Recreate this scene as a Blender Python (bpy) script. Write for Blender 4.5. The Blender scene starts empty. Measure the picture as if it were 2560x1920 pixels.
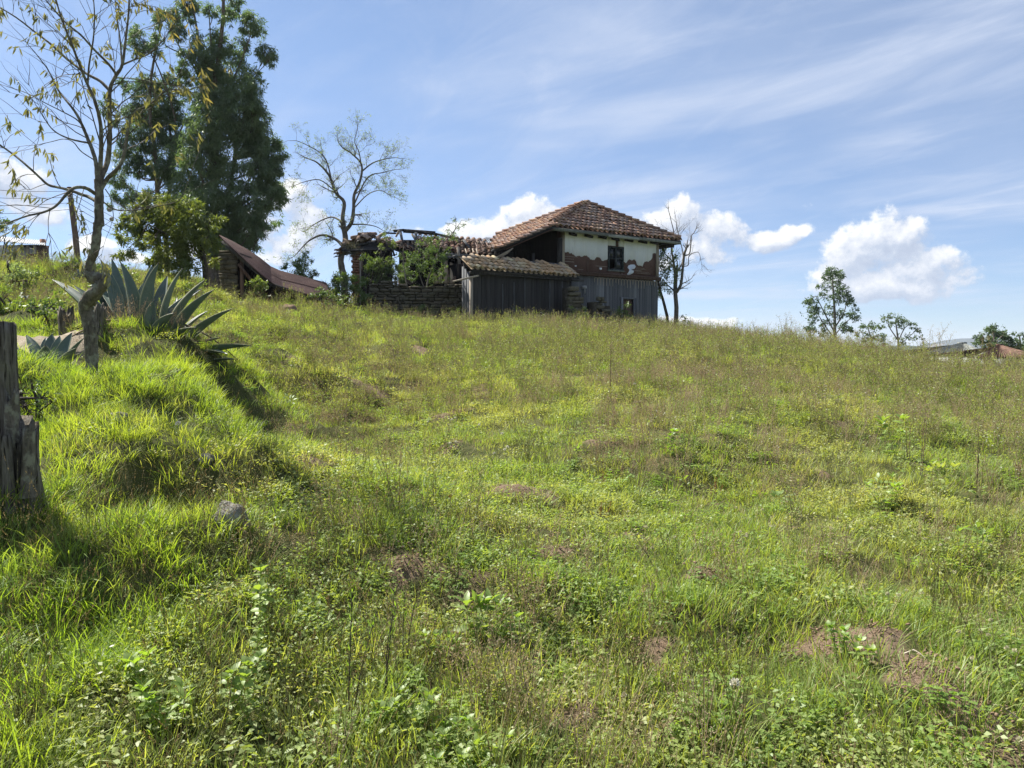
import bpy, math, random
import numpy as np
from mathutils import Vector, Matrix, Euler

random.seed(7)
rng = np.random.default_rng(11)
R = math.radians
scene = bpy.context.scene

# ------------------------------------------------------------------ camera
FPX = 1922.0                      # focal length in pixels of a 2560 wide frame
HORIZON = 872.0
PITCH = math.atan((960 - HORIZON) / FPX)
EYE = Vector((0, 0, 1.6))
cam_data = bpy.data.cameras.new('camera')
cam_data.sensor_width = 36.0
cam_data.lens = 36.0 * FPX / 2560.0
cam_data.clip_start = 0.05
cam_data.clip_end = 20000
cam = bpy.data.objects.new('camera', cam_data)
cam.location = EYE
cam.rotation_euler = (math.pi / 2 - PITCH, 0, 0)
scene.collection.objects.link(cam)
scene.camera = cam

# ------------------------------------------------------------------ light
SUN_DIR = Vector((-0.52, 0.38, 0.76)).normalized()       # towards the sun
SUN_EL = math.asin(SUN_DIR.z)
SUN_AZ = math.atan2(SUN_DIR.x, SUN_DIR.y)                # from +Y towards +X
sun_data = bpy.data.lights.new('sun', 'SUN')
sun_data.energy = 5.0
sun_data.angle = R(0.53)
sun_data.color = (1.0, 0.95, 0.86)
sun = bpy.data.objects.new('sun', sun_data)
sun.rotation_euler = SUN_DIR.to_track_quat('Z', 'Y').to_euler()
sun.location = SUN_DIR * 60
scene.collection.objects.link(sun)

scene.render.engine = 'CYCLES'
scene.view_settings.view_transform = 'Standard'
scene.view_settings.look = 'None'
scene.view_settings.gamma = 1.0
scene.view_settings.use_curve_mapping = False
scene.view_settings.exposure = 1.22
cy = scene.cycles
cy.max_bounces = 6
cy.diffuse_bounces = 3
cy.glossy_bounces = 2
cy.transmission_bounces = 3
cy.transparent_max_bounces = 6
cy.volume_bounces = 0
cy.use_denoising = True
cy.denoiser = 'OPENIMAGEDENOISE'
cy.denoising_input_passes = 'RGB_ALBEDO_NORMAL'
cy.denoising_prefilter = 'NONE'
cy.use_adaptive_sampling = True
cy.adaptive_threshold = 0.01
cy.sample_clamp_indirect = 6.0

# ------------------------------------------------------------------ node helpers
class NT:
    """Small wrapper that adds nodes and links to a node tree."""
    def __init__(self, tree):
        self.t = tree
    def n(self, kind, **kw):
        nd = self.t.nodes.new(kind)
        for k, v in kw.items():
            if k == 'ins':
                for a, b in v.items():
                    self.put(nd, a, b)
            else:
                setattr(nd, k, v)
        return nd
    def put(self, nd, key, val):
        sock = nd.inputs[key]
        if isinstance(val, bpy.types.NodeSocket):
            self.t.links.new(val, sock)
        else:
            if isinstance(val, (tuple, list)) and sock.type == 'RGBA' and len(val) == 3:
                val = (*val, 1)
            sock.default_value = val
    def m(self, op, a, b=None, c=None, clamp=False):
        nd = self.n('ShaderNodeMath', operation=op, use_clamp=clamp)
        for i, v in enumerate((a, b, c)):
            if v is not None:
                self.put(nd, i, v)
        return nd.outputs[0]
    def mix(self, f, a, b, blend='MIX'):
        nd = self.n('ShaderNodeMix', data_type='RGBA', blend_type=blend)
        nd.clamp_factor = True
        self.put(nd, 0, f); self.put(nd, 6, a); self.put(nd, 7, b)
        return nd.outputs[2]
    def noise(self, vec=None, scale=5, detail=3, rough=0.55, dist=0.0, w=None):
        nd = self.n('ShaderNodeTexNoise')
        nd.inputs['Scale'].default_value = scale
        nd.inputs['Detail'].default_value = detail
        nd.inputs['Roughness'].default_value = rough
        nd.inputs['Distortion'].default_value = dist
        if vec is not None:
            self.put(nd, 'Vector', vec)
        return nd.outputs[0]
    def ramp(self, f, stops, interp='LINEAR'):
        nd = self.n('ShaderNodeValToRGB')
        cr = nd.color_ramp
        cr.interpolation = interp
        while len(cr.elements) < len(stops):
            cr.elements.new(0.5)
        for e, (p, c) in zip(cr.elements, stops):
            e.position = p
            e.color = (*c, 1) if len(c) == 3 else c
        self.put(nd, 0, f)
        return nd.outputs[0]
    def step(self, f, lo, hi):
        nd = self.n('ShaderNodeMapRange', interpolation_type='SMOOTHSTEP')
        self.put(nd, 0, f); self.put(nd, 1, lo); self.put(nd, 2, hi)
        return nd.outputs[0]
    def mapping(self, vec, loc=(0, 0, 0), rot=(0, 0, 0), scale=(1, 1, 1)):
        nd = self.n('ShaderNodeMapping')
        self.put(nd, 0, vec)
        nd.inputs['Location'].default_value = loc
        nd.inputs['Rotation'].default_value = rot
        nd.inputs['Scale'].default_value = scale
        return nd.outputs[0]

# ------------------------------------------------------------------ sky with clouds
world = bpy.data.worlds.new('World')
scene.world = world
world.use_nodes = True
wt = world.node_tree
wt.nodes.clear()
W_ = NT(wt)
skyt = W_.n('ShaderNodeTexSky', sky_type='NISHITA')
skyt.sun_disc = False
skyt.sun_elevation = SUN_EL
skyt.sun_rotation = SUN_AZ
skyt.altitude = 2400
skyt.air_density = 1.0
skyt.dust_density = 0.25
skyt.ozone_density = 2.2
SKY_STRENGTH = 0.075
CLOUDS = [  # azimuth px, elevation px, half width, half height (in the photo's pixels), weight, base line px
    (2170, 622, 84, 76, .95, 752), (2235, 600, 72, 66, .95, 752), (2120, 680, 105, 66, .9, 752), (2270, 680, 130, 76, .9, 752),
    (2385, 700, 85, 36, .62, 752), (2055, 690, 56, 36, .55, 752), (2200, 715, 190, 38, .85, 752), (2275, 560, 34, 34, .9, 752),
    (1345, 545, 60, 52, .9, 640), (1290, 575, 110, 50, .85, 650), (1190, 585, 100, 46, .85, 650), (1130, 570, 50, 20, .6, 650),
    (1640, 580, 110, 66, .75, 660), (1760, 610, 110, 56, .7, 665), (1690, 650, 150, 30, .6, 690), (1790, 592, 90, 44, .85, 660), (1880, 603, 90, 34, .80, 650), (1975, 590, 56, 32, .80, 628),
    (1700, 560, 70, 50, .85, 655), (1740, 812, 150, 26, .75, 850), (1830, 800, 60, 18, .6, 850),
    (735, 520, 62, 50, .8, 660), (700, 590, 90, 44, .85, 670), (780, 570, 60, 50, .7, 650), (680, 640, 60, 26, .8, 680), (1010, 560, 80, 22, .4, 590),
    (60, 470, 130, 56, .85, 580), (150, 540, 90, 34, .7, 600), (-60, 430, 120, 80, .8, 580), (250, 625, 70, 26, .8, 660), (330, 650, 90, 20, .7, 680),
    (470, 640, 120, 34, .6, 680), (2000, 520, 80, 16, .25, 540),
    (-700, 520, 260, 110, .9, 660), (-1100, 640, 300, 80, .8, 740), (3300, 600, 260, 120, .9, 740), (3900, 640, 320, 90, .85, 760), (5000, 560, 420, 140, .9, 740),
    (-2600, 600, 400, 130, .9, 760), (-3900, 560, 500, 150, .9, 760), (6600, 600, 500, 120, .9, 780)]

def cloud_group():
    g = bpy.data.node_groups.new('cloud_density', 'ShaderNodeTree')
    g.interface.new_socket('az', in_out='INPUT', socket_type='NodeSocketFloat')
    g.interface.new_socket('el', in_out='INPUT', socket_type='NodeSocketFloat')
    g.interface.new_socket('density', in_out='OUTPUT', socket_type='NodeSocketFloat')
    N = NT(g)
    gi = N.n('NodeGroupInput'); go = N.n('NodeGroupOutput')
    az, el = gi.outputs[0], gi.outputs[1]
    comb = N.n('ShaderNodeCombineXYZ', ins={0: az, 1: el}).outputs[0]
    warp = N.noise(comb, 9, 2, .5)
    w2 = N.m('MULTIPLY', N.m('SUBTRACT', warp, .5), .05)
    azw = N.m('ADD', az, w2); elw = N.m('SUBTRACT', el, w2)
    fb = N.noise(comb, 26, 8, .62)
    fb = N.m('MULTIPLY', N.m('SUBTRACT', fb, .5), 2.9)
    fb2 = N.noise(comb, 8, 4, .5)
    fb2 = N.m('MULTIPLY', N.m('SUBTRACT', fb2, .5), 1.3)
    best = None
    for px, py, rx, ry, wgt, base in CLOUDS:
        a = math.atan((px - 1280) / FPX) if abs(px) < 3500 else (px - 1280) / FPX
        e = math.atan((HORIZON - py) / FPX * math.cos(a)) if abs(px) < 3500 else (HORIZON - py) / FPX
        rx_, ry_ = rx / FPX * math.cos(a) ** 2 if abs(px) < 3500 else rx / FPX, ry / FPX * (math.cos(a) if abs(px) < 3500 else 1)
        be = math.atan((HORIZON - base) / FPX * math.cos(a)) if abs(px) < 3500 else (HORIZON - base) / FPX
        dx = N.m('MULTIPLY', N.m('SUBTRACT', azw, a), 1 / rx_ * .85)
        dy = N.m('MULTIPLY', N.m('SUBTRACT', elw, e), 1 / ry_ * .85)
        d = N.m('ADD', N.m('MULTIPLY', dx, dx), N.m('MULTIPLY', dy, dy))
        v = N.m('SUBTRACT', wgt, d)
        flat = N.m('MULTIPLY', N.m('SUBTRACT', elw, be), 1 / ry_ * 2.2)
        v = N.m('MINIMUM', v, flat)
        best = v if best is None else N.m('SMOOTH_MAX', best, v, .25)
    tot = N.m('ADD', best, fb)
    tot = N.m('ADD', tot, fb2)
    N.put(go, 0, tot)
    return g

tc = W_.n('ShaderNodeTexCoord')
sep = W_.n('ShaderNodeSeparateXYZ', ins={0: tc.outputs['Generated']})
dx_, dy_, dz_ = sep.outputs
az_ = W_.m('ARCTAN2', dx_, dy_)
el_ = W_.m('ARCSINE', dz_)
cg = cloud_group()
def cloud_at(a, e):
    g = W_.n('ShaderNodeGroup'); g.node_tree = cg
    W_.put(g, 0, a); W_.put(g, 1, e)
    return g.outputs[0]
D0 = cloud_at(az_, el_)
D1 = cloud_at(W_.m('ADD', az_, -.010), W_.m('ADD', el_, .014))
dens = W_.step(D0, .05, .60)
relief = W_.m('SUBTRACT', D0, D1)
lit = W_.m('ADD', .50, W_.m('MULTIPLY', relief, .62), clamp=True)
thick = W_.step(D0, .2, 2.0)
lit = W_.m('SUBTRACT', lit, W_.m('MULTIPLY', thick, .24), clamp=True)
ccol = W_.ramp(lit, [(0.0, (2.7, 3.15, 4.1)), (.36, (3.5, 3.95, 4.8)), (.60, (4.7, 4.95, 5.5)), (.95, (6.5, 6.5, 6.4))])
# high thin streaks
zz = W_.m('ADD', W_.m('MAXIMUM', dz_, 0.0), .12)
pl = W_.n('ShaderNodeCombineXYZ', ins={0: W_.m('DIVIDE', dx_, zz), 1: W_.m('DIVIDE', dy_, zz)}).outputs[0]
s1 = W_.noise(W_.mapping(W_.mapping(pl, rot=(0, 0, R(40))), scale=(.50, 1.5, 1)), 1.3, 8, .58, .8)
s2 = W_.noise(W_.mapping(pl, loc=(3, 1, 0), rot=(0, 0, R(50)), scale=(.7, 1.1, 1)), .8, 4, .5, .4)
st = W_.m('MULTIPLY', W_.step(s1, .40, .74), W_.step(s2, .34, .62))
s3 = W_.noise(W_.mapping(W_.mapping(pl, loc=(5, 2, 0), rot=(0, 0, R(58))), scale=(.8, 1.9, 1)), 2.2, 7, .6, 1.0)
st = W_.m('ADD', W_.m('MULTIPLY', st, .58), W_.m('MULTIPLY', W_.step(s3, .44, .74), .14))
veil = W_.m('ADD', W_.m('MULTIPLY', W_.step(s2, .3, .75), .20), .11)
st = W_.m('ADD', st, veil, clamp=True)
skyc = skyt.outputs[0]
hz = W_.step(dz_, -.05, .42)
base_sky = W_.mix(1.0, skyc, W_.mix(hz, (.55, .61, .73), (.93, .94, .93)), 'MULTIPLY')
c1 = W_.mix(st, base_sky, (4.2, 4.65, 5.6))
c2 = W_.mix(W_.m('MULTIPLY', dens, .97), c1, ccol)
bg = W_.n('ShaderNodeBackground', ins={0: c2, 1: SKY_STRENGTH})
wo = W_.n('ShaderNodeOutputWorld')
wt.links.new(bg.outputs[0], wo.inputs[0])
world.cycles.sampling_method = 'MANUAL'
world.cycles.sample_map_resolution = 512

# ------------------------------------------------------------------ geometry helpers
def spot(px, py, Y):
    """World point at depth Y seen at photo pixel (px, py)."""
    cx = (px - 1280) / FPX; cz = (960 - py) / FPX
    dy = math.cos(PITCH) + cz * math.sin(PITCH)
    dz = -math.sin(PITCH) + cz * math.cos(PITCH)
    t = Y / dy
    return Vector((cx * t, Y, EYE.z + dz * t))

def hash2(ix, iy, seed):
    n = (ix.astype(np.int64) * 374761393 + iy.astype(np.int64) * 668265263 + int(seed) * 69069) & 0x7fffffff
    n = ((n ^ (n >> 13)) * 1274126177) & 0x7fffffff
    return ((n ^ (n >> 16)) & 0xffff) / 65535.0
def vnoise(x, y, seed=0):
    x = np.asarray(x, float); y = np.asarray(y, float)
    ix = np.floor(x); iy = np.floor(y)
    fx = x - ix; fy = y - iy
    fx = fx * fx * (3 - 2 * fx); fy = fy * fy * (3 - 2 * fy)
    a = hash2(ix, iy, seed); b = hash2(ix + 1, iy, seed)
    c = hash2(ix, iy + 1, seed); d = hash2(ix + 1, iy + 1, seed)
    return (a * (1 - fx) + b * fx) * (1 - fy) + (c * (1 - fx) + d * fx) * fy
def fbm(x, y, s, oct=3, seed=0):
    v = 0; a = 1; t = 0
    for i in range(oct):
        v = v + a * vnoise(np.asarray(x) * s, np.asarray(y) * s, seed + i * 17)
        t += a; a *= .5; s *= 2.03
    return v / t
def sstep(x, a, b):
    t = np.clip((np.asarray(x, float) - a) / (b - a), 0, 1)
    return t * t * (3 - 2 * t)

# ------------------------------------------------------------------ terrain
def prof(Y):
    return float(np.interp(Y, [-20, 0, 3, 5, 8, 12, 18, 25, 31, 40], [0, 0, 0, .12, .36, .8, 1.5, 2.15, 2.6, 2.8]))
CP = []
for Y in (-12, -4, 0, 2, 4, 6, 8, 10, 12, 15, 18, 22, 26, 31):
    CP.append((0.3, Y, prof(Y)))
for px, py, Y in [(220, 995, 7.2), (430, 850, 10), (330, 850, 10.2), (330, 935, 9.0), (250, 950, 8.9), (410, 945, 8.9), (560, 930, 9.9), (440, 975, 8.3), (500, 1010, 8.2), (560, 1110, 7.9), (625, 1115, 8.3), (610, 1060, 9.4), (650, 1010, 10.4), (300, 1010, 7.7), (520, 1100, 7.2), (640, 970, 12), (150, 1100, 5.8),
                  (50, 1290, 4.3), (300, 1230, 5.2), (300, 1430, 4.0), (500, 1320, 4.7), (600, 1150, 6.5), (560, 1290, 5.0), (0, 1640, 3.2),
                  (60, 862, 12), (200, 720, 20), (100, 700, 22), (40, 790, 15), (300, 790, 14), (500, 790, 18), (620, 800, 20), (800, 830, 22), (650, 870, 16),
                  (100, 678, 35), (300, 680, 42), (200, 676, 45), (420, 690, 40), (560, 735, 34), (590, 752, 27), (820, 775, 28), (930, 800, 31), (700, 765, 27),
                  (230, 985, 8.2), (-200, 1100, 5.5), (-300, 800, 11), (-300, 690, 25),
                  (1180, 812, 30), (1300, 812, 31), (1450, 815, 33), (1643, 815, 37), (1560, 822, 33), (1700, 838, 33), (1040, 812, 31),
                  (1760, 852, 25), (2000, 868, 24), (2200, 900, 24), (2400, 956, 24), (2560, 966, 24), (2800, 950, 24),
                  (1900, 960, 13.5), (2300, 1000, 12.5), (1700, 960, 13.2), (1500, 1010, 11.5)]:
    CP.append(tuple(spot(px, py, Y)))
CP += [(-2.4, 0, .45), (-4, -4, .6), (-3, 2, .42), (-1.5, 2.0, .2), (4, -4, -.05), (4, 3, -.05), (4, 5, .08), (6, 9, .4), (9, 14, .8), (2.5, 7, .25), (7, 6, .1), (12, 10, .3), (2, 2.2, -.02),
       (-38, 55, 8.0), (-60, 70, 9.0), (-25, 70, 7.0), (-12, 48, 3.8), (-4, 42, 3.0), (2, 45, 2.6), (12, 42, 1.2), (20, 36, -.3), (30, 30, -1.0), (30, 60, -6), (0, 75, 0), (60, 60, -8), (60, 110, -12), (20, 110, -9),
       (0, 130, -5), (-40, 120, 5), (-80, 120, 7), (90, 20, -6), (-40, 20, 5), (-60, 0, 5), (40, -30, -4), (-30, -40, 2)]
CP = np.array(CP)
def tps(r2):
    return np.where(r2 > 1e-9, .5 * r2 * np.log(np.maximum(r2, 1e-9)), 0.0)
nC = len(CP)
A_ = tps(((CP[:, None, :2] - CP[None, :, :2]) ** 2).sum(-1)) + np.eye(nC) * .06
P_ = np.c_[np.ones(nC), CP[:, :2]]
M_ = np.block([[A_, P_], [P_.T, np.zeros((3, 3))]])
sol = np.linalg.solve(M_, np.r_[CP[:, 2], 0, 0, 0])

def h_base(x, y):
    x = np.asarray(x, float); y = np.asarray(y, float)
    xf = np.clip(x, -90, 90).ravel(); yf = np.clip(y, -40, 130).ravel()
    out = np.empty(xf.shape)
    for i in range(0, len(xf), 20000):
        xs = xf[i:i + 20000]; ys = yf[i:i + 20000]
        r2 = (xs[:, None] - CP[None, :, 0]) ** 2 + (ys[:, None] - CP[None, :, 1]) ** 2
        out[i:i + 20000] = tps(r2) @ sol[:nC] + sol[nC] + sol[nC + 1] * xs + sol[nC + 2] * ys
    return out.reshape(x.shape)

BANK = [(-3.1, 6.75, .42, -.16), (-2.35, 6.7, .40, -.16), (-2.75, 5.9, .50, .17), (-3.5, 5.6, .5, .10), (-1.9, 5.9, .4, .12), (-2.2, 4.9, .38, -.15), (-2.7, 4.75, .4, -.12), (-2.0, 4.2, .42, .16), (-2.55, 4.0, .4, .08), (-1.5, 4.5, .35, .06), (-1.75, 3.5, .35, -.14), (-1.5, 3.0, .35, .08), (-4.6, 7.2, .5, .12), (-3.6, 7.6, .5, .14)]
MOLE = []   # x, y, radius, height, soil amount
def h_mid(x, y):
    x = np.asarray(x, float); y = np.asarray(y, float)
    r = np.hypot(x, y)
    amp = sstep(r, 1.5, 5)
    h = h_base(x, y)
    h = h + amp * ((fbm(x, y, .55, 3, 3) - .5) * .34 + (fbm(x, y, 2.3, 3, 9) - .5) * .12)
    # lumpy tussocks on the left bank
    left = sstep(-x, 1.2, 3.0) * sstep(y, 2, 4) * (1 - sstep(y, 26, 34))
    left = left * (1 - .97 * np.exp(-((x + 8.5) / 2.6) ** 2 - ((y - 12.2) / 1.8) ** 2)) * (1 - .9 * np.exp(-((x + 9.5) / 1.6) ** 2 - ((y - 27) / 3.5) ** 2))
    h = h + left * (np.abs(fbm(x, y, .95, 2, 21) - .5) * -1.15 + .20)
    for bx, by, br, bh in BANK:
        h = h + bh * np.exp(-((x - bx) ** 2 + (y - by) ** 2) / (br * br))
    far = sstep(r, 100, 170)
    h = h * (1 - far) + far * (-14 + 10 * fbm(x, y, .006, 3, 5))
    return h
def hit(px, py):
    """Where the view line through a photo pixel first meets the terrain."""
    d = spot(px, py, 1.0) - EYE
    Ys = np.concatenate([np.arange(1.8, 40, .03), np.arange(40, 160, .4)])
    z = EYE.z + d.z * Ys
    g = h_mid(d.x * Ys, Ys)
    k = np.argmax(z < g)
    return Vector((d.x * Ys[k], Ys[k], g[k]))

for px, py, wpx, hgt, soil in [(1300, 1262, 80, .10, 1), (1375, 1275, 40, .05, .6), (1010, 1455, 60, .10, .9), (1100, 1465, 60, .07, .6), (1375, 1395, 50, .06, .8), (1575, 1350, 50, .06, .8),
                               (2060, 1640, 80, .03, 1), (2160, 1665, 95, .07, 1), (2240, 1720, 95, .06, 1), (2300, 1790, 110, .08, 1), (2400, 1850, 110, .04, 1), (2520, 1890, 120, .04, 1), (1650, 1660, 70, .05, .9), (1430, 1800, 60, .05, .8), (1290, 1660, 90, .05, .8),
                               (1760, 1460, 60, .07, .8), (1720, 1470, 40, .05, .5), (970, 890, 50, .16, .5), (900, 975, 60, .12, .8), (1050, 888, 30, .12, .7), (730, 910, 60, .14, .5), (1120, 1050, 60, .10, .6),
                               (1200, 985, 50, .1, .6), (770, 1170, 50, .08, .9), (640, 1150, 50, .1, .6), (1950, 1320, 40, .04, .6), (1480, 1640, 60, .04, .7), (2450, 1700, 50, .04, .4), (960, 1900, 60, .03, .9),
                               (1480, 1120, 50, .07, .4), (2050, 1190, 40, .05, .5), (1000, 1600, 40, .02, .3), (1180, 1500, 120, .05, .3), (2100, 1080, 60, .1, .4), (1130, 1120, 60, .08, .5)]:
    p = hit(px, py)
    MOLE.append((p.x, p.y, wpx / FPX * p.y * 1.25, hgt * 1.2, soil))
MOLE = np.array(MOLE)
MANG = rng.uniform(0, math.pi, len(MOLE)); MSTR = rng.uniform(.62, 1.0, len(MOLE))
def mole_d(k, x, y):
    mx, my, r = MOLE[k, :3]; c, s = math.cos(MANG[k]), math.sin(MANG[k])
    u = (x - mx) * c + (y - my) * s; v = -(x - mx) * s + (y - my) * c
    return np.hypot(u * MSTR[k], v / MSTR[k]) / r
# small random hummocks
hr = rng.uniform(3, 24, 160); ha = rng.uniform(-.62, .62, 160)
HUM = np.c_[np.sin(ha) * hr, np.cos(ha) * hr, rng.uniform(.12, .40, 160), rng.uniform(.03, .12, 160)]
HUM = np.r_[HUM, np.c_[rng.uniform(-17, -7, 46), rng.uniform(12.5, 25, 46), rng.uniform(.4, 1.1, 46), rng.uniform(.06, .24, 46)]]

def soil_at(x, y):
    x = np.asarray(x, float); y = np.asarray(y, float)
    s = np.zeros(x.shape)
    for k, (mx, my, r, hg, so) in enumerate(MOLE):
        d = mole_d(k, x, y) / (.75 + .5 * fbm(x, y, 2.2, 2, 44))
        s = np.maximum(s, so * (1 - sstep(d, .45, 1.15)))
    s = s * (-.10 + 2.0 * fbm(x, y, 5.5, 4, 40))
    return np.clip(s, 0, 1)
_pp = [hit(-260, 852), hit(20, 862), hit(112, 846)]
def path_at(x, y):
    """Trodden bare earth track on the left."""
    c = [(q.x, q.y) for q in _pp]
    c2 = [(-9.3, 24), (-9.6, 27.5), (-11, 31)]
    out = np.zeros(np.shape(x))
    for pts, w in ((c, .62), (c2, .8)):
        for (x0, y0), (x1, y1) in zip(pts[:-1], pts[1:]):
            dx, dy = x1 - x0, y1 - y0
            t = np.clip(((x - x0) * dx + (y - y0) * dy) / (dx * dx + dy * dy), 0, 1)
            d = np.hypot(x - x0 - t * dx, y - y0 - t * dy)
            out = np.maximum(out, 1 - sstep(d, w * .6, w * 1.2))
    return out * sstep(fbm(x, y, 2.2, 3, 90), .12, .32)
def h(x, y):
    x = np.asarray(x, float); y = np.asarray(y, float)
    z = h_mid(x, y)
    for k, (mx, my, r, hg, so) in enumerate(MOLE):
        d2 = mole_d(k, x, y) ** 2
        z = z + hg * np.exp(-d2 * 1.6)
    for mx, my, r, hg in HUM:
        d2 = ((x - mx) ** 2 + (y - my) ** 2) / (r * r)
        z = z + hg * np.exp(-d2 * 1.6)
    rough = soil_at(x, y)
    z = z + rough * (fbm(x, y, 16, 3, 50) - .5) * .085
    return z
def hs(x, y):
    return float(h(np.array([x]), np.array([y]))[0])

class G:
    """Gathers vertices and faces and links them as one mesh object."""
    def __init__(self):
        self.V = []; self.F4 = []; self.F3 = []; self.m4 = []; self.m3 = []; self.v = []; self.hh = []; self.n = 0; self.sm = False
    def add(self, V, F, mat=0, v=None, hh=None):
        V = np.asarray(V, float).reshape(-1, 3)
        F = np.asarray(F, int)
        if F.shape[1] == 4:
            self.F4.append(F + self.n); self.m4.append(np.full(len(F), mat))
        else:
            self.F3.append(F + self.n); self.m3.append(np.full(len(F), mat))
        self.V.append(V)
        self.v.append(np.full(len(V), random.random()) if v is None else np.broadcast_to(np.asarray(v, float), (len(V),)))
        self.hh.append(np.zeros(len(V)) if hh is None else np.broadcast_to(np.asarray(hh, float), (len(V),)))
        self.n += len(V)
        return self
    def mesh(self, name, mats, smooth=False):
        me = bpy.data.meshes.new(name)
        V = np.concatenate(self.V)
        F4 = np.concatenate(self.F4) if self.F4 else np.zeros((0, 4), int)
        F3 = np.concatenate(self.F3) if self.F3 else np.zeros((0, 3), int)
        me.vertices.add(len(V)); me.vertices.foreach_set('co', V.ravel())
        loops = np.concatenate([F4.ravel(), F3.ravel()])
        me.loops.add(len(loops)); me.loops.foreach_set('vertex_index', loops.astype(np.int32))
        me.polygons.add(len(F4) + len(F3))
        st = np.concatenate([np.arange(len(F4)) * 4, len(F4) * 4 + np.arange(len(F3)) * 3])
        me.polygons.foreach_set('loop_start', st.astype(np.int32))
        mi = np.concatenate([np.concatenate(self.m4) if self.m4 else np.zeros(0), np.concatenate(self.m3) if self.m3 else np.zeros(0)])
        me.polygons.foreach_set('material_index', mi.astype(np.int32))
        if smooth:
            me.polygons.foreach_set('use_smooth', np.ones(len(mi), bool))
        a = me.attributes.new('v', 'FLOAT', 'POINT'); a.data.foreach_set('value', np.concatenate(self.v))
        a = me.attributes.new('h', 'FLOAT', 'POINT'); a.data.foreach_set('value', np.concatenate(self.hh))
        for m in (mats if isinstance(mats, (list, tuple)) else [mats]):
            me.materials.append(m)
        me.update(calc_edges=True)
        me.validate()
        return me
    def obj(self, name, mats, parent=None, smooth=False, link=True):
        o = bpy.data.objects.new(name, self.mesh(name, mats, smooth))
        if link:
            scene.collection.objects.link(o)
        if parent:
            o.parent = parent
        return o

def tag(o, label=None, cat=None, group=None, kind=None):
    if label: o['label'] = label
    if cat: o['category'] = cat
    if group: o['group'] = group
    if kind: o['kind'] = kind
    return o
def thing(name, loc, rz=0, label=None, cat=None, group=None):
    o = bpy.data.objects.new(name, None)
    o.empty_display_size = .2
    scene.collection.objects.link(o)
    o.location = loc; o.rotation_euler = (0, 0, rz)
    return tag(o, label, cat, group)
def inst(name, me, parent, loc=(0, 0, 0), rot=(0, 0, 0), scl=(1, 1, 1), mat=None):
    o = bpy.data.objects.new(name, me)
    scene.collection.objects.link(o)
    o.parent = parent
    if mat is not None:
        o.matrix_basis = mat
    else:
        o.location = loc; o.rotation_euler = rot; o.scale = scl
    return o

BOXF = np.array([[0, 3, 2, 1], [4, 5, 6, 7], [0, 1, 5, 4], [1, 2, 6, 5], [2, 3, 7, 6], [3, 0, 4, 7]])
def box(g, x0, x1, y0, y1, z0, z1, mat=0, jit=0.0):
    V = np.array([[x0, y0, z0], [x1, y0, z0], [x1, y1, z0], [x0, y1, z0], [x0, y0, z1], [x1, y0, z1], [x1, y1, z1], [x0, y1, z1]], float)
    if jit:
        V += rng.uniform(-jit, jit, V.shape)
    return g.add(V, BOXF, mat)
def beam(g, a, b, w, d, mat=0, up=(0, 0, 1)):
    """Squared timber from a to b."""
    a = Vector(a); b = Vector(b)
    t = (b - a).normalized(); u = Vector(up)
    s = t.cross(u)
    if s.length < 1e-3: s = t.cross(Vector((1, 0, 0)))
    s.normalize(); n = s.cross(t)
    V = []
    for p in (a, b):
        for i, j in ((-1, -1), (1, -1), (1, 1), (-1, 1)):
            V.append(p + s * (i * w / 2) + n * (j * d / 2))
    return g.add([tuple(q) for q in V], BOXF, mat)
def tube(g, pts, rad, sides=6, mat=0, v=None, rough=0.0, cap=True):
    P = np.array([tuple(p) for p in pts], float)
    n = len(P)
    rad = np.broadcast_to(np.asarray(rad, float), (n,))
    T = np.gradient(P, axis=0)
    T /= np.maximum(np.linalg.norm(T, axis=1, keepdims=True), 1e-9)
    ref = np.array([0.13, .29, 1.0]) if abs(T[0][2]) < .8 else np.array([1.0, .17, .1])
    V = []
    s = np.cross(T[0], ref); s /= np.linalg.norm(s)
    ang = np.arange(sides) / sides * 2 * np.pi
    for i in range(n):
        s = s - T[i] * s.dot(T[i]); s /= max(np.linalg.norm(s), 1e-9)
        b = np.cross(T[i], s)
        rr = rad[i] * (1 + (rng.uniform(-rough, rough, sides) if rough else 0))
        V.append(P[i] + (np.cos(ang) * rr)[:, None] * s + (np.sin(ang) * rr)[:, None] * b)
    V = np.concatenate(V)
    i = np.arange(n - 1)[:, None] * sides; j = np.arange(sides)[None, :]; k = (j + 1) % sides
    F = np.stack([i + j, i + k, i + k + sides, i + j + sides], -1).reshape(-1, 4)
    g.add(V, F, mat, v)
    if cap and sides > 3:
        c = np.array([P[-1]]); base = V[-sides:]
        g.add(np.concatenate([base, c]), np.array([[a, (a + 1) % sides, sides] for a in range(sides)]), mat, v)
    return g
def smooth_path(pts, n=4):
    """Catmull-Rom through the points, n steps per segment."""
    P = [Vector(p) for p in pts]
    P = [P[0] * 2 - P[1]] + P + [P[-1] * 2 - P[-2]]
    out = []
    for i in range(1, len(P) - 2):
        for k in range(n):
            t = k / n
            a, b, c, d = P[i - 1], P[i], P[i + 1], P[i + 2]
            out.append(.5 * ((2 * b) + (c - a) * t + (2 * a - 5 * b + 4 * c - d) * t * t + (3 * b - a - 3 * c + d) * t ** 3))
    out.append(P[-2])
    return out

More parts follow.
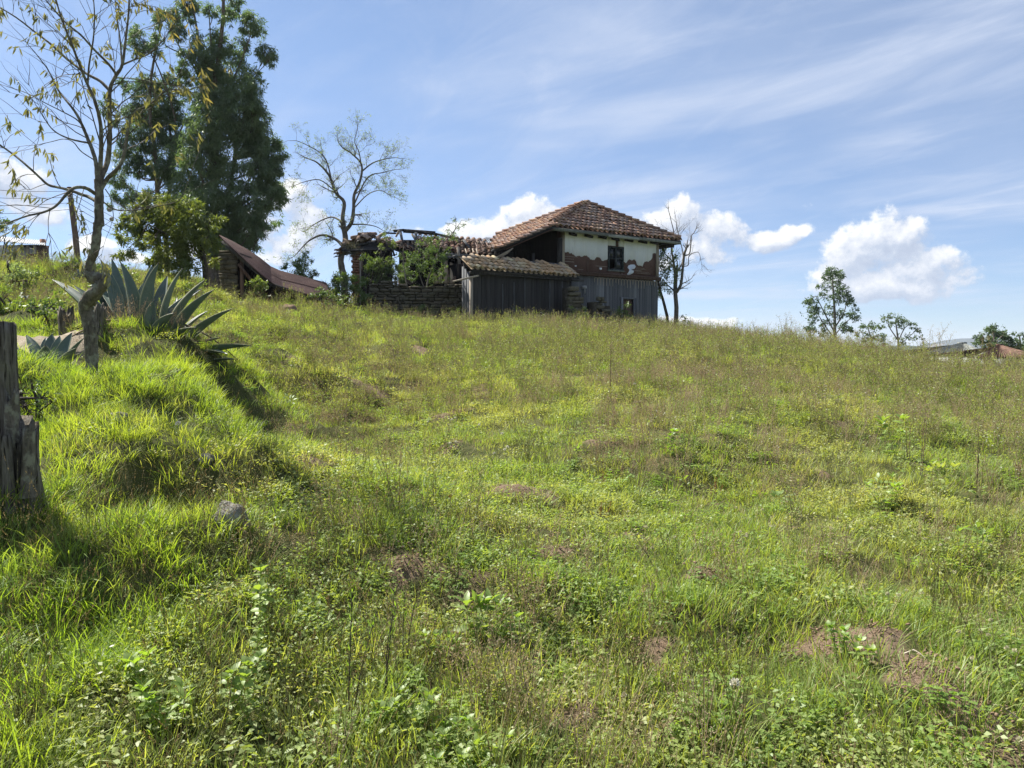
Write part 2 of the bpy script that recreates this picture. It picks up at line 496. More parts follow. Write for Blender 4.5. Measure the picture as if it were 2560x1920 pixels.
def blob(g, c, r, mat=0, rough=.25, nu=10, nv=7, flat=1.0, v=None, seed=None):
    """Lumpy stone or clod."""
    c = np.array(tuple(c), float); r = np.broadcast_to(np.asarray(r, float), (3,))
    sd = seed if seed is not None else random.random() * 100
    V = []
    for i in range(nv + 1):
        th = math.pi * i / nv
        for j in range(nu):
            ph = 2 * math.pi * j / nu
            d = np.array([math.sin(th) * math.cos(ph), math.sin(th) * math.sin(ph), math.cos(th)])
            k = 1 + rough * (math.sin(d[0] * 3.1 + sd) * math.cos(d[1] * 2.7 + sd * 1.7) + .5 * math.sin(d[2] * 5 + d[0] * 4 + sd * 2.3))
            V.append(c + d * r * k)
    F = []
    for i in range(nv):
        for j in range(nu):
            F.append((i * nu + j, (i + 1) * nu + j, (i + 1) * nu + (j + 1) % nu, i * nu + (j + 1) % nu))
    return g.add(V, F, mat, v)

WALL_ROT = R(34.4)
HX, HY = 2.18, 34.0

# ------------------------------------------------------------------ materials
def new_mat(name):
    m = bpy.data.materials.new(name)
    m.use_nodes = True
    m.node_tree.nodes.clear()
    return m, NT(m.node_tree)
def finish(N, shader, disp=None):
    o = N.n('ShaderNodeOutputMaterial')
    N.t.links.new(shader, o.inputs[0])
    return o
def bump(N, hgt, strength=.5, dist=.02):
    return N.n('ShaderNodeBump', ins={'Height': hgt, 'Strength': strength, 'Distance': dist}).outputs[0]
def leaf_mat(name, A, B, C=None, trans=1.0, tcol=None, gloss=.03, root=None, camt=.25, wcol=None, ps=.45):
    """Thin leaf: A-B by blade, towards C by instance and place; light passes through."""
    m, N = new_mat(name)
    v = N.n('ShaderNodeAttribute', attribute_name='v').outputs['Fac']
    hh = N.n('ShaderNodeAttribute', attribute_name='h').outputs['Fac']
    rnd = N.n('ShaderNodeObjectInfo').outputs['Random']
    pos = N.n('ShaderNodeNewGeometry').outputs['Position']
    pn = N.noise(pos, ps, 3, .6)
    col = N.mix(v, A, B)
    if C is not None:
        f = N.m('ADD', N.m('MULTIPLY', N.step(pn, .42, .68), .55), N.m('MULTIPLY', N.m('POWER', rnd, 2.0), .6), clamp=True)
        col = N.mix(f, col, C)
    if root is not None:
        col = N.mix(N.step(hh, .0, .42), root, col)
    tc_ = N.mix(1.0, col, tcol or (1.5, 1.35, .45), 'MULTIPLY')
    d = N.n('ShaderNodeBsdfDiffuse', ins={0: col}).outputs[0]
    t = N.n('ShaderNodeBsdfTranslucent', ins={0: N.mix(1.0, tc_, (trans, trans, trans), 'MULTIPLY')}).outputs[0]
    s = N.n('ShaderNodeAddShader', ins={0: d, 1: t}).outputs[0]
    if gloss:
        gl = N.n('ShaderNodeBsdfGlossy', ins={0: (.55, .58, .55), 'Roughness': .5}).outputs[0]
        s = N.n('ShaderNodeMixShader', ins={0: gloss, 1: s, 2: gl}).outputs[0]
    finish(N, s)
    return m

M = {}
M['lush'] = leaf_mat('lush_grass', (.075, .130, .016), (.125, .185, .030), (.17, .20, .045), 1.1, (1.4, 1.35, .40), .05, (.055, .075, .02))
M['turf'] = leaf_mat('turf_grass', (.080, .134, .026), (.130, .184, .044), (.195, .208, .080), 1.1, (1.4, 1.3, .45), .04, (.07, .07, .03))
M['herb'] = leaf_mat('herb_leaf', (.082, .132, .031), (.138, .185, .050), (.205, .208, .088), 1.0, (1.35, 1.3, .45), .045)
M['deep'] = leaf_mat('deep_green_leaf', (.070, .118, .024), (.115, .168, .038), (.155, .18, .05), 1.0, (1.3, 1.5, .4), .06)
M['dry'] = leaf_mat('dry_straw', (.20, .16, .085), (.33, .27, .15), (.13, .09, .05), .5, (1.2, 1.0, .7), .03)
M['stalk'] = leaf_mat('weed_stalk', (.17, .14, .085), (.27, .235, .14), (.14, .15, .06), .6, (1.2, 1.1, .6), .02)
M['thatch'] = leaf_mat('dead_thatch', (.15, .11, .075), (.27, .21, .145), (.20, .145, .10), .3, (1.1, 1, .8), .02)
M['seed'] = leaf_mat('pink_brown_seed', (.215, .165, .115), (.32, .255, .18), (.25, .21, .12), .6, (1.15, 1.0, .8), .02)
M['red'] = leaf_mat('red_sorrel', (.12, .045, .028), (.18, .085, .045), None, .6, (1.3, .9, .6), .02)
M['white'] = leaf_mat('white_petal', (.42, .41, .34), (.60, .58, .50), None, .35, (1, 1, .95), .02)
M['cream'] = leaf_mat('cream_floret', (.34, .32, .21), (.52, .49, .36), None, .35, (1, 1, .9), .02)
M['pale'] = leaf_mat('pale_green_leaf', (.095, .145, .036), (.135, .185, .055), (.13, .17, .04), .95, (1.3, 1.35, .45), .07)
M['grey_leaf'] = leaf_mat('grey_green_leaf', (.10, .14, .06), (.16, .20, .10), (.12, .15, .05), .8, (1.2, 1.2, .6), .06)
M['euca'] = leaf_mat('eucalyptus_leaf', (.024, .044, .025), (.078, .108, .056), (.090, .115, .050), .8, (1.2, 1.4, .6), .10)
M['cherry'] = leaf_mat('yellow_green_leaf', (.045, .070, .019), (.085, .112, .030), (.11, .11, .032), .9, (1.3, 1.25, .45), .06)
M['walnut'] = leaf_mat('ochre_green_leaf', (.075, .085, .038), (.14, .135, .065), (.16, .11, .055), .75, (1.3, 1.2, .5), .06)
M['shrub'] = leaf_mat('shrub_leaf', (.04, .068, .020), (.075, .112, .030), (.095, .12, .032), .85, (1.3, 1.35, .45), .10)
M['far'] = leaf_mat('far_tree_leaf', (.035, .060, .030), (.06, .095, .042), (.08, .11, .04), .6, (1.2, 1.3, .6), .05)

def solid(name, build, rough=.9, spec=.2):
    """build(N, pos, rnd) -> colour socket, bump height socket or None, (strength, distance)"""
    m, N = new_mat(name)
    tcn = N.n('ShaderNodeTexCoord').outputs['Object']
    rnd = N.n('ShaderNodeObjectInfo').outputs['Random']
    r = build(N, tcn, rnd)
    col, hg, st = (r + (None, None))[:3] if isinstance(r, tuple) else (r, None, None)
    p = N.n('ShaderNodeBsdfPrincipled', ins={'Base Color': col, 'Roughness': rough, 'Specular IOR Level': spec})
    if hg is not None:
        N.put(p, 'Normal', bump(N, hg, *(st or (.5, .02))))
    finish(N, p.outputs[0])
    return m
def world_pos(N):
    return N.n('ShaderNodeNewGeometry').outputs['Position']

def b_ground(N, pos, rnd):
    P = world_pos(N)
    soil = N.n('ShaderNodeAttribute', attribute_name='soil').outputs['Fac']
    track = N.n('ShaderNodeAttribute', attribute_name='track').outputs['Fac']
    n1 = N.noise(P, 7, 6, .65)
    n2 = N.noise(P, 45, 4, .7)
    n3 = N.noise(P, .6, 3, .5)
    g = N.ramp(n1, [(.3, (.030, .034, .012)), (.5, (.058, .066, .022)), (.7, (.105, .095, .040))])
    g = N.mix(N.step(n3, .4, .65), g, (.085, .088, .032))
    s = N.ramp(n2, [(.25, (.10, .068, .046)), (.55, (.18, .130, .090)), (.8, (.28, .21, .15))])
    t = N.ramp(n1, [(.3, (.20, .165, .12)), (.7, (.34, .29, .22))])
    c = N.mix(N.step(N.m('ADD', soil, N.m('MULTIPLY', N.m('SUBTRACT', n1, .5), .5)), .25, .5), g, s)
    c = N.mix(N.step(track, .3, .6), c, t)
    return c, n2, (.7, .03)
M['ground'] = solid('ground_soil', b_ground, .95, .1)
def b_clod(N, pos, rnd):
    n = N.noise(world_pos(N), 50, 4, .7)
    return N.ramp(n, [(.25, (.13, .085, .055)), (.55, (.23, .16, .11)), (.8, (.32, .24, .17))]), n, (.6, .01)
M['clod'] = solid('soil_clod', b_clod, .95, .1)

def b_tile(N, pos, rnd):
    n = N.noise(world_pos(N), 9, 5, .7)
    n2 = N.noise(world_pos(N), 38, 3, .7)
    c = N.ramp(rnd, [(0, (.25, .16, .125)), (.22, (.40, .24, .175)), (.42, (.50, .31, .22)), (.58, (.56, .38, .24)), (.70, (.43, .31, .255)), (.84, (.28, .215, .19)), (1, (.52, .40, .32))])
    c = N.mix(N.m('MULTIPLY', N.step(n, .44, .66), .75), c, (.085, .062, .052))
    c = N.mix(N.m('MULTIPLY', N.step(n2, .56, .72), .45), c, (.36, .31, .22))
    return c, n2, (.5, .01)
M['tile'] = solid('clay_tile', b_tile, .92, .15)
def b_tile2(N, pos, rnd):
    n = N.noise(world_pos(N), 8, 5, .7)
    n2 = N.noise(world_pos(N), 30, 4, .7)
    c = N.ramp(rnd, [(0, (.38, .27, .175)), (.25, (.52, .34, .20)), (.45, (.60, .41, .24)), (.6, (.51, .40, .26)), (.8, (.40, .31, .24)), (1, (.62, .53, .34))])
    c = N.mix(N.m('MULTIPLY', N.step(n, .50, .68), .7), c, (.10, .085, .06))
    c = N.mix(N.m('MULTIPLY', N.step(n2, .52, .66), .6), c, (.42, .40, .26))
    return c, n2, (.5, .01)
def b_tile3(N, pos, rnd):
    n = N.noise(world_pos(N), 10, 5, .7)
    c = N.ramp(rnd, [(0, (.15, .10, .075)), (.3, (.26, .155, .11)), (.6, (.33, .21, .14)), (.8, (.20, .15, .125)), (1, (.30, .24, .17))])
    return N.mix(N.m('MULTIPLY', N.step(n, .44, .62), .7), c, (.06, .05, .04)), n, (.5, .01)
M['tile_dark'] = solid('blackened_clay_tile', b_tile3, .95, .1)
M['tile_old'] = solid('lichened_clay_tile', b_tile2, .95, .12)
def b_wood(dark, light, sx=14.0, st=.7):
    def f(N, pos, rnd):
        off = N.n('ShaderNodeCombineXYZ', ins={0: N.m('MULTIPLY', rnd, 37.0), 1: N.m('MULTIPLY', rnd, 11.0), 2: N.m('MULTIPLY', rnd, 5.0)}).outputs[0]
        p = N.n('ShaderNodeVectorMath', operation='ADD', ins={0: pos, 1: off}).outputs[0]
        g = N.noise(N.mapping(p, scale=(sx * 3, sx * 3, 1.4)), 1.5, 5, .65, .4)
        b = N.noise(N.mapping(p, scale=(sx, sx, .35)), 1.0, 3, .6)
        c = N.mix(N.step(g, .36, .66), dark, light)
        c = N.mix(N.m('MULTIPLY', N.step(b, .5, .75), .6), c, tuple(x * 1.35 for x in light))
        c = N.mix(N.m('MULTIPLY', rnd, .45), c, tuple(x * .55 for x in dark))
        c = N.mix(N.m('MULTIPLY', N.step(N.m('FRACT', N.m('MULTIPLY', rnd, 7.31)), .72, .95), .5), c, tuple(x * 1.5 for x in light))
        return c, g, (st, .01)
    return f
M['grey_wood'] = solid('weathered_grey_wood', b_wood((.068, .072, .078), (.185, .19, .195)), .9)
M['dark_wood'] = solid('dark_weathered_wood', b_wood((.022, .022, .024), (.070, .066, .062)), .9)
M['black_wood'] = solid('shade_black_wood', b_wood((.010, .009, .009), (.030, .026, .023)), .9)  # near-black wood: shade of open rooms and recesses put into its colour
M['pale_wood'] = solid('bleached_wood', b_wood((.24, .20, .16), (.44, .39, .32)), .9)
M['brown_wood'] = solid('brown_timber', b_wood((.075, .045, .035), (.17, .115, .09)), .9)
M['green_wood'] = solid('faded_painted_board', b_wood((.13, .145, .13), (.27, .285, .25), 8), .8)
def b_stone(N, pos, rnd):
    off = N.n('ShaderNodeCombineXYZ', ins={0: N.m('MULTIPLY', rnd, 23.0), 1: rnd, 2: rnd}).outputs[0]
    p = N.n('ShaderNodeVectorMath', operation='ADD', ins={0: pos, 1: off}).outputs[0]
    n = N.noise(p, 6, 5, .65); n2 = N.noise(p, 30, 3, .7)
    c = N.ramp(n, [(.25, (.055, .052, .038)), (.5, (.125, .115, .082)), (.75, (.21, .19, .14))])
    c = N.mix(N.m('MULTIPLY', rnd, .55), c, (.115, .095, .07))
    c = N.mix(N.m('MULTIPLY', N.step(n2, .55, .7), .5), c, (.22, .235, .15))
    return c, n2, (.8, .02)
M['stone'] = solid('field_stone', b_stone, .95, .15)
def b_mortar(N, pos, rnd):
    n = N.noise(pos, 14, 4, .7)
    return N.ramp(n, [(.3, (.030, .026, .018)), (.7, (.085, .072, .05))]), n, (.8, .02)
M['mortar'] = solid('dark_earth_core', b_mortar)
def b_boulder(N, pos, rnd):
    n = N.noise(pos, 5, 6, .7); n2 = N.noise(pos, 22, 4, .75)
    c = N.ramp(n, [(.30, (.075, .072, .062)), (.5, (.19, .18, .155)), (.68, (.34, .33, .29))])
    c = N.mix(N.m('MULTIPLY', N.step(n2, .55, .68), .6), c, (.10, .12, .05))
    return c, n2, (.9, .03)
M['boulder'] = solid('lichened_boulder', b_boulder, .95, .15)
def b_plaster(N, pos, rnd):
    n = N.noise(pos, 1.6, 5, .6)
    st = N.noise(N.mapping(pos, scale=(5, 5, .5)), 1.2, 4, .6)
    n2 = N.noise(pos, 25, 3, .6)
    c = N.ramp(n, [(.3, (.70, .745, .79)), (.7, (.79, .83, .87))])
    c = N.mix(N.m('MULTIPLY', N.step(st, .52, .75), .30), c, (.40, .38, .34))
    return c, n2, (.25, .01)
M['plaster'] = solid('whitewashed_plaster', b_plaster, .9, .1)
def b_adobe(N, pos, rnd):
    n = N.noise(pos, 2.2, 5, .65); n2 = N.noise(N.mapping(pos, scale=(3, 3, 14)), 1.5, 4, .65)
    c = N.ramp(n, [(.3, (.105, .066, .057)), (.7, (.16, .10, .086))])
    c = N.mix(N.m('MULTIPLY', N.step(n2, .52, .7), .6), c, (.075, .037, .03))
    return c, n2, (.8, .02)
M['adobe'] = solid('red_brown_adobe', b_adobe, .95, .1)
def b_tanadobe(N, pos, rnd):
    n = N.noise(pos, 3, 5, .65)
    return N.ramp(n, [(.3, (.30, .22, .145)), (.7, (.50, .39, .27))]), n, (.8, .03)
M['tan'] = solid('tan_mud_panel', b_tanadobe, .95, .1)
def b_brick(N, pos, rnd):
    n = N.noise(world_pos(N), 18, 4, .7)
    c = N.ramp(rnd, [(0, (.22, .10, .065)), (.5, (.31, .15, .095)), (1, (.36, .21, .14))])
    return N.mix(N.m('MULTIPLY', N.step(n, .45, .7), .6), c, (.17, .13, .10)), n, (.6, .01)
M['brick'] = solid('mud_brick', b_brick)
def b_rust(N, pos, rnd):
    P = world_pos(N)
    n = N.noise(P, 1.5, 6, .65); n2 = N.noise(P, 12, 4, .7)
    c = N.ramp(n, [(.3, (.095, .052, .042)), (.5, (.155, .085, .066)), (.75, (.22, .14, .105))])
    n3 = N.noise(N.mapping(P, scale=(2, 1, 9)), 1.4, 4, .7)
    c = N.mix(N.m('MULTIPLY', N.step(n2, .5, .72), .55), c, (.065, .045, .042))
    c = N.mix(N.m('MULTIPLY', N.step(n3, .55, .7), .45), c, (.25, .19, .155))
    return c, n2, (.3, .01)
M['rust'] = solid('rusty_iron_sheet', b_rust, .75, .3)
def b_zinc(N, pos, rnd):
    n = N.noise(world_pos(N), 3, 5, .65)
    c = N.ramp(n, [(.3, (.30, .31, .32)), (.6, (.46, .47, .47)), (.8, (.38, .33, .28))])
    return c, n, (.2, .01)
def b_rust2(N, pos, rnd):
    P = world_pos(N)
    n = N.noise(P, 1.1, 6, .65); n3 = N.noise(N.mapping(P, scale=(9, 2, 2)), 1.4, 5, .7)
    c = N.ramp(n, [(.3, (.050, .028, .026)), (.5, (.085, .045, .038)), (.75, (.13, .075, .06))])
    return N.mix(N.m('MULTIPLY', N.step(n3, .5, .7), .5), c, (.17, .11, .09)), n3, (.4, .01)
M['rust_dark'] = solid('dark_rusty_sheet', b_rust2, .8, .25)
M['zinc'] = solid('grey_zinc_sheet', b_zinc, .6, .4)
def b_bark(dark, light, lichen, sc=1.0, la=.5):
    def f(N, pos, rnd):
        P = world_pos(N)
        n = N.noise(N.mapping(P, scale=(1, 1, .28)), 26 * sc, 5, .7); n2 = N.noise(P, 9 * sc, 4, .65)
        c = N.ramp(n, [(.3, dark), (.65, light)])
        c = N.mix(N.m('MULTIPLY', N.step(n2, .48, .62), la), c, lichen)
        return c, n, (.9, .02)
    return f
M['bark_lichen'] = solid('lichened_bark', b_bark((.055, .048, .038), (.19, .165, .125), (.28, .28, .20), 1.4, .75))
M['bark_grey'] = solid('grey_bark', b_bark((.065, .055, .045), (.17, .15, .125), (.23, .22, .18), .7, .5))
M['bark_euca'] = solid('eucalyptus_bark', b_bark((.06, .046, .035), (.17, .13, .10), (.26, .22, .18), .4, .5))
M['bark_dark'] = solid('dark_bark', b_bark((.028, .022, .018), (.08, .065, .05), (.11, .11, .07), 1.0, .4))
def b_stump(N, pos, rnd):
    P = world_pos(N)
    g = N.noise(N.mapping(P, scale=(1, 1, .12)), 30, 5, .7, .3); n2 = N.noise(P, 7, 5, .65); ck = N.noise(N.mapping(P, scale=(1, 1, .07)), 55, 3, .6, .5)
    c = N.ramp(g, [(.3, (.045, .038, .030)), (.5, (.13, .115, .092)), (.72, (.25, .23, .195))])
    c = N.mix(N.m('MULTIPLY', N.step(ck, .58, .66), .85), c, (.018, .014, .010))
    c = N.mix(N.m('MULTIPLY', N.step(n2, .54, .66), .5), c, (.17, .165, .11))
    c = N.mix(N.m('MULTIPLY', N.step(n2, .46, .34), .5), c, (.07, .055, .035))
    return c, N.m('SUBTRACT', g, N.m('MULTIPLY', N.step(ck, .56, .66), .8)), (1.0, .02)
M['stump'] = solid('weathered_stump_wood', b_stump, .95, .1)
M['dead_leaf'] = solid('dead_agave_leaf', lambda N, p, r: (N.mix(N.step(N.noise(p, 12, 4), .4, .65), (.09, .065, .04), (.24, .18, .11)), N.noise(p, 30, 3), (.6, .01)), .95, .1)
def b_agave(N, pos, rnd):
    hh = N.n('ShaderNodeAttribute', attribute_name='h').outputs['Fac']
    v = N.n('ShaderNodeAttribute', attribute_name='v').outputs['Fac']
    n = N.noise(pos, 6, 4, .6); n2 = N.noise(pos, 40, 3, .6)
    c = N.ramp(n, [(.3, (.070, .100, .078)), (.55, (.105, .140, .112)), (.75, (.15, .185, .15))])
    c = N.mix(N.m('MULTIPLY', rnd, .35), c, (.10, .15, .10))
    c = N.mix(N.m('MULTIPLY', N.step(n2, .56, .7), .25), c, (.20, .20, .14))
    c = N.mix(N.step(v, .86, .97), c, (.24, .25, .15))
    c = N.mix(N.step(hh, .955, .985), c, (.05, .035, .025))
    return c, n2, (.15, .005)
M['agave'] = solid('blue_green_agave_skin', b_agave, .5, .35)
M['glass'] = solid('dusty_window_glass', lambda N, p, r: N.mix(N.step(N.noise(p, 7, 3), .4, .7), (.015, .018, .022), (.05, .055, .06)), .25, .5)
M['blue_frame'] = solid('faded_dark_window_paint', lambda N, p, r: N.mix(N.step(N.noise(p, 9, 4), .4, .65), (.028, .038, .042), (.085, .10, .10)), .8)
M['box'] = solid('grey_meter_box', lambda N, p, r: N.mix(N.step(N.noise(p, 15, 3), .4, .7), (.42, .42, .41), (.30, .30, .29)), .6)
M['far_tile'] = solid('far_roof_tile', lambda N, p, r: (N.mix(N.step(N.noise(N.mapping(p, scale=(1, .4, .4)), 3, 5, .7), .42, .62), (.085, .052, .04), (.17, .105, .08)), N.noise(p, 8, 3), (.6, .05)), .95, .1)
M['far_zinc'] = solid('old_grey_roof', lambda N, p, r: (N.mix(N.step(N.noise(N.mapping(p, scale=(1, .4, .4)), 3, 5, .7), .42, .62), (.13, .14, .13), (.27, .28, .26)), N.noise(p, 8, 3), (.6, .05)), .9, .1)
M['hill'] = solid('far_hillside', lambda N, p, r: N.mix(N.step(N.noise(world_pos(N), .01, 5, .6), .42, .6), (.035, .055, .03), (.07, .085, .045)), 1, 0)
M['mountain'] = solid('far_mountain', lambda N, p, r: N.mix(N.step(N.noise(world_pos(N), .003, 5, .6), .6, .68), (.04, .05, .045), (.16, .13, .10)), 1, 0)
M['concrete'] = solid('pale_rendered_wall', lambda N, p, r: N.mix(N.step(N.noise(p, 1.5, 5, .6), .4, .65), (.34, .36, .36), (.50, .50, .48)), .9)
M['wire'] = solid('dark_wire', lambda N, p, r: N.mix(N.noise(p, 3, 2), (.02, .02, .02), (.05, .05, .05)), .7)
M['moss'] = leaf_mat('hanging_moss', (.07, .07, .05), (.14, .135, .09), None, .4, (1.1, 1.1, .7), .02)

# ------------------------------------------------------------------ roof tiles
def barrel_tile():
    """Half-round clay tile: x across, y up the slope, z away from the deck."""
    g = G(); n = 6; V = []
    L = .47
    for y, r, z in ((0, .118, .035), (L, .098, 0.0)):
        for rr, dz in ((r, 0), (r - .016, 0)):
            for k in range(n + 1):
                a = math.pi * (k / n) * .94 + math.pi * .03
                V.append((math.cos(a) * rr, y, math.sin(a) * rr * 1.05 + z + dz))
    m = n + 1
    F = []
    for k in range(n):
        F.append((k, k + 1, 2 * m + k + 1, 2 * m + k))             # outside
        F.append((m + k + 1, m + k, 3 * m + k, 3 * m + k + 1))     # inside
        F.append((k + 1, k, m + k, m + k + 1))                     # front edge
    F += [(0, 2 * m, 3 * m, m), (m - 1, 2 * m - 1, 4 * m - 1, 3 * m - 1)]
    g.add(V, F, 0)
    return g
TILE_A = barrel_tile().mesh('tile', M['tile'], True)
TILE_B = barrel_tile().mesh('tile', M['tile_old'], True)
TILE_C = barrel_tile().mesh('tile', M['tile_dark'], True)

def tile_face(parent, mesh, O, U, S, width, slope, keep, pitch=.28, expo=.36, jit=.02, lift=.02, name='tile', stuff=False, limit=300):
    """Lay rows of tiles on the plane O + u*U + s*S where keep(u, s) holds."""
    O, U, S = Vector(O), Vector(U).normalized(), Vector(S).normalized()
    Nn = U.cross(S).normalized()
    cnt = 0
    rows = int(slope / expo) + 1
    gs = G() if stuff else None
    co = None
    if stuff:
        co = np.array([v.co[:] for v in mesh.vertices]); fa = np.array([p.vertices[:] for p in mesh.polygons])
    for c in range(int(width / pitch) + 1):
        cu = (c + .5) * pitch
        cj = random.uniform(-.015, .015)
        for r_ in range(rows):
            s = r_ * expo - .06
            if not keep(cu, s + .18): continue
            p = O + U * (cu + cj + random.uniform(-jit, jit)) + S * (s + random.uniform(-jit, jit) * 1.4) + Nn * (lift + random.uniform(0, .012))
            yaw = random.uniform(-.05, .05); tip = .05 + random.uniform(-.02, .03)
            X_ = (U * math.cos(yaw) + S * math.sin(yaw)); Y_ = (S * math.cos(yaw) - U * math.sin(yaw))
            Y2 = (Y_ * math.cos(tip) - Nn * math.sin(tip)); N2 = X_.cross(Y2)
            sc = random.uniform(.94, 1.06)
            m = Matrix(((X_.x * sc, Y2.x, N2.x, p.x), (X_.y * sc, Y2.y, N2.y, p.y), (X_.z * sc, Y2.z, N2.z, p.z), (0, 0, 0, 1)))
            if stuff:
                mm = np.array(m)
                gs.add(co @ mm[:3, :3].T + mm[:3, 3], fa, 0)
            else:
                inst(name, mesh, parent, mat=m)
            cnt += 1
    if stuff and cnt:
        o = gs.obj('tiles_out_of_reach', mesh.materials[0], parent, True)
        o['kind'] = 'stuff'
    return cnt
def channels(parent, mat, O, U, S, width, slope, keep, pitch=.28):
    """Concave under tiles between the rows: long gutters seen only in the gaps."""
    O, U, S = Vector(O), Vector(U).normalized(), Vector(S).normalized(); Nn = U.cross(S)
    g = G()
    for c in range(int(width / pitch) + 1):
        cu = c * pitch
        ss = [k * .175 for k in range(int(slope / .175) + 1) if keep(cu, k * .175)]
        if len(ss) < 2: continue
        s0, s1 = ss[0], ss[-1]
        V = []
        for s in (s0 - .05, s1):
            for k in range(5):
                a = math.pi * k / 4
                V.append(tuple(O + U * (cu + math.cos(a) * .09) + S * s + Nn * (.065 - math.sin(a) * .05)))
        g.add(V, [(k, k + 1, k + 6, k + 5) for k in range(4)], 0)
    if g.V:
        o = g.obj('gutter_tiles', mat, parent, True); o['kind'] = 'stuff'

def ridge_tiles(parent, mesh, a, b, name='ridge_tile', pitch=.36):
    a, b = Vector(a), Vector(b); n = int((b - a).length / pitch)
    S = (b - a).normalized(); U = S.cross(Vector((0, 0, 1))).normalized(); Nn = U.cross(S)
    for k in range(n):
        p = a + S * (k * pitch) + Nn * .05
        yaw = random.uniform(-.06, .06)
        X_ = (U * math.cos(yaw) + S * math.sin(yaw)) * 1.15; Y_ = S * math.cos(yaw) - U * math.sin(yaw)
        m = Matrix(((X_.x, Y_.x, Nn.x, p.x), (X_.y, Y_.y, Nn.y, p.y), (X_.z, Y_.z, Nn.z * 1.2, p.z), (0, 0, 0, 1)))
        inst(name, mesh, parent, mat=m)

def corr(g, P00, P10, P11, P01, waves, amp, mat=0, nu=None, nv=6, sag=0.0, thick=.004):
    """Corrugated sheet between four corners; ribs run from the 0 edge to the 1 edge of v."""
    P00, P10, P11, P01 = map(Vector, (P00, P10, P11, P01))
    nu = nu or waves * 6
    nrm = (P10 - P00).cross(P01 - P00).normalized()
    V = []
    for off in (0, -thick):
        for jv in range(nv + 1):
            v = jv / nv
            for iu in range(nu + 1):
                u = iu / nu
                p = (P00 * (1 - u) + P10 * u) * (1 - v) + (P01 * (1 - u) + P11 * u) * v
                p = p + nrm * (amp * math.sin(u * waves * 2 * math.pi) + off) + Vector((0, 0, -sag * math.sin(math.pi * v) - sag * .4 * math.sin(math.pi * u)))
                V.append(tuple(p))
    m = nu + 1; K = m * (nv + 1)
    F = [(j * m + i, j * m + i + 1, (j + 1) * m + i + 1, (j + 1) * m + i) for j in range(nv) for i in range(nu)]
    F += [(K + j * m + i + 1, K + j * m + i, K + (j + 1) * m + i, K + (j + 1) * m + i + 1) for j in range(nv) for i in range(nu)]
    return g.add(V, F, mat)

def stone_wall(parent, x0, x1, y0, y1, ztop, courses=None, zb=-.3, mean=.36, course=.17, mat=None, back=False):
    """Dry stone wall in local x; ztop(x) gives the ragged top. Each face stone is a part."""
    mat = mat or M['stone']
    g = G()
    n = max(2, int((x1 - x0) / .3))
    for k in range(n):
        a = x0 + (x1 - x0) * k / n; b = x0 + (x1 - x0) * (k + 1) / n
        box(g, a + (.04 if k == 0 else 0), b - (.04 if k == n - 1 else 0), y0 + .10, y1 - .06, zb, max(zb + .1, ztop((a + b) / 2) - .10))
    g.obj('core', M['mortar'], parent)
    meshes = []
    for k in range(7):
        gs = G(); 
        V = np.array([[sx, sy, sz] for sz in (-.5, .5) for sx, sy in ((-.5, -.5), (.5, -.5), (.5, .5), (-.5, .5))])
        V = V * rng.uniform(.80, 1.04, V.shape)
        # bevelled irregular block
        top = np.concatenate([V * [1, 1, .80], V * [.93, .9, 1.0]]) + rng.uniform(-.03, .03, (16, 3))
        idx = np.array([[0, 1, 5, 4], [1, 2, 6, 5], [2, 3, 7, 6], [3, 0, 4, 7], [4, 5, 13, 12], [5, 6, 14, 13], [6, 7, 15, 14], [7, 4, 12, 15], [12, 13, 14, 15], [1, 0, 8, 9], [2, 1, 9, 10], [3, 2, 10, 11], [0, 3, 11, 8], [11, 10, 9, 8]])
        gs.add(top, idx, 0)
        meshes.append(gs.mesh('stone', mat, False))
    z = zb
    cnt = 0
    while z < 3:
        ch = course * random.uniform(.55, 1.45)
        x = x0 + random.uniform(-.05, 0)
        while x < x1 - .06:
            w = min(mean * random.uniform(.35, 1.9), x1 - x + .03)
            if w < .1: w = .1
            zc = z + ch / 2
            if zc < min(ztop(x + w * .15), ztop(x + w * .85)) + random.uniform(-.03, .04):
                proud = random.uniform(-.06, .06); hv = ch * random.uniform(.78, 1.08)
                inst('stone', random.choice(meshes), parent, (x + w / 2, y0 + .10 + proud, zc), (random.uniform(-.05, .05), random.uniform(-.07, .07), random.uniform(-.10, .10)), (w * random.uniform(.94, 1.02), .26, hv))
                cnt += 1
            x += w
        z += ch
        if z > max(ztop(x0), ztop((x0 + x1) / 2), ztop(x1)) + .1: break
    return cnt

# ------------------------------------------------------------------ the farmhouse
Z0 = 2.70
house = thing('farmhouse', (HX, HY, Z0), WALL_ROT, 'old two storey farmhouse with hipped clay tile roof and peeling white plaster over red adobe', 'house')
cR, sR = math.cos(WALL_ROT), math.sin(WALL_ROT)
def wx(px, ox=HX, oy=HY, yl=0.0):
    """Local x on the line y = yl of a frame at (ox, oy) seen at photo column px."""
    k = (px - 1280) / FPX
    ax, ay = ox - sR * yl, oy + cR * yl
    return (k * ay - ax) / (cR - k * sR)
def wz(px, py, ox=HX, oy=HY, oz=Z0, yl=0.0):
    x = wx(px, ox, oy, yl)
    Yd = oy + sR * x + cR * yl
    return spot(px, py, Yd).z - oz
XR = wx(1643)
zbeam = 2.24
EZB = 3.95
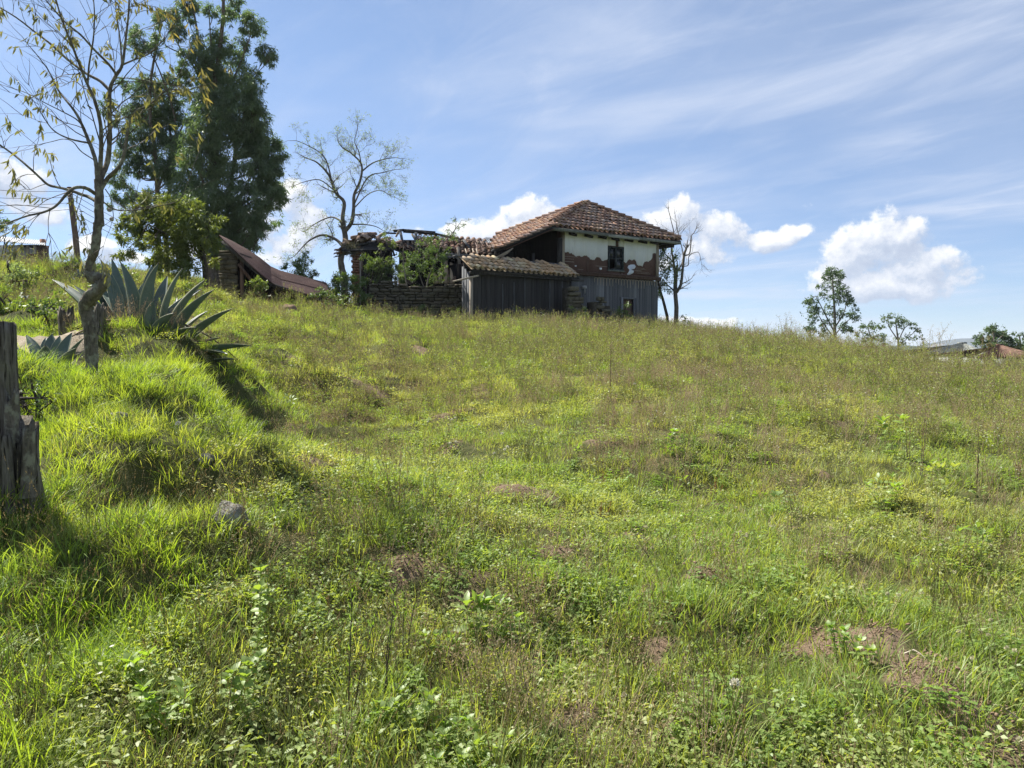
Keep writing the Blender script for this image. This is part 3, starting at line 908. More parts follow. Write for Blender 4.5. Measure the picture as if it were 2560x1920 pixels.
# adobe upper wall (front, right side, left return), window opening left free
wx0, wx1 = wx(1518), wx(1556)
wzb, wzt = wz(1536, 676), wz(1536, 617)
dx0, dx1 = wx(1552), wx(1586)
dzt = wz(1568, 748)
g = G()
box(g, 0, wx0, 0, .35, zbeam + .04, 4.12); box(g, wx1, XR, 0, .35, zbeam + .04, 4.12)
box(g, wx0, wx1, 0, .35, zbeam + .04, wzb); box(g, wx0, wx1, 0, .35, wzt, 4.12)
box(g, XR - .35, XR, .352, 3.1, -.3, 4.12)
g.obj('wall', M['adobe'], house)
g = G(); box(g, 0, .30, .352, 2.6, zbeam + .04, 4.12); g.obj('porch_side_wall', M['black_wood'], house)  # left adobe return coloured black for the deep shade inside the porch
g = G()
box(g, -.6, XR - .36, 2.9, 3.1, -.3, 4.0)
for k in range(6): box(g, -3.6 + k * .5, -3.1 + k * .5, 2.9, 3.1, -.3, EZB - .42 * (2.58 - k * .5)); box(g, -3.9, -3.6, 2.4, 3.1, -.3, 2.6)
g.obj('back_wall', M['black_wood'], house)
# plaster with a ragged lower edge, standing 25 mm proud
edge = [(183, 680), (215, 674), (245, 672), (270, 688), (300, 690), (322, 715), (370, 728), (430, 741), (445, 722), (462, 718), (490, 722), (520, 745), (545, 768), (590, 785), (605, 760), (622, 742), (660, 742), (690, 770), (700, 788), (735, 778), (760, 770),
        (960, 800), (1005, 806), (1020, 785), (1045, 765), (1070, 775), (1100, 773), (1128, 790), (1138, 820), (1145, 842), (1180, 846), (1210, 852), (1222, 815), (1240, 800), (1290, 795), (1325, 775), (1338, 740), (1306, 722), (1320, 690), (1345, 684)]
ex = [wx(1370 + a / 5.185) for a, b in edge]; ez = [wz(1370 + a / 5.185, 500 + b / 5.185) for a, b in edge]
g = G()
def plaster_run(x0, x1):
    n = max(4, int((x1 - x0) / .018)); xs = np.linspace(x0, x1, n)
    zb = np.interp(xs, ex, ez) + (fbm(xs, xs * 0, 9, 3, 4) - .5) * .10 + (fbm(xs, xs * 0, 34, 2, 5) - .5) * .05
    V = []
    for x, z in zip(xs, zb):
        V += [(x, -.026, z), (x, -.026, 4.1), (x, -.001, z - .004)]
    F = [(3 * k, 3 * k + 3, 3 * k + 4, 3 * k + 1) for k in range(n - 1)] + [(3 * k + 2, 3 * k + 5, 3 * k + 3, 3 * k) for k in range(n - 1)]
    g.add(V, F, 0)
plaster_run(.14, wx0 - .03); plaster_run(wx1 + .03, XR - .16)
box(g, wx0 - .03, wx(1540) - .09, -.026, -.001, wzt + .03, 4.1); box(g, wx(1540) + .09, wx1 + .03, -.026, -.001, wzt + .03, 4.1)
g.obj('plaster', M['plaster'], house)
# surviving islands of plaster
for pts in ([(1030, 850), (1062, 838), (1110, 838), (1124, 862), (1112, 890), (1085, 882), (1060, 895), (1078, 925), (1100, 918), (1095, 945), (1062, 965), (1025, 975), (1014, 958), (1034, 940), (1046, 905), (1022, 878)], [(655, 880), (685, 876), (690, 900), (668, 906)], [(340, 848), (360, 846), (362, 862), (345, 864)]):
    g = G(); c = np.mean(pts, 0)
    P = [(wx(1370 + a / 5.185), wz(1370 + a / 5.185, 500 + b / 5.185)) for a, b in pts]
    n = len(P)
    cx_, cz_ = wx(1370 + c[0] / 5.185), wz(1370 + c[0] / 5.185, 500 + c[1] / 5.185)
    V = [(cx_, -.022, cz_)] + [(x, -.020, z) for x, z in P] + [(x, .0, z) for x, z in P]
    g.add(V, [(0, k + 1, (k + 1) % n + 1) for k in range(n)], 0)
    g.F4.append(np.array([(k + 1, n + k + 1, n + (k + 1) % n + 1, (k + 1) % n + 1) for k in range(n)])); g.m4.append(np.zeros(n))
    g.obj('plaster_patch', M['plaster'], house)
# timbers
def part_box(name, mat, parent, *a, **k):
    g = G(); box(g, *a, **k); return g.obj(name, mat, parent)
part_box('corner_post', M['pale_wood'], house, .0, .14, -.05, .10, zbeam + .1, 4.1)
part_box('corner_post', M['pale_wood'], house, XR - .16, XR + .012, -.05, .012, zbeam + .1, wz(1640, 588))
part_box('post', M['brown_wood'], house, wx(1467) - .05, wx(1467) + .05, -.022, .01, zbeam + .1, wz(1467, 650))
part_box('post', M['brown_wood'], house, wx(1540) - .07, wx(1540) + .07, -.045, .01, wzt + .04, 4.08)
part_box('post', M['brown_wood'], house, wx(1550) - .06, wx(1550) + .05, -.022, .01, zbeam + .1, wzb - .05)
for a, b, z in [(180, 380, 728), (190, 330, 795), (610, 760, 856), (1120, 1240, 880), (1130, 1260, 896), (1110, 1200, 915), (1130, 1300, 930), (1090, 1160, 985), (210, 330, 760), (380, 450, 900), (600, 740, 975), (1150, 1320, 950), (1000, 1100, 830)]:
    xa, xb = wx(1370 + a / 5.185), wx(1370 + b / 5.185); zz2 = wz(1370 + a / 5.185, 500 + z / 5.185)
    part_box('lath', M['pale_wood'], house, xa, xb, -.012, .005, zz2, zz2 + .013)
g = G(); beam(g, (-.1, -.06, zbeam), (XR + .08, -.06, zbeam), .16, .12); g.obj('floor_beam', M['brown_wood'], house)
g = G(); beam(g, (-.1, -.15, zbeam + .075), (XR + .08, -.15, zbeam + .075), .05, .05); g.obj('beam_ledge', M['brown_wood'], house)
# lower board wall
gap = random.Random(5)
x = -1.0
bm = []
for k in range(4):
    g = G(); box(g, -.5, .5, -.5, .5, -.5, .5, jit=.015); bm.append(g.mesh('board', M['grey_wood']))
while x < XR:
    w = gap.uniform(.13, .20)
    zt = zbeam - .07
    zb = -.5
    if x + w > dx0 and x < dx1: zb = dzt + .08
    y = gap.uniform(-.012, .012)
    inst('board', gap.choice(bm), house, (x + w / 2 - .006, .03 + y, (zb + zt) / 2), (gap.uniform(-.006, .006), gap.uniform(-.004, .004), gap.uniform(-.03, .03)), (w - .014, .035, zt - zb))
    # cover strip with a pale arch head
    x += w
# pale scalloped remains of limewash below the beam
g = G()
lx = wx(1484)
while lx < XR - .1:
    w = random.uniform(.16, .2); dp = random.uniform(.20, .42)
    ys = -.0
    for s in (-1, 1):
        V = []
        for k in range(7):
            t = k / 6
            xx = lx + w / 2 + s * (w * .46 * math.sqrt(1 - (1 - min(t * 3, 1)) ** 2))
            zz3 = zbeam - .085 - dp * t
            V += [(xx - .03 * (1 - t * .6), -.03, zz3), (xx + .03 * (1 - t * .6), -.03, zz3)]
        g.add(V, [(2 * k, 2 * k + 1, 2 * k + 3, 2 * k + 2) for k in range(6)], 0)
    lx += w
o = g.obj('limewash_traces', M['pale_wood'], house); o['kind'] = 'stuff'
g = G(); box(g, -.9, XR - .4, .35, .40, -.4, zbeam - .1); g.obj('inner_wall', M['black_wood'], house)
# window
win = part_box('window', M['blue_frame'], house, wx0, wx0 + .07, -.055, .05, wzb, wzt)
for a in ((wx1 - .07, wx1, wzb, wzt), (wx0 + .07, wx1 - .07, wzb, wzb + .06), (wx0 + .07, wx1 - .07, wzt - .06, wzt), ((wx0 + wx1) / 2 - .02, (wx0 + wx1) / 2 + .02, wzb + .06, wzt - .06)):
    part_box('frame', M['blue_frame'], win, a[0], a[1], -.052, .045, a[2], a[3])
zm = (wzb + wzt) / 2
part_box('frame', M['blue_frame'], win, wx0 + .07, (wx0 + wx1) / 2 - .02, -.048, .04, zm - .02, zm + .02)
part_box('frame', M['blue_frame'], win, (wx0 + wx1) / 2 + .02, wx1 - .07, -.048, .04, zm - .02, zm + .02)
xm = (wx0 + wx1) / 2
for (a, b, c, d) in ((wx0 + .07, xm - .02, zm + .02, wzt - .06), (xm + .02, wx1 - .07, zm + .02, wzt - .06), (xm + .02, wx1 - .07, wzb + .06, zm - .02)):
    part_box('pane', M['glass'], win, a, b, .0, .006, c, d)
part_box('sill', M['green_wood'], win, wx0 - .06, wx1 + .04, -.09, .02, wzb - .05, wzb - .003)
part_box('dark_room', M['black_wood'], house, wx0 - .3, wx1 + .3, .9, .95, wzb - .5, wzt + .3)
# low hatch
hatch = part_box('hatch', M['grey_wood'], house, dx0 - .02, dx0 + .09, -.04, .05, -.4, dzt + .08)
part_box('jamb', M['grey_wood'], hatch, dx1 - .09, dx1 + .02, -.04, .05, -.4, dzt + .08)
part_box('lintel', M['grey_wood'], hatch, dx0 + .09, dx1 - .09, -.045, .05, dzt, dzt + .08)
part_box('door', M['brown_wood'], hatch, dx0 + .09, dx1 - .09, .09, .12, -.4, dzt)
# porch: floor, posts, back boards, ceiling
part_box('porch_floor', M['dark_wood'], house, -3.6, -.002, -.1, 2.4, zbeam - .1, zbeam + .02)
part_box('porch_post', M['dark_wood'], house, wx(1395) - .05, -.01, -.06, .06, zbeam + .02, 3.75)
part_box('porch_post', M['dark_wood'], house, wx(1330), wx(1330) + .10, -.05, .05, zbeam + .02, 3.0)
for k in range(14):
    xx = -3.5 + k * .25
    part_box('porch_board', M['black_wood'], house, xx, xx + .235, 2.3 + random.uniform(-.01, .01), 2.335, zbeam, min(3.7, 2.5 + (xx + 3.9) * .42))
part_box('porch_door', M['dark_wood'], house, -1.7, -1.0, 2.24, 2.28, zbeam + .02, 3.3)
part_box('porch_rail', M['grey_wood'], house, wx(1262), wx(1300), -.08, -.04, zbeam + .12, zbeam + .17)
# roof
EZ = 4.08
AP = Vector((3.34, 2.4, 5.92))
FL, FR, BR, BL = Vector((-1.02, -.6, EZ)), Vector((6.84, -.6, EZ)), Vector((6.84, 3.6, EZ)), Vector((-1.02, 3.6, EZ))
roof = bpy.data.objects.new('roof', None)
g = G()
TH = Vector((0, 0, -.06))
def deck(g, pts):
    n = len(pts)
    V = [tuple(p) for p in pts] + [tuple(p + TH) for p in pts]
    if n == 3:
        g.add(V, [(0, 1, 2), (5, 4, 3)], 0)
    else:
        g.add(V, [(0, 1, 2, 3), (7, 6, 5, 4)], 0)
    q = [(i_, i_ + n, (i_ + 1) % n + n, (i_ + 1) % n) for i_ in range(n)]
    g.F4.append(np.array(q) + g.n - 2 * n); g.m4.append(np.zeros(n))
leftslope = (AP.z - FL.z) / (AP.x - FL.x)
LX = -3.85
LL = Vector((LX, -.6, FL.z - leftslope * (FL.x - LX)))
LB = Vector((LX + .1, -.1, FL.z - leftslope * (FL.x - LX - .1)))
deck(g, [FL, FR, AP]); deck(g, [FR, BR, AP]); deck(g, [BR, BL, AP]); deck(g, [BL, FL, AP]); deck(g, [LL, FL, Vector((FL.x, 3.6, FL.z)), LB])
roof = g.obj('roof', M['dark_wood'], house)
fs = (AP - Vector((AP.x, FL.y, FL.z)))
def keep_front(u, s):
    t = s / fs.length
    return t < 1.0 and u > (AP.x - FL.x) * t + .05 and u < (FR.x - FL.x) - (FR.x - AP.x) * t - .02
SF = fs.normalized()
n1 = tile_face(roof, TILE_A, FL + Vector((0, 0, .02)), (1, 0, 0), SF, 7.86, fs.length, lambda u, s: keep_front(u, s) and not (4.1 < u < 4.45 and .95 < s < 1.3), jit=.022)
channels(roof, M['tile'], FL + Vector((0, 0, .02)), (1, 0, 0), SF, 7.86, fs.length, keep_front)
# left face: rows run back, slope up to the right
ls = Vector((AP.x - LX, 0, AP.z - LL.z))
SL = ls.normalized()
def keep_left(u, s):
    x_ = LX + s * SL.x; y_ = -.6 + u
    if x_ > FL.x:
        t = (x_ - FL.x) / (AP.x - FL.x)
        return t < 1 and y_ > -.6 + 3.0 * t + .05 and y_ < 3.6 - 1.2 * t
    t = (x_ - LX) / (FL.x - LX)
    return y_ < -.2 + 3.8 * t
# U must make U x S point up: U = +y needs S = -x; so run along -y instead
tile_face(roof, TILE_A, Vector((LX, 3.6, LL.z + .02)), (0, -1, 0), SL, 4.2, ls.length, lambda u, s: keep_left(4.2 - u, s))
rs = Vector((-(FR.x - AP.x), 0, AP.z - FR.z)); SRr = rs.normalized()
def keep_right(u, s):
    t = s / rs.length
    return t < 1 and u > 3 * t and u < 4.2 - 1.2 * t
tile_face(roof, TILE_A, FR + Vector((0, 0, .02)), (0, 1, 0), SRr, 4.2, rs.length, keep_right, stuff=True)
ridge_tiles(roof, TILE_A, FL + Vector((.0, 0, .10)), AP + Vector((0, 0, .06)))
ridge_tiles(roof, TILE_A, FR + Vector((-.1, 0, .06)), AP + Vector((0, 0, .06)))
ridge_tiles(roof, TILE_A, BL + Vector((.0, 0, .08)), AP + Vector((0, 0, .06)))
g = G()
for k in range(4):
    blob(g, AP + Vector((random.uniform(-.22, .22), random.uniform(-.1, .1), .13)), (.16, .12, .10), 0, .3, 8, 5)
g.obj('ridge_cap', M['clod'], house)
# eave boards, rafters
for a, b, dz in ((FL.x + .02, 2.2, -.02), (2.2, 4.1, -.045), (4.1, FR.x, -.03)):
    g = G(); beam(g, (a, -.585, EZ - .06 + dz), (b - .01, -.585, EZ - .06 + dz), .05, .13); g.obj('eave_board', M['green_wood'], house)
g = G(); beam(g, (FR.x - .02, -.55, EZ - .07), (FR.x - .02, 3.5, EZ - .07), .05, .13); g.obj('eave_board', M['grey_wood'], house)
g = G(); beam(g, tuple(LL + Vector((0, -.01, -.05))), tuple(FL + Vector((0, -.01, -.05))), .05, .10); g.obj('verge_board', M['dark_wood'], house)
for xr in (.45, 1.3, 2.15, 2.95, 3.75, 4.6, 5.4):
    g = G(); beam(g, (xr, .3, 4.08), (xr + random.uniform(-.05, .05), -.5, 3.86 + random.uniform(-.02, .02)), .13, .12); g.obj('rafter', M['dark_wood'], house)
g = G(); beam(g, (XR - .1, .2, 3.86), (6.55, -.42, 3.86), .14, .14); g.obj('rafter', M['dark_wood'], house)
g = G(); beam(g, (XR + .5, -.35, 3.84), (XR + .5, 3.3, 3.84), .12, .12); g.obj('rafter', M['dark_wood'], house)
# corrugated iron under the left slope and loose battens at its foot
for k, (xa, xb) in enumerate(((-3.4, -2.1), (-2.15, -.9))):
    g = G()
    za = FL.z - leftslope * (FL.x - xa) - .10; zb_ = FL.z - leftslope * (FL.x - xb) - .10
    corr(g, (xa, -.72, za - .02), (xa, .4, za), (xb, .4, zb_), (xb, -.70, zb_ - .02), 7, .02)
    g.obj('iron_sheet', M['rust'], house)
for k in range(5):
    g = G(); beam(g, (LX - .05 - .05 * k, -.72 + .05 * k, LL.z - .30 - .05 * k), (LX + .75 - .03 * k, -.74 + .05 * k, LL.z + .12 - .045 * k), .05, .035); g.obj('batten', M['pale_wood'], house)

# meter box and conduit on the board wall
mb = thing('meter_box', tuple(house.matrix_basis @ Vector((wx(1457), -.07, wz(1457, 718)))), WALL_ROT, 'small grey electricity meter box on the board wall right of the shed', 'meter box')
hm = Matrix.Translation((HX, HY, Z0)) @ Matrix.Rotation(WALL_ROT, 4, 'Z')
mb.location = hm @ Vector((wx(1457), -.07, wz(1457, 718)))
part_box('case', M['box'], mb, -.10, .10, -.06, .05, -.06, .06)
part_box('dial', M['wire'], mb, -.025, .025, -.064, -.06, -.02, .02)
part_box('conduit', M['box'], mb, .015, .04, -.03, .0, -.30, -.06)

# ------------------------------------------------------------------ lean-to shed in front
SX, SY, SZ = -1.55, 29.5, 2.62
def sx_(px, yl=0.0): return wx(px, SX, SY, yl)
def sz_(px, py, yl=0.0): return wz(px, py, SX, SY, SZ, yl)
shed = thing('lean_to_shed', (SX, SY, SZ), WALL_ROT, 'low dark board shed with lichened clay tile roof, standing in front of the house', 'shed')
SLN = 5.32
ez_l = 2.0; ez_r = 1.96
SB, RISE = .92, .56
g = G(); deck(g, [Vector((0, 0, ez_l)), Vector((SLN, 0, ez_r)), Vector((SLN, SB, ez_r + RISE)), Vector((0, SB, ez_l + RISE))])
sroof = g.obj('roof', M['dark_wood'], shed)
S2 = Vector((0, SB, RISE)).normalized(); sl2 = math.hypot(SB, RISE)
miss = {(2, 3), (9, 3), (13, 3)}
tile_face(sroof, TILE_B, (0.0, 0, ez_l + .02), (1, 0, (ez_r - ez_l) / SLN), S2, SLN - .1, sl2 + .05, lambda u, s: not (s > .95 and random.random() < .3), pitch=.252, expo=.285, jit=.025)
channels(sroof, M['tile_old'], (0.0, 0, ez_l + .02), (1, 0, (ez_r - ez_l) / SLN), S2, SLN - .1, sl2, lambda u, s: True, pitch=.252)
for k, (a, b) in enumerate(((-.2, 1.4), (1.35, 2.6), (2.55, 3.9), (3.85, 5.1))):
    g = G(); beam(g, (a, SB + .02, ez_l + RISE + .05 + random.uniform(-.02, .02)), (b, SB + .02, ez_r + RISE + .04 + random.uniform(-.02, .02)), .22, .05); g.obj('ridge_plank', M['grey_wood'], shed)
SW = .25   # wall set back under the eave
xa = sx_(1183, SW)
x = xa; xe = sx_(1426, SW)
bm2 = []
for k in range(5):
    g = G(); box(g, -.5, .5, -.5, .5, -.5, .5, jit=.02); bm2.append(g.mesh('board', M['dark_wood']))
while x < xe:
    w = gap.uniform(.10, .19)
    tall = 1.93 + gap.uniform(-.04, .02)
    inst('board', gap.choice(bm2), shed, (x + w / 2, SW + gap.uniform(-.012, .014), (tall - .45) / 2), (gap.uniform(-.008, .008), gap.uniform(-.006, .006), gap.uniform(-.08, .08)), (w - gap.uniform(.006, .022), .03, tall + .45))
    x += w
part_box('corner_post', M['pale_wood'], shed, xa - .13, xa - .03, SW - .05, SW + .06, -.6, 1.75)
for px in (1255, 1283, 1310, 1403, 1372):
    xx = sx_(px, SW)
    part_box('cover_strip', M['grey_wood'], shed, xx, xx + .028, SW - .045, SW - .022, -.3, 1.7 + random.uniform(-.2, .2))
part_box('back_boards', M['black_wood'], shed, xa, xe, SB + .02, SB + .05, -.5, ez_l + RISE - .08)
part_box('side_boards', M['dark_wood'], shed, xa - .02, xa + .01, SW + .06, SB, -.5, 2.0)
for yy, hh_ in ((.45, 1.95), (.65, 2.1), (.85, 2.2)):
    part_box('side_board', M['grey_wood'], shed, xa - .09, xa - .06, yy - .08, yy + .09, -.5, hh_)
g = G(); beam(g, (-.55, .45, 1.55), (.25, -.12, 1.78), .10, .06); g.obj('bracket', M['pale_wood'], shed)
g = G(); beam(g, (0, .1, ez_l - .10), (SLN, .1, ez_r - .10), .09, .10); g.obj('wall_plate', M['dark_wood'], shed)
# roof end: right lower corner hangs over
g = G(); beam(g, (SLN - .45, -.05, ez_r - .11), (SLN + .35, .15, ez_r - .08), .08, .09); g.obj('bracket', M['dark_wood'], shed)

# ------------------------------------------------------------------ stone piers and walls
def frame_at(px, py, Yd, rz=WALL_ROT):
    p = spot(px, py, Yd); return (p.x, p.y, float(hs(p.x, p.y)))
def wall_thing(name, px0, px1, Yd, rz, top, label, cat, depth=.5, **kw):
    """Wall whose left end is seen at px0, right end at px1."""
    p = spot(px0, 800, Yd)
    c, s = math.cos(rz), math.sin(rz)
    k = (px1 - 1280) / FPX
    L = (k * p.y - p.x) / (c - k * s)
    zb = min(hs(p.x, p.y), hs(p.x + c * L, p.y + s * L))
    t = thing(name, (p.x, p.y, zb), rz, label, cat)
    stone_wall(t, 0, L, 0, depth, lambda x: float(np.interp(x / L, [q[0] for q in top], [q[1] for q in top])), **kw)
    print(name, 'len', round(L, 2), 'base', round(zb, 2), 'Y', Yd)
    return t
wall_thing('stone_pier', 1424, 1458, 31.2, WALL_ROT, [(0, 1.75), (.5, 1.8), (.8, 1.5), (1, 1.2)], 'dry stone pier between the shed and the board wall', 'pier', .6, mean=.34, course=.19)
wall_thing('broken_stone_stub', 1482, 1530, 31.5, R(20), [(0, .55), (.2, 1.15), (.42, 1.60), (.6, 1.55), (.75, 1.1), (1, .6)], 'broken mossy stone stub standing in the weeds before the house', 'pier', .7, mean=.24, course=.15)
wall_thing('stone_wall', 925, 1173, 31.0, R(4), [(0, 1.50), (.12, 1.62), (.25, 1.55), (.4, 1.5), (.5, 1.42), (.6, 1.38), (.8, 1.50), (.95, 1.52), (1, 1.4)], 'long dry stone wall left of the shed, shrubs growing against it', 'stone wall', .5, mean=.27, course=.125)

# ------------------------------------------------------------------ ground sheet
def graded(lo, hi, n_lo, n_hi, s, c=0.0):
    """Coordinates dense near c, sparse far away."""
    a = np.linspace(0, 1, n_hi + 1)[1:]; b = np.linspace(0, 1, n_lo + 1)[1:]
    f = lambda t, L: np.sinh(t * math.asinh(L / s)) * s
    return np.concatenate([(c - f(b, c - lo))[::-1], [c], c + f(a, hi - c)])
gx = graded(-9000, 9000, 300, 300, 5.0, -.5)
gy = graded(-9000, 9000, 90, 440, 4.5, 3.0)
X, Y = np.meshgrid(gx, gy)
Z = h(X, Y)
V = np.stack([X, Y, Z], -1).reshape(-1, 3)
nx, ny = len(gx), len(gy)
i = np.arange(ny - 1)[:, None] * nx; j = np.arange(nx - 1)[None, :]
F = np.stack([i + j, i + j + 1, i + j + 1 + nx, i + j + nx], -1).reshape(-1, 4)
gg = G(); gg.add(V, F, 0)
ground = tag(gg.obj('ground', M['ground'], smooth=True), 'grassy hillside ground with bare soil patches', kind='structure')
for nm, fn in (('soil', soil_at), ('track', path_at)):
    a = ground.data.attributes.new(nm, 'FLOAT', 'POINT')
    vals = fn(V[:, 0], V[:, 1])
    a.data.foreach_set('value', np.asarray(vals, np.float32))

def ridge(name, mat, Y, prof_pts, depth, label, seed):
    """Far hill as a solid ridge: crest heights given in photo pixels along the skyline."""
    g = G(); n = 120; rows = 12
    xs = np.linspace(prof_pts[0][0], prof_pts[-1][0], n)
    hs_ = np.interp(xs, [p[0] for p in prof_pts], [p[1] for p in prof_pts])
    V = []
    for r_ in range(rows):
        t = r_ / (rows - 1)
        for k in range(n):
            p = spot(xs[k], hs_[k], Y)
            top = p.z + (fbm(np.array([xs[k] * .02]), np.array([0.0]), 1, 4, seed)[0] - .5) * Y * .004
            zz_ = top * math.sin(t * math.pi) ** .8 + -60 * (1 - math.sin(t * math.pi))
            V.append((p.x, Y + (t - .5) * depth, zz_))
    F = [(r_ * n + k, r_ * n + k + 1, (r_ + 1) * n + k + 1, (r_ + 1) * n + k) for r_ in range(rows - 1) for k in range(n - 1)]
    g.add(V, F, 0)
    return tag(g.obj(name, mat, smooth=True), label, kind='structure')
ridge('mountain', M['mountain'], 4200, [(1200, 900), (1700, 868), (2100, 868), (2330, 866), (2385, 852), (2420, 846), (2460, 846), (2520, 858), (2700, 862), (3400, 880)], 1600, 'blue far mountain behind the trees on the right', 3)
ridge('hills', M['hill'], 1500, [(300, 900), (900, 880), (1500, 870), (1700, 862), (1800, 862), (2100, 866), (2260, 864), (2330, 868), (2500, 872), (2900, 864), (3600, 890)], 700, 'dark wooded hills on the horizon', 8)

# ------------------------------------------------------------------ scatter of ground plants (nobody could count them)
def scatter(name, variants, P, rot, scl, label):
    me = bpy.data.meshes.new(name)
    me.vertices.add(len(P)); me.vertices.foreach_set('co', P.astype(np.float32).ravel())
    a = me.attributes.new('rot', 'FLOAT_VECTOR', 'POINT'); a.data.foreach_set('vector', rot.astype(np.float32).ravel())
    a = me.attributes.new('scl', 'FLOAT', 'POINT'); a.data.foreach_set('value', scl.astype(np.float32))
    a = me.attributes.new('idx', 'INT', 'POINT'); a.data.foreach_set('value', rng.integers(0, len(variants), len(P)).astype(np.int32))
    o = bpy.data.objects.new(name, me)
    scene.collection.objects.link(o)
    ng = bpy.data.node_groups.new(name + '_scatter', 'GeometryNodeTree')
    ng.interface.new_socket('Geometry', in_out='INPUT', socket_type='NodeSocketGeometry')
    ng.interface.new_socket('Geometry', in_out='OUTPUT', socket_type='NodeSocketGeometry')
    N = NT(ng)
    gi = N.n('NodeGroupInput'); go = N.n('NodeGroupOutput')
    join = N.n('GeometryNodeJoinGeometry')
    for vmesh in variants:
        src = bpy.data.objects.new(name + '_source', vmesh)      # never linked: only its geometry is read
        oi = N.n('GeometryNodeObjectInfo', transform_space='ORIGINAL')
        oi.inputs['Object'].default_value = src
        oi.inputs['As Instance'].default_value = False
        gti = N.n('GeometryNodeGeometryToInstance')
        ng.links.new(oi.outputs['Geometry'], gti.inputs[0])
        ng.links.new(gti.outputs[0], join.inputs[0])
    def attr(nm, ty):
        nd = N.n('GeometryNodeInputNamedAttribute', data_type=ty)
        nd.inputs[0].default_value = nm
        return nd.outputs[0]
    iop = N.n('GeometryNodeInstanceOnPoints')
    ng.links.new(gi.outputs[0], iop.inputs['Points'])
    ng.links.new(join.outputs[0], iop.inputs['Instance'])
    iop.inputs['Pick Instance'].default_value = True
    ng.links.new(attr('idx', 'INT'), iop.inputs['Instance Index'])
    e2r = N.n('FunctionNodeEulerToRotation')
    ng.links.new(attr('rot', 'FLOAT_VECTOR'), e2r.inputs[0])
    ng.links.new(e2r.outputs[0], iop.inputs['Rotation'])
    ng.links.new(attr('scl', 'FLOAT'), iop.inputs['Scale'])
    ng.links.new(iop.outputs[0], go.inputs[0])
    md = o.modifiers.new('scatter', 'NODES'); md.node_group = ng
    return tag(o, label, kind='stuff')

def blades(g, n, spread, L, w, lean, curve, seg=3, mat=0, face_out=.5):
    """n grass blades, vectorised: bent tapering strips."""
    a = rng.uniform(0, 2 * np.pi, n); r = spread * np.sqrt(rng.uniform(0, 1, n))
    bx, by = r * np.cos(a), r * np.sin(a)
    Ls = rng.uniform(L[0], L[1], n); ws = rng.uniform(w[0], w[1], n)
    az = a * face_out + rng.uniform(0, 2 * np.pi, n) * (1 - face_out)
    th = rng.uniform(*lean, n); cu = rng.uniform(*curve, n)
    d = np.stack([np.cos(az), np.sin(az)], -1)
    tw = rng.uniform(-.9, .9, n)
    side = np.stack([-np.sin(az + tw), np.cos(az + tw), np.zeros(n)], -1)
    vv = rng.uniform(0, 1, n)
    rows = []
    x = np.zeros(n); z = np.full(n, -.015); ang = th.copy()
    for k in range(seg + 1):
        t = k / seg
        c = np.stack([bx + d[:, 0] * x, by + d[:, 1] * x, z], -1)
        wk = ws * (1 - t ** 1.6) * (.75 + .5 * math.sin(min(t * 3, 1.57)))
        if k < seg:
            rows.append(np.stack([c - side * wk[:, None] / 2, c + side * wk[:, None] / 2], 1))
        else:
            rows.append(c[:, None, :])
        x = x + np.sin(ang) * Ls / seg; z = z + np.cos(ang) * Ls / seg
        ang = ang + cu / seg
    V = np.concatenate(rows, 1)                     # n, 2*seg+1, 3
    m = 2 * seg + 1
    base = np.arange(n)[:, None] * m
    q = []
    for k in range(seg - 1):
        q.append(np.concatenate([base + 2 * k, base + 2 * k + 1, base + 2 * k + 3, base + 2 * k + 2], 1))
    t3 = np.concatenate([base + 2 * seg - 2, base + 2 * seg - 1, base + 2 * seg], 1)
    vvv = np.repeat(vv, m)
    hh = np.tile(np.concatenate([np.repeat(np.arange(seg) / seg, 2), [1.0]]), n)
    n0 = g.n
    g.add(V.reshape(-1, 3), np.concatenate(q) if q else t3, mat, vvv, hh)
    if q:
        g.F3.append(t3 + n0); g.m3.append(np.full(n, mat))
    return g

def leaves(g, P, D, L, W, mat=0, droop=.0, fold=.0, hh=None, nrm=None):
    """Diamond leaves: base points P, directions D (unit), lengths L, widths W."""
    n = len(P)
    up = rng.normal(0, 1, (n, 3)) if nrm is None else nrm
    S = np.cross(D, up); S /= np.maximum(np.linalg.norm(S, axis=1, keepdims=True), 1e-6)
    U = np.cross(S, D)
    L = np.broadcast_to(L, (n,))[:, None]; W = np.broadcast_to(W, (n,))[:, None]
    mid = P + D * L * .42 + U * L * .06
    tip = P + D * L - U * L * droop
    V = np.stack([P, mid - S * W / 2 + U * fold * W, tip, mid + S * W / 2 + U * fold * W], 1)
    F = np.arange(n)[:, None] * 4 + np.array([0, 1, 2, 3])
    return g.add(V.reshape(-1, 3), F, mat, np.repeat(rng.uniform(0, 1, n), 4), np.repeat(np.full(n, .9) if hh is None else hh, 4))
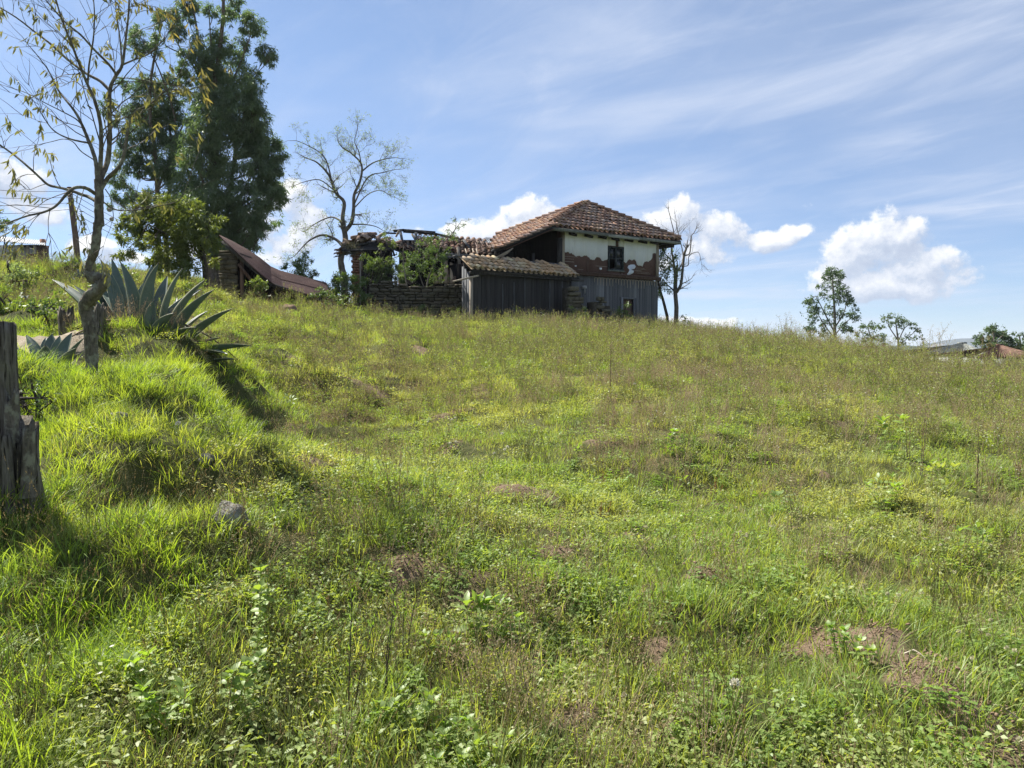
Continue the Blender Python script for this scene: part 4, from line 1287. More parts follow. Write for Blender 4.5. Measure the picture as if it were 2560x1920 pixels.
def oval_leaves(g, P, D, L, W, mat=0, droop=.15, nrm=None):
    """Broader leaves with six outline points, slightly folded on the midrib."""
    n = len(P)
    up = np.tile([0, 0, 1.0], (n, 1)) + rng.normal(0, .35, (n, 3)) if nrm is None else nrm
    S = np.cross(D, up); S /= np.maximum(np.linalg.norm(S, axis=1, keepdims=True), 1e-6)
    U = np.cross(S, D)
    L = np.broadcast_to(L, (n,))[:, None]; W = np.broadcast_to(W, (n,))[:, None]
    a = P; m1 = P + D * L * .32 ; m2 = P + D * L * .68 - U * L * droop * .4; t = P + D * L - U * L * droop
    V = np.stack([a, m1 - S * W / 2 + U * W * .14, m2 - S * W * .42 + U * W * .10, t, m2 + S * W * .42 + U * W * .10, m1 + S * W / 2 + U * W * .14, m1, m2], 1)
    b = np.arange(n)[:, None] * 8
    F4 = np.concatenate([b + np.array([6, 1, 2, 7]), b + np.array([5, 6, 7, 4])])
    F3 = np.concatenate([b + np.array([0, 1, 6]), b + np.array([0, 6, 5]), b + np.array([7, 2, 3]), b + np.array([4, 7, 3])])
    n0 = g.n
    g.add(V.reshape(-1, 3), F4, mat, np.repeat(rng.uniform(0, 1, n), 8), np.full(n * 8, .9))
    g.F3.append(F3 + n0); g.m3.append(np.full(len(F3), mat))
    return g
def unit(a):
    return a / np.maximum(np.linalg.norm(a, axis=-1, keepdims=True), 1e-9)
def rdir(n, zlo=-1, zhi=1):
    z = rng.uniform(zlo, zhi, n); a = rng.uniform(0, 2 * np.pi, n)
    s = np.sqrt(np.maximum(1 - z * z, 0))
    return np.stack([s * np.cos(a), s * np.sin(a), z], -1)

def mk(fn, n, mats):
    out = []
    for k in range(n):
        g = G(); fn(g, k); out.append(g.mesh('clump', mats))
    return out
def v_lush(g, k):
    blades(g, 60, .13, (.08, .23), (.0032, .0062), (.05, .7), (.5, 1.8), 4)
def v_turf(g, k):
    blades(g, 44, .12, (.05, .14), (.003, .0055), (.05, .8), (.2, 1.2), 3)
    if k % 3 == 0:
        blades(g, 6, .1, (.08, .16), (.002, .004), (.1, .9), (.3, 1.4), 3, 1)
def v_herb(g, k):
    n = 60
    a = rng.uniform(0, 2 * np.pi, n); r = .13 * np.sqrt(rng.uniform(0, 1, n))
    P = np.stack([r * np.cos(a), r * np.sin(a), rng.uniform(.01, .085, n)], -1)
    D = unit(rdir(n, -.2, .6))
    leaves(g, P, D, rng.uniform(.014, .032, n), rng.uniform(.010, .018, n), 0, .1, .1, None, np.tile([0, 0, 1.0], (n, 1)) + rng.normal(0, .5, (n, 3)))
    for q in range(8):
        j = rng.integers(0, n)
        tube(g, [(P[j][0] * .3, P[j][1] * .3, -.01), tuple(P[j] * .7), tuple(P[j])], .0012, 3, 0, cap=False)
def v_clover(g, k):
    n = 26
    for q in range(n):
        a = random.uniform(0, 6.28); r = .13 * math.sqrt(random.random())
        c = np.array([r * math.cos(a), r * math.sin(a), random.uniform(.04, .10)])
        d = unit(np.stack([np.array([math.cos(a + t), math.sin(a + t), .05]) for t in (0, 2.09, 4.19)]))
        leaves(g, np.tile(c, (3, 1)), d, .021, .021, 0, .08, .12, None, np.tile([0, 0, 1.0], (3, 1)) + rng.normal(0, .25, (3, 3)))
        tube(g, [(c[0] * .8, c[1] * .8, -.01), tuple(c)], .0011, 3, 0, cap=False)
def v_stalk(g, k):
    """Thin branching dry weed: fine stems with small leaves and seed heads."""
    for q in range(7):
        a = random.uniform(0, 6.28); r = random.uniform(0, .10); L = random.uniform(.22, .52)
        ln = random.uniform(0, .30); az = random.uniform(0, 6.28)
        b = Vector((r * math.cos(a), r * math.sin(a), -.02))
        pts = [b + Vector((math.cos(az) * ln * t * t * L, math.sin(az) * ln * t * t * L, L * t)) for t in (0, .35, .7, 1)]
        tube(g, pts, [.0024, .002, .0015, .001], 3, 1, cap=False)
        nb = random.randint(3, 6)
        for w in range(nb):
            t = random.uniform(.45, .95); p = pts[0].lerp(pts[3], t)
            d = Vector(rdir(1, .3, .9)[0]); l2 = L * random.uniform(.12, .28)
            tube(g, [p, p + d * l2 * .6, p + d * l2 + Vector((0, 0, .01))], .0011, 3, 1, cap=False)
            e = np.array(p + d * l2)
            n = random.randint(2, 5)
            leaves(g, e + rng.normal(0, .008, (n, 3)), unit(rdir(n, -.2, 1)), rng.uniform(.008, .016, n), rng.uniform(.004, .008, n), 2 if random.random() < .7 else 1)
        n = 20
        t = rng.uniform(.08, .95, n)[:, None]
        P = np.array(pts[0]) * (1 - t) + np.array(pts[3]) * t
        leaves(g, P, unit(rdir(n, -.1, .8)), rng.uniform(.014, .034, n), rng.uniform(.006, .013, n), 0)
def v_tall(g, k):
    """Tall seeding grass stems, arching, with narrow heads."""
    for q in range(6):
        a = random.uniform(0, 6.28); r = random.uniform(0, .10); L = random.uniform(.35, .75)
        ln = random.uniform(.05, .5); az = random.uniform(0, 6.28)
        b = Vector((r * math.cos(a), r * math.sin(a), -.02))
        pts = [b + Vector((math.cos(az) * ln * t ** 2.2 * L, math.sin(az) * ln * t ** 2.2 * L, L * (t - .15 * ln * t ** 3))) for t in (0, .25, .5, .75, 1)]
        tube(g, pts, [.0017, .0015, .0013, .001, .0007], 3, 0, cap=False)
        n = 16
        t = rng.uniform(.72, 1, n)[:, None]
        P = np.array(pts[3]) * (1 - t) / .28 + np.array(pts[4]) * (t - .72) / .28
        ax = unit(np.array([pts[4] - pts[3]]))
        leaves(g, P, unit(ax + rng.normal(0, .25, (n, 3))), rng.uniform(.010, .018, n), rng.uniform(.002, .004, n), 1)
    blades(g, 9, .09, (.18, .4), (.003, .006), (.1, .5), (.5, 1.6), 4, 0)
def v_thatch(g, k):
    blades(g, 34, .14, (.05, .16), (.002, .0045), (.7, 1.6), (-.6, 1.0), 3)
def v_flower(g, k):
    """Few thin stems with small white heads."""
    for q in range(3):
        a = random.uniform(0, 6.28); r = random.uniform(0, .12); L = random.uniform(.16, .42)
        p = Vector((r * math.cos(a), r * math.sin(a), 0))
        e = p + Vector((random.uniform(-.05, .05), random.uniform(-.05, .05), L))
        tube(g, [p, p.lerp(e, .5) + Vector((.008, 0, 0)), e], .0013, 3, 1, cap=False)
        n = 8
        aa = np.arange(n) / n * 6.28
        d = unit(np.stack([np.cos(aa), np.sin(aa), np.full(n, .25)], -1))
        leaves(g, np.tile(np.array(e), (n, 1)), d, .011, .006, 0, 0, .0, None, np.tile([0, 0, 1.0], (n, 1)))
def v_clover_flower(g, k):
    L = random.uniform(.09, .16)
    e = Vector((random.uniform(-.02, .02), random.uniform(-.02, .02), L))
    tube(g, [(0, 0, -.01), e], .0013, 3, 1, cap=False)
    n = 46
    D = rdir(n, -.5, 1)
    leaves(g, np.array(e) + D * .004, D, .010, .0042, 0)
def v_daisy_dot(g, k):
    """Small composite heads on branching wiry stems."""
    for q in range(5):
        a = random.uniform(0, 6.28); r = random.uniform(0, .2); L = random.uniform(.3, .6)
        p = Vector((r * math.cos(a), r * math.sin(a), 0)); e = p + Vector((random.uniform(-.1, .1), random.uniform(-.1, .1), L))
        tube(g, [p, e], .0016, 3, 1, cap=False)
        n = 7
        D = rdir(n, 0, 1)
        leaves(g, np.tile(np.array(e), (n, 1)), D, .014, .009, 0)
def v_seed(g, k):
    """Fine dry grass in seed: hair-thin stems and loose pinkish heads."""
    blades(g, 14, .12, (.10, .22), (.0025, .0045), (.1, .7), (.3, 1.4), 3, 1)
    for q in range(16):
        a = random.uniform(0, 6.28); r = random.uniform(0, .13); L = random.uniform(.16, .36)
        p = Vector((r * math.cos(a), r * math.sin(a), -.01)); e = p + Vector((random.uniform(-.35, .35) * L, random.uniform(-.35, .35) * L, L))
        tube(g, [p, p.lerp(e, .5) + Vector((0, 0, .01)), e], .0011, 3, 0, cap=False)
        n = 12; t = rng.uniform(.6, 1.02, n)[:, None]
        leaves(g, np.array(p) * (1 - t) + np.array(e) * t + rng.normal(0, .012, (n, 3)), unit(rdir(n, -.1, 1)), rng.uniform(.008, .017, n), .0035, 0)
def v_red(g, k):
    for q in range(4):
        a = random.uniform(0, 6.28); r = random.uniform(0, .05); L = random.uniform(.10, .24)
        p = Vector((r * math.cos(a), r * math.sin(a), 0)); e = p + Vector((random.uniform(-.03, .03), random.uniform(-.03, .03), L))
        tube(g, [p, e], .002, 3, 0, cap=False)
        n = 30; t = rng.uniform(.3, 1, n)[:, None]
        leaves(g, np.array(p) * (1 - t) + np.array(e) * t + rng.normal(0, .004, (n, 3)), unit(rdir(n, -.3, .8)), .010, .006, 0)
def v_clod(g, k):
    for q in range(16):
        a = random.uniform(0, 6.28); r = .11 * math.sqrt(random.random())
        s = random.uniform(.0025, .0085)
        blob(g, (r * math.cos(a), r * math.sin(a), s * .3), (s * 1.2, s, s * .8), 0, .3, 6, 4)
def v_broad(g, k):
    """Low broad-leaved weed."""
    n = 15
    a = rng.uniform(0, 6.28, n)
    P = np.stack([.03 * np.cos(a), .03 * np.sin(a), rng.uniform(.01, .12, n)], -1)
    D = unit(np.stack([np.cos(a), np.sin(a), rng.uniform(.1, .7, n)], -1))
    oval_leaves(g, P, D, rng.uniform(.035, .075, n), rng.uniform(.018, .035, n))

VAR = {
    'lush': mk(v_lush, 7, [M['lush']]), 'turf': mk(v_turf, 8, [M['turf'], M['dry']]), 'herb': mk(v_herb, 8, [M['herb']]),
    'clover': mk(v_clover, 5, [M['deep']]), 'stalk': mk(v_stalk, 8, [M['herb'], M['stalk'], M['thatch']]), 'tall': mk(v_tall, 6, [M['turf'], M['dry']]),
    'thatch': mk(v_thatch, 5, [M['thatch']]), 'flower': mk(v_flower, 4, [M['white'], M['herb']]), 'cflower': mk(v_clover_flower, 4, [M['cream'], M['herb']]),
    'daisy': mk(v_daisy_dot, 4, [M['white'], M['stalk']]), 'red': mk(v_red, 4, [M['red']]), 'seed': mk(v_seed, 6, [M['seed'], M['turf']]), 'clod': mk(v_clod, 5, [M['clod']]), 'broad': mk(v_broad, 6, [M['pale']]),
}

HALF = math.atan(1280 / FPX) + R(9)
def sample(bands):
    """bands: (r0, r1, density per square metre). Uniform points in a wedge in front of the camera."""
    out = []
    for r0, r1, d in bands:
        n = int(d * HALF * (r1 * r1 - r0 * r0))
        r = np.sqrt(rng.uniform(r0 * r0, r1 * r1, n)); a = rng.uniform(-HALF, HALF, n)
        out.append(np.stack([r * np.sin(a), r * np.cos(a)], -1))
    return np.concatenate(out)
def lushness(x, y):
    """Where the tall bright bank grass grows."""
    edge = np.interp(y, [0, 3, 4, 5.5, 7, 8.5, 10, 12, 14], [-1.5, -1.5, -1.45, -1.6, -1.8, -2.3, -3.1, -3.6, -4.4])
    e = edge + (fbm(x, y, .9, 3, 61) - .5) * 1.0
    thin = 1 - .60 * np.exp(-(((x + 4.75) / 1.25) ** 2 + ((y - 10.1) / .85) ** 2) ** 2) - .75 * np.exp(-(((x + 5.15) / .75) ** 2 + ((y - 8.4) / .55) ** 2))
    return sstep(e - x, -.15, .45) * (1 - sstep(y, 11.5, 15)) * np.clip(thin, 0, 1)
def blocked(x, y):
    """Footprints where no plants grow (houses, walls)."""
    b = np.zeros(x.shape, bool)
    for (ox, oy, rz, x0, x1, y0, y1) in FOOT:
        c, s = math.cos(rz), math.sin(rz)
        lx = (x - ox) * c + (y - oy) * s; ly = -(x - ox) * s + (y - oy) * c
        b |= (lx > x0) & (lx < x1) & (ly > y0) & (ly < y1)
    return b
FOOT = [(HX, HY, WALL_ROT, -3.6, 6.0, -.05, 6.0), (-1.55, 29.5, WALL_ROT, .15, 5.2, .1, 1.7)]

def place(name, key, bands, keep, label, smin=.8, smax=1.25, grow=0.0, tilt=.12, zoff=0.0):
    p = sample(bands)
    x, y = p[:, 0], p[:, 1]
    k = rng.uniform(0, 1, len(x)) < np.clip(keep(x, y), 0, 1)
    k &= ~blocked(x, y)
    x, y = x[k], y[k]
    z = h(x, y) + zoff
    n = len(x)
    rr = np.hypot(x, y)
    scl = rng.uniform(smin, smax, n) * (1 + grow * sstep(rr, 6, 26))
    rot = np.stack([rng.normal(0, tilt, n), rng.normal(0, tilt, n), rng.uniform(0, 6.283, n)], -1)
    print('scatter', name, n)
    return scatter(name, VAR[key], np.stack([x, y, z], -1), rot, scl, label)

def bare(x, y):
    return 1 - np.clip(soil_at(x, y) * 1.25, 0, .86)
def nopath(x, y):
    return 1 - path_at(x, y)
def patch(x, y, s, seed, lo=.42, hi=.58):
    return sstep(fbm(x, y, s, 3, seed), lo, hi)
upper = lambda x, y: sstep(np.hypot(x, y) + (fbm(x, y, .4, 3, 77) - .5) * 5, 9.5, 15)
bf = [(1.3, 5, 135), (5, 8, 95), (8, 14, 36), (14, 24, 20), (24, 46, 9)]
place('turf_grass', 'turf', bf, lambda x, y: bare(x, y) * nopath(x, y) * (1 - .75 * lushness(x, y)) * (.45 + .55 * patch(x, y, .8, 5, .3, .6)), 'short green turf grass over the whole field', .8, 1.35, .9)
place('lush_grass', 'lush', [(1.3, 5, 75), (5, 9, 60), (9, 15, 40)], lambda x, y: lushness(x, y) * nopath(x, y) * (.65 + .35 * patch(x, y, 1.3, 8)), 'tall bright green grass over the bank on the left', .7, 1.2, .3, .2)
place('hill_grass', 'lush', [(13, 24, 20), (24, 50, 10)], lambda x, y: nopath(x, y) * np.maximum(sstep(-x - .12 * y, 1.6, 4.0) * (.25 + .75 * patch(x, y, .5, 12)), .55 * patch(x, y, .35, 31, .5, .66)), 'soft green grass on the slope behind the agaves', .55, 1.0, .4, .2)
place('herbs', 'herb', [(1.3, 5, 80), (5, 8, 55), (8, 14, 30), (14, 24, 10), (24, 40, 5)], lambda x, y: bare(x, y) * nopath(x, y) * (1 - .9 * lushness(x, y)) * (.15 + .85 * patch(x, y, .9, 14, .38, .55)), 'small leaved creeping herbs between the grass', .65, 1.25, .9)
place('clover', 'clover', [(1.3, 5, 26), (5, 9, 12), (9, 16, 4)], lambda x, y: bare(x, y) * (1 - lushness(x, y)) * patch(x, y, .8, 19, .50, .64), 'clover patches in the near field', .6, 1.0, .6)
place('broad_weeds', 'broad', [(1.3, 5, 4), (5, 9, 2.4), (9, 20, 1.0)], lambda x, y: bare(x, y) * (1 - .8 * lushness(x, y)) * patch(x, y, .9, 23, .44, .62), 'low broad leaved weeds in the field', .6, 1.3, .5, .25)
place('dry_weeds', 'stalk', [(1.6, 5, 4.0), (5, 9, 6), (9, 14, 9), (14, 22, 10.5), (22, 42, 6)], lambda x, y: nopath(x, y) * (1 - .95 * lushness(x, y)) * (.06 + .40 * patch(x, y, .7, 27, .5, .62) + .95 * upper(x, y) * (.45 + .55 * patch(x, y, .33, 29, .38, .58))) * (1 - .55 * sstep(-x - .15 * y, 1.8, 4.5)), 'dry brown branching weeds over the upper field', .6, 1.2, .3, .12)
place('tall_grass', 'tall', [(1.4, 5, 9), (5, 9, 6), (9, 22, 3)], lambda x, y: nopath(x, y) * (.15 + .85 * patch(x, y, .6, 33, .46, .62)) * (1 - .55 * lushness(x, y)), 'tall seeding grass stems', .6, 1.05, .1, .15)
place('front_tall_grass', 'tall', [(1.8, 5.2, 46)], lambda x, y: sstep(-x, .0, .6) * (1 - sstep(-x, 2.2, 2.9)) * sstep(fbm(x, y, 1.4, 2, 35), .35, .6), 'tall seeding grass in the near left corner', .45, .8, 0, .15)
place('thatch', 'thatch', [(1.3, 5, 36), (5, 9, 26), (9, 16, 16), (16, 30, 5)], lambda x, y: (1 - lushness(x, y)) * (np.exp(-(((x + 4.75) / 1.2) ** 2 + ((y - 9.9) / .8) ** 2) ** 2) + .04 + .8 * patch(x, y, 1.3, 37, .55, .68) + .9 * soil_at(x, y)), 'dead brown grass lying in mats', .8, 1.3, .6, .15)
place('soil_clods', 'clod', [(1.3, 6, 90), (6, 12, 45), (12, 20, 15)], lambda x, y: sstep(soil_at(x, y), .2, .5), 'crumbs of dug brown soil', .6, 1.2, .4, .3)
place('white_flowers', 'daisy', [(8, 16, 1.6), (16, 26, 2.2), (26, 34, 1.2)], lambda x, y: sstep(x + .1 * y, -1, 4) * (.3 + .7 * patch(x, y, .5, 41)), 'small white flower heads over the upper field', .5, .85, .15)
place('field_flowers', 'flower', [(3, 9, .5), (9, 14, .5)], lambda x, y: (1 - lushness(x, y)) * patch(x, y, .7, 43, .5, .6), 'tiny white flowers in the near field', .7, 1.1)
place('clover_blossoms', 'cflower', [(1.8, 4.5, 7), (4.5, 8, 3)], lambda x, y: sstep(x, .2, .8) * patch(x, y, .9, 47, .50, .60) * patch(x, y, 2.5, 48, .45, .6), 'cream clover blossoms on the right', .8, 1.2)
place('seed_grass', 'seed', [(2.5, 6, 9), (6, 10, 17), (10, 16, 14), (16, 30, 7)], lambda x, y: nopath(x, y) * (1 - lushness(x, y)) * patch(x, y, .62, 53, .50, .60) * (.5 + .5 * patch(x, y, 2.4, 54)), 'pinkish brown patches of dry grass in seed', .7, 1.2, .35)
place('red_sorrel', 'red', [(2.5, 9, 5)], lambda x, y: (1 - lushness(x, y)) * patch(x, y, 1.0, 51, .62, .70) * .6, 'small rust red sorrel spikes', .7, 1.2)

# ------------------------------------------------------------------ ruined wing
RX, RY, RZ_ = spot(880, 790, 34.0).x, 34.0, 2.95
ruin = thing('ruined_house', (RX, RY, RZ_), R(6), 'collapsed farmhouse wing with broken clay tile roof and dark open rooms', 'ruin')
cr, sr = math.cos(R(6)), math.sin(R(6))
def rx(px, yl=0.0):
    k = (px - 1280) / FPX; ax, ay = RX - sr * yl, RY + cr * yl
    return (k * ay - ax) / (cr - k * sr)
def rz(px, py, yl=0.0):
    x = rx(px, yl); return spot(px, py, RY + sr * x + cr * yl).z - RZ_
def rp(px, py, yl=0.0):
    return Vector((rx(px, yl), yl, rz(px, py, yl)))
# brick end pier
bmeshes = []
for k in range(3):
    g = G(); box(g, -.5, .5, -.5, .5, -.5, .5, jit=.04); bmeshes.append(g.mesh('brick', M['brick']))
z = -.4; row = 0
xa, xb = rx(882), rx(902)
g = G(); box(g, xa + .02, xb - .02, .03, .4, -.5, rz(890, 612)); g.obj('pier_core', M['mortar'], ruin)
while z < rz(890, 618):
    for q in range(2):
        w = (xb - xa) / 2
        inst('brick', random.choice(bmeshes), ruin, (xa + w * (q + .5) + (.04 if row % 2 else -.02), .02, z + .055), (0, 0, random.uniform(-.08, .08)), (w * .97, .25, .10))
    z += .118; row += 1
part_box('corner_post', M['pale_wood'], ruin, rx(902), rx(902) + .05, -.12, -.06, -.3, rz(902, 640))
# back wall: dark boards with gaps of sky
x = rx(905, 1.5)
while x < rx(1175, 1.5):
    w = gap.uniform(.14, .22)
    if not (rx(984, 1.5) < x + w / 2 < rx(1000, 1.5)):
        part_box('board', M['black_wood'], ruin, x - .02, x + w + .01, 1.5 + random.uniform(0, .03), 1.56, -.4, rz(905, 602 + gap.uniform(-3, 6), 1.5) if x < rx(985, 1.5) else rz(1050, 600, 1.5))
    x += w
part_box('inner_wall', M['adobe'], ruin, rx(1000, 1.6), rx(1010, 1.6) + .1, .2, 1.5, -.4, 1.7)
for px, t_, b_, yl in ((912, 618, 700, .1), (932, 612, 690, .5), (975, 610, 700, .1), (1003, 600, 700, .2), (1042, 590, 660, .9)):
    xx = rx(px, yl); part_box('post', M['dark_wood'], ruin, xx, xx + .12, yl, yl + .12, -.4, rz(px, t_, yl))
# ridge timbers and rafters
for (a, b, yl, w) in (((986, 578), (1012, 575), 1.2, .16), ((1010, 577), (1090, 583), 1.3, .24), ((1060, 580), (1095, 588), 1.2, .12), ((1088, 584), (1158, 600), 1.3, .14), ((960, 582), (1000, 584), 1.4, .10)):
    g = G(); beam(g, rp(*a, yl), rp(*b, yl), w, w * .6); g.obj('ridge_beam', M['dark_wood'], ruin)
for (a, b, w) in (((1003, 578), (1008, 604), .10), ((992, 592), (1000, 576), .07), ((1032, 585), (1048, 612), .09), ((981, 613), (988, 640), .07), ((948, 646), (994, 636), .06), ((1000, 640), (960, 655), .05), ((1042, 582), (1040, 606), .12), ((930, 610), (940, 625), .06),
                  ((1146, 615), (1150, 660), .16), ((1160, 600), (1175, 620), .10)):
    g = G(); beam(g, rp(*a, .6), rp(*b, .3), w, w * .7); g.obj('rafter', random.choice([M['grey_wood'], M['dark_wood'], M['pale_wood']]), ruin)
# sagging left eave: crooked planks, tiles
for k in range(16):
    x0 = random.uniform(835, 900); y0 = 640 - (x0 - 835) * .62 + random.uniform(-6, 10)
    x1 = x0 + random.uniform(30, 85); y1 = max(588, y0 - (x1 - x0) * random.uniform(.15, .6))
    g = G(); beam(g, rp(x0, y0, random.uniform(-.3, .6)), rp(x1, y1, random.uniform(-.1, .9)), random.uniform(.06, .13), .035); g.obj('plank', random.choice([M['grey_wood'], M['brown_wood'], M['dark_wood'], M['dark_wood']]), ruin)
for k in range(14):
    x0 = random.uniform(905, 985); g = G(); beam(g, rp(x0, random.uniform(600, 618), random.uniform(-.3, 1.2)), rp(x0 + random.uniform(-30, 25), random.uniform(602, 628), random.uniform(-.3, .8)), random.uniform(.04, .09), .03); g.obj('plank', random.choice([M['grey_wood'], M['dark_wood']]), ruin)
g = G(); deck(g, [rp(856, 625, -.35), rp(985, 622, -.35), rp(985, 600, .8), rp(880, 600, .8)]); g.obj('eave_deck', M['dark_wood'], ruin)
def strewn(pts, mesh):
    for px, py, yl, rzz in pts:
        p = rp(px, py, yl)
        o = inst('tile', mesh, ruin, tuple(p), (random.uniform(.2, .7), random.uniform(-.35, .35), rzz))
strewn([(random.uniform(858, 985), 0, random.uniform(-.4, .6), random.uniform(-1.2, 1.2)) for _ in range(0)], TILE_C)
for k in range(34):
    px = random.uniform(852, 990); py = float(np.interp(px, [850, 875, 910, 935, 960, 990], [634, 610, 592, 600, 605, 606])) + random.uniform(-2, 10)
    inst('tile', random.choice([TILE_A, TILE_C, TILE_C]), ruin, tuple(rp(px, py, random.uniform(-.3, .4))), (random.uniform(-.1, .8), random.uniform(-.5, .5), random.uniform(-1.3, 1.3)))
for k in range(7):
    px = random.uniform(896, 925); inst('tile', TILE_C, ruin, tuple(rp(px, random.uniform(588, 600), random.uniform(0, .4))), (random.uniform(0, .6), random.uniform(-.8, .8), random.uniform(-2, 2)))
# hanging thatch of dry roots at the eave end
g = G(); n = 700
P = np.array([tuple(rp(random.gauss(882, 11), random.gauss(617, 9), random.uniform(-.35, .2))) for _ in range(n)])
leaves(g, P, unit(rng.normal(0, .5, (n, 3)) + [0, 0, -1.0]), rng.uniform(.12, .34, n), rng.uniform(.012, .022, n))
o = g.obj('hanging_roots', M['moss'], ruin); o['kind'] = 'stuff'
# remaining tiled fields
def rface(a, b, c, d, ya, yb, keep, mesh=TILE_C, pitch=.25, expo=.3):
    """Tiled field: lower left a, lower right b, upper right c, upper left d (photo pixels)."""
    A_, B_, D_ = rp(*a, ya), rp(*b, ya), rp(*d, yb); C_ = rp(*c, yb)
    U = (B_ - A_); S = (D_ - A_)
    g = G(); deck(g, [A_, B_, C_, D_]); dk = g.obj('roof', M['dark_wood'], ruin)
    Un = U.normalized(); S_ = (S - Un * S.dot(Un))
    tile_face(dk, mesh, A_ + Vector((0, 0, .02)), Un, S_, U.length + .6, S.length, keep, pitch=pitch, expo=expo, jit=.035)
    return dk
rface((986, 622), (1062, 650), (1050, 612), (984, 603), -.3, .9, lambda u, s: random.random() < .85)
rface((1040, 622), (1110, 628), (1098, 590), (1050, 594), -.1, 1.4, lambda u, s: random.random() < .9, TILE_A)
rface((1108, 640), (1192, 648), (1160, 604), (1130, 602), -.3, 1.3, lambda u, s: s > .40 and u < 2.3 - s * .2, TILE_C)
for k in range(9):          # bare battens below the last tiled field
    px = 1122 + k * 9
    g = G(); beam(g, rp(px + 4, 646, -.35), rp(px - 3, 622, .2), .045, .04); g.obj('batten', M['pale_wood'], ruin)
for py in (638, 646):
    g = G(); beam(g, rp(1112, py - 4, -.33), rp(1196, py + 1, -.33), .05, .05); g.obj('batten', M['grey_wood'], ruin)
# leaning panels of dried mud
for k, (px, top, w) in enumerate(((1090, 682, 12), (1102, 672, 13), (1117, 652, 15), (1132, 655, 15), (1146, 668, 13))):
    g = G()
    a, b = rp(px - w * .5, 708, -.5), rp(px + w * .5, 708, -.5)
    c, d = rp(px + w * .35 - 2, top + random.uniform(-3, 6), .0), rp(px - w * .3 - 2, top, .0)
    n = 8; V = []
    for j_ in range(5):
        v_ = j_ / 4
        for i_ in range(n + 1):
            u_ = i_ / n
            p = (a * (1 - u_) + b * u_) * (1 - v_) + (d * (1 - u_) + c * u_) * v_
            p = p + Vector((0, -.09 * math.sin(u_ * math.pi) + random.uniform(-.008, .008), 0))
            V.append(tuple(p))
    m_ = n + 1
    g.add(V, [(j_ * m_ + i_, j_ * m_ + i_ + 1, (j_ + 1) * m_ + i_ + 1, (j_ + 1) * m_ + i_) for j_ in range(4) for i_ in range(n)], 0)
    o = g.obj('mud_panel', M['tan'], ruin, True)
    sm = o.modifiers.new('thickness', 'SOLIDIFY'); sm.thickness = .05
g = G(); beam(g, rp(1136, 702, -.6), rp(1165, 650, -.2), .13, .13); g.obj('leaning_log', M['brown_wood'], ruin)
g = G(); beam(g, rp(1146, 618, -.4), rp(1150, 668, -.4), .18, .12); g.obj('post', M['pale_wood'], ruin)
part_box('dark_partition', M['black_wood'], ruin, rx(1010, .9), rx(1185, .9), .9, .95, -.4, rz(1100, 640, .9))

# ------------------------------------------------------------------ rusty roof between the wings
ms = thing('rusty_roof', tuple(spot(1205, 640, 36.5)), WALL_ROT, 'rusty corrugated iron roof between the ruined wing and the house', 'roof')
mi = (Matrix.Translation(ms.location) @ Matrix.Rotation(WALL_ROT, 4, 'Z')).inverted()
def sheet(parent, inv, pts, Ys, waves, amp, mat, name='iron_sheet', nv=6, sag=0):
    g = G(); corr(g, *[inv @ spot(px, py, Yd) for (px, py), Yd in zip(pts, Ys)], waves, amp, nv=nv, sag=sag); return g.obj(name, mat, parent, True)
sheet(ms, mi, [(1180, 634), (1215, 643), (1196, 597), (1160, 597)], [35.2, 35.6, 38, 37.6], 9, .022, M['rust'])
sheet(ms, mi, [(1214, 640), (1262, 655), (1236, 598), (1194, 596)], [35.7, 36.2, 38.4, 38.0], 10, .022, M['rust'])
sheet(ms, mi, [(1198, 601), (1240, 612), (1243, 596), (1216, 593)], [36.8, 37.2, 38.6, 38.2], 8, .02, M['zinc'])
sheet(ms, mi, [(1214, 628), (1245, 628), (1262, 600), (1232, 597)], [36.4, 36.7, 38.0, 37.8], 7, .022, M['rust'], sag=.05)
g = G(); 
for k in range(3): box(g, -.9 + k * 1.1, -.8 + k * 1.1, .8, .9, -3.2, -.3)
g.obj('roof_posts', M['dark_wood'], ms)

# ------------------------------------------------------------------ collapsed shed on the left
cs_p = spot(590, 740, 27.0)
cshed = thing('collapsed_shed', (cs_p.x, cs_p.y, hs(cs_p.x, cs_p.y)), 0, 'collapsed shed with stone end pier under a sagging rusty iron roof', 'shed')
ci = Matrix.Translation(cshed.location).inverted()
cz = cshed.location.z
xl, xr_ = spot(549, 740, 27).x - cs_p.x, spot(592, 740, 27).x - cs_p.x
pier_top = spot(570, 628, 27).z - cz
stone_wall(cshed, xl, xr_, 0, .7, lambda x: pier_top, mean=.42, course=.125, zb=-.3)
def csp(px, py, Yd): return ci @ spot(px, py, Yd)
roof_lo = [(556, 598, 26.8), (582, 622, 26.8), (612, 650, 26.8), (645, 680, 26.8), (678, 706, 26.9), (706, 722, 27.0), (765, 735, 27.2), (830, 752, 27.5)]
roof_hi = [(548, 588, 29.4), (580, 603, 29.4), (618, 624, 29.4), (650, 645, 29.4), (676, 666, 29.4), (700, 677, 29.4), (750, 690, 29.6), (815, 707, 29.9)]
for k in range(7):
    for half in range(2):
        a0, a1 = csp(*roof_lo[k]), csp(*roof_lo[k + 1]); b0, b1 = csp(*roof_hi[k]), csp(*roof_hi[k + 1])
        m0, m1 = (a0 + b0) / 2, (a1 + b1) / 2
        q = (a0, m0 + Vector((0, .06, -.012)), m1 + Vector((0, .06, -.012)), a1) if half == 0 else (m0, b0, b1, m1)
        g = G(); corr(g, *q, 9, .018, nv=2); g.obj('iron_sheet', M['rust_dark'], cshed, True)
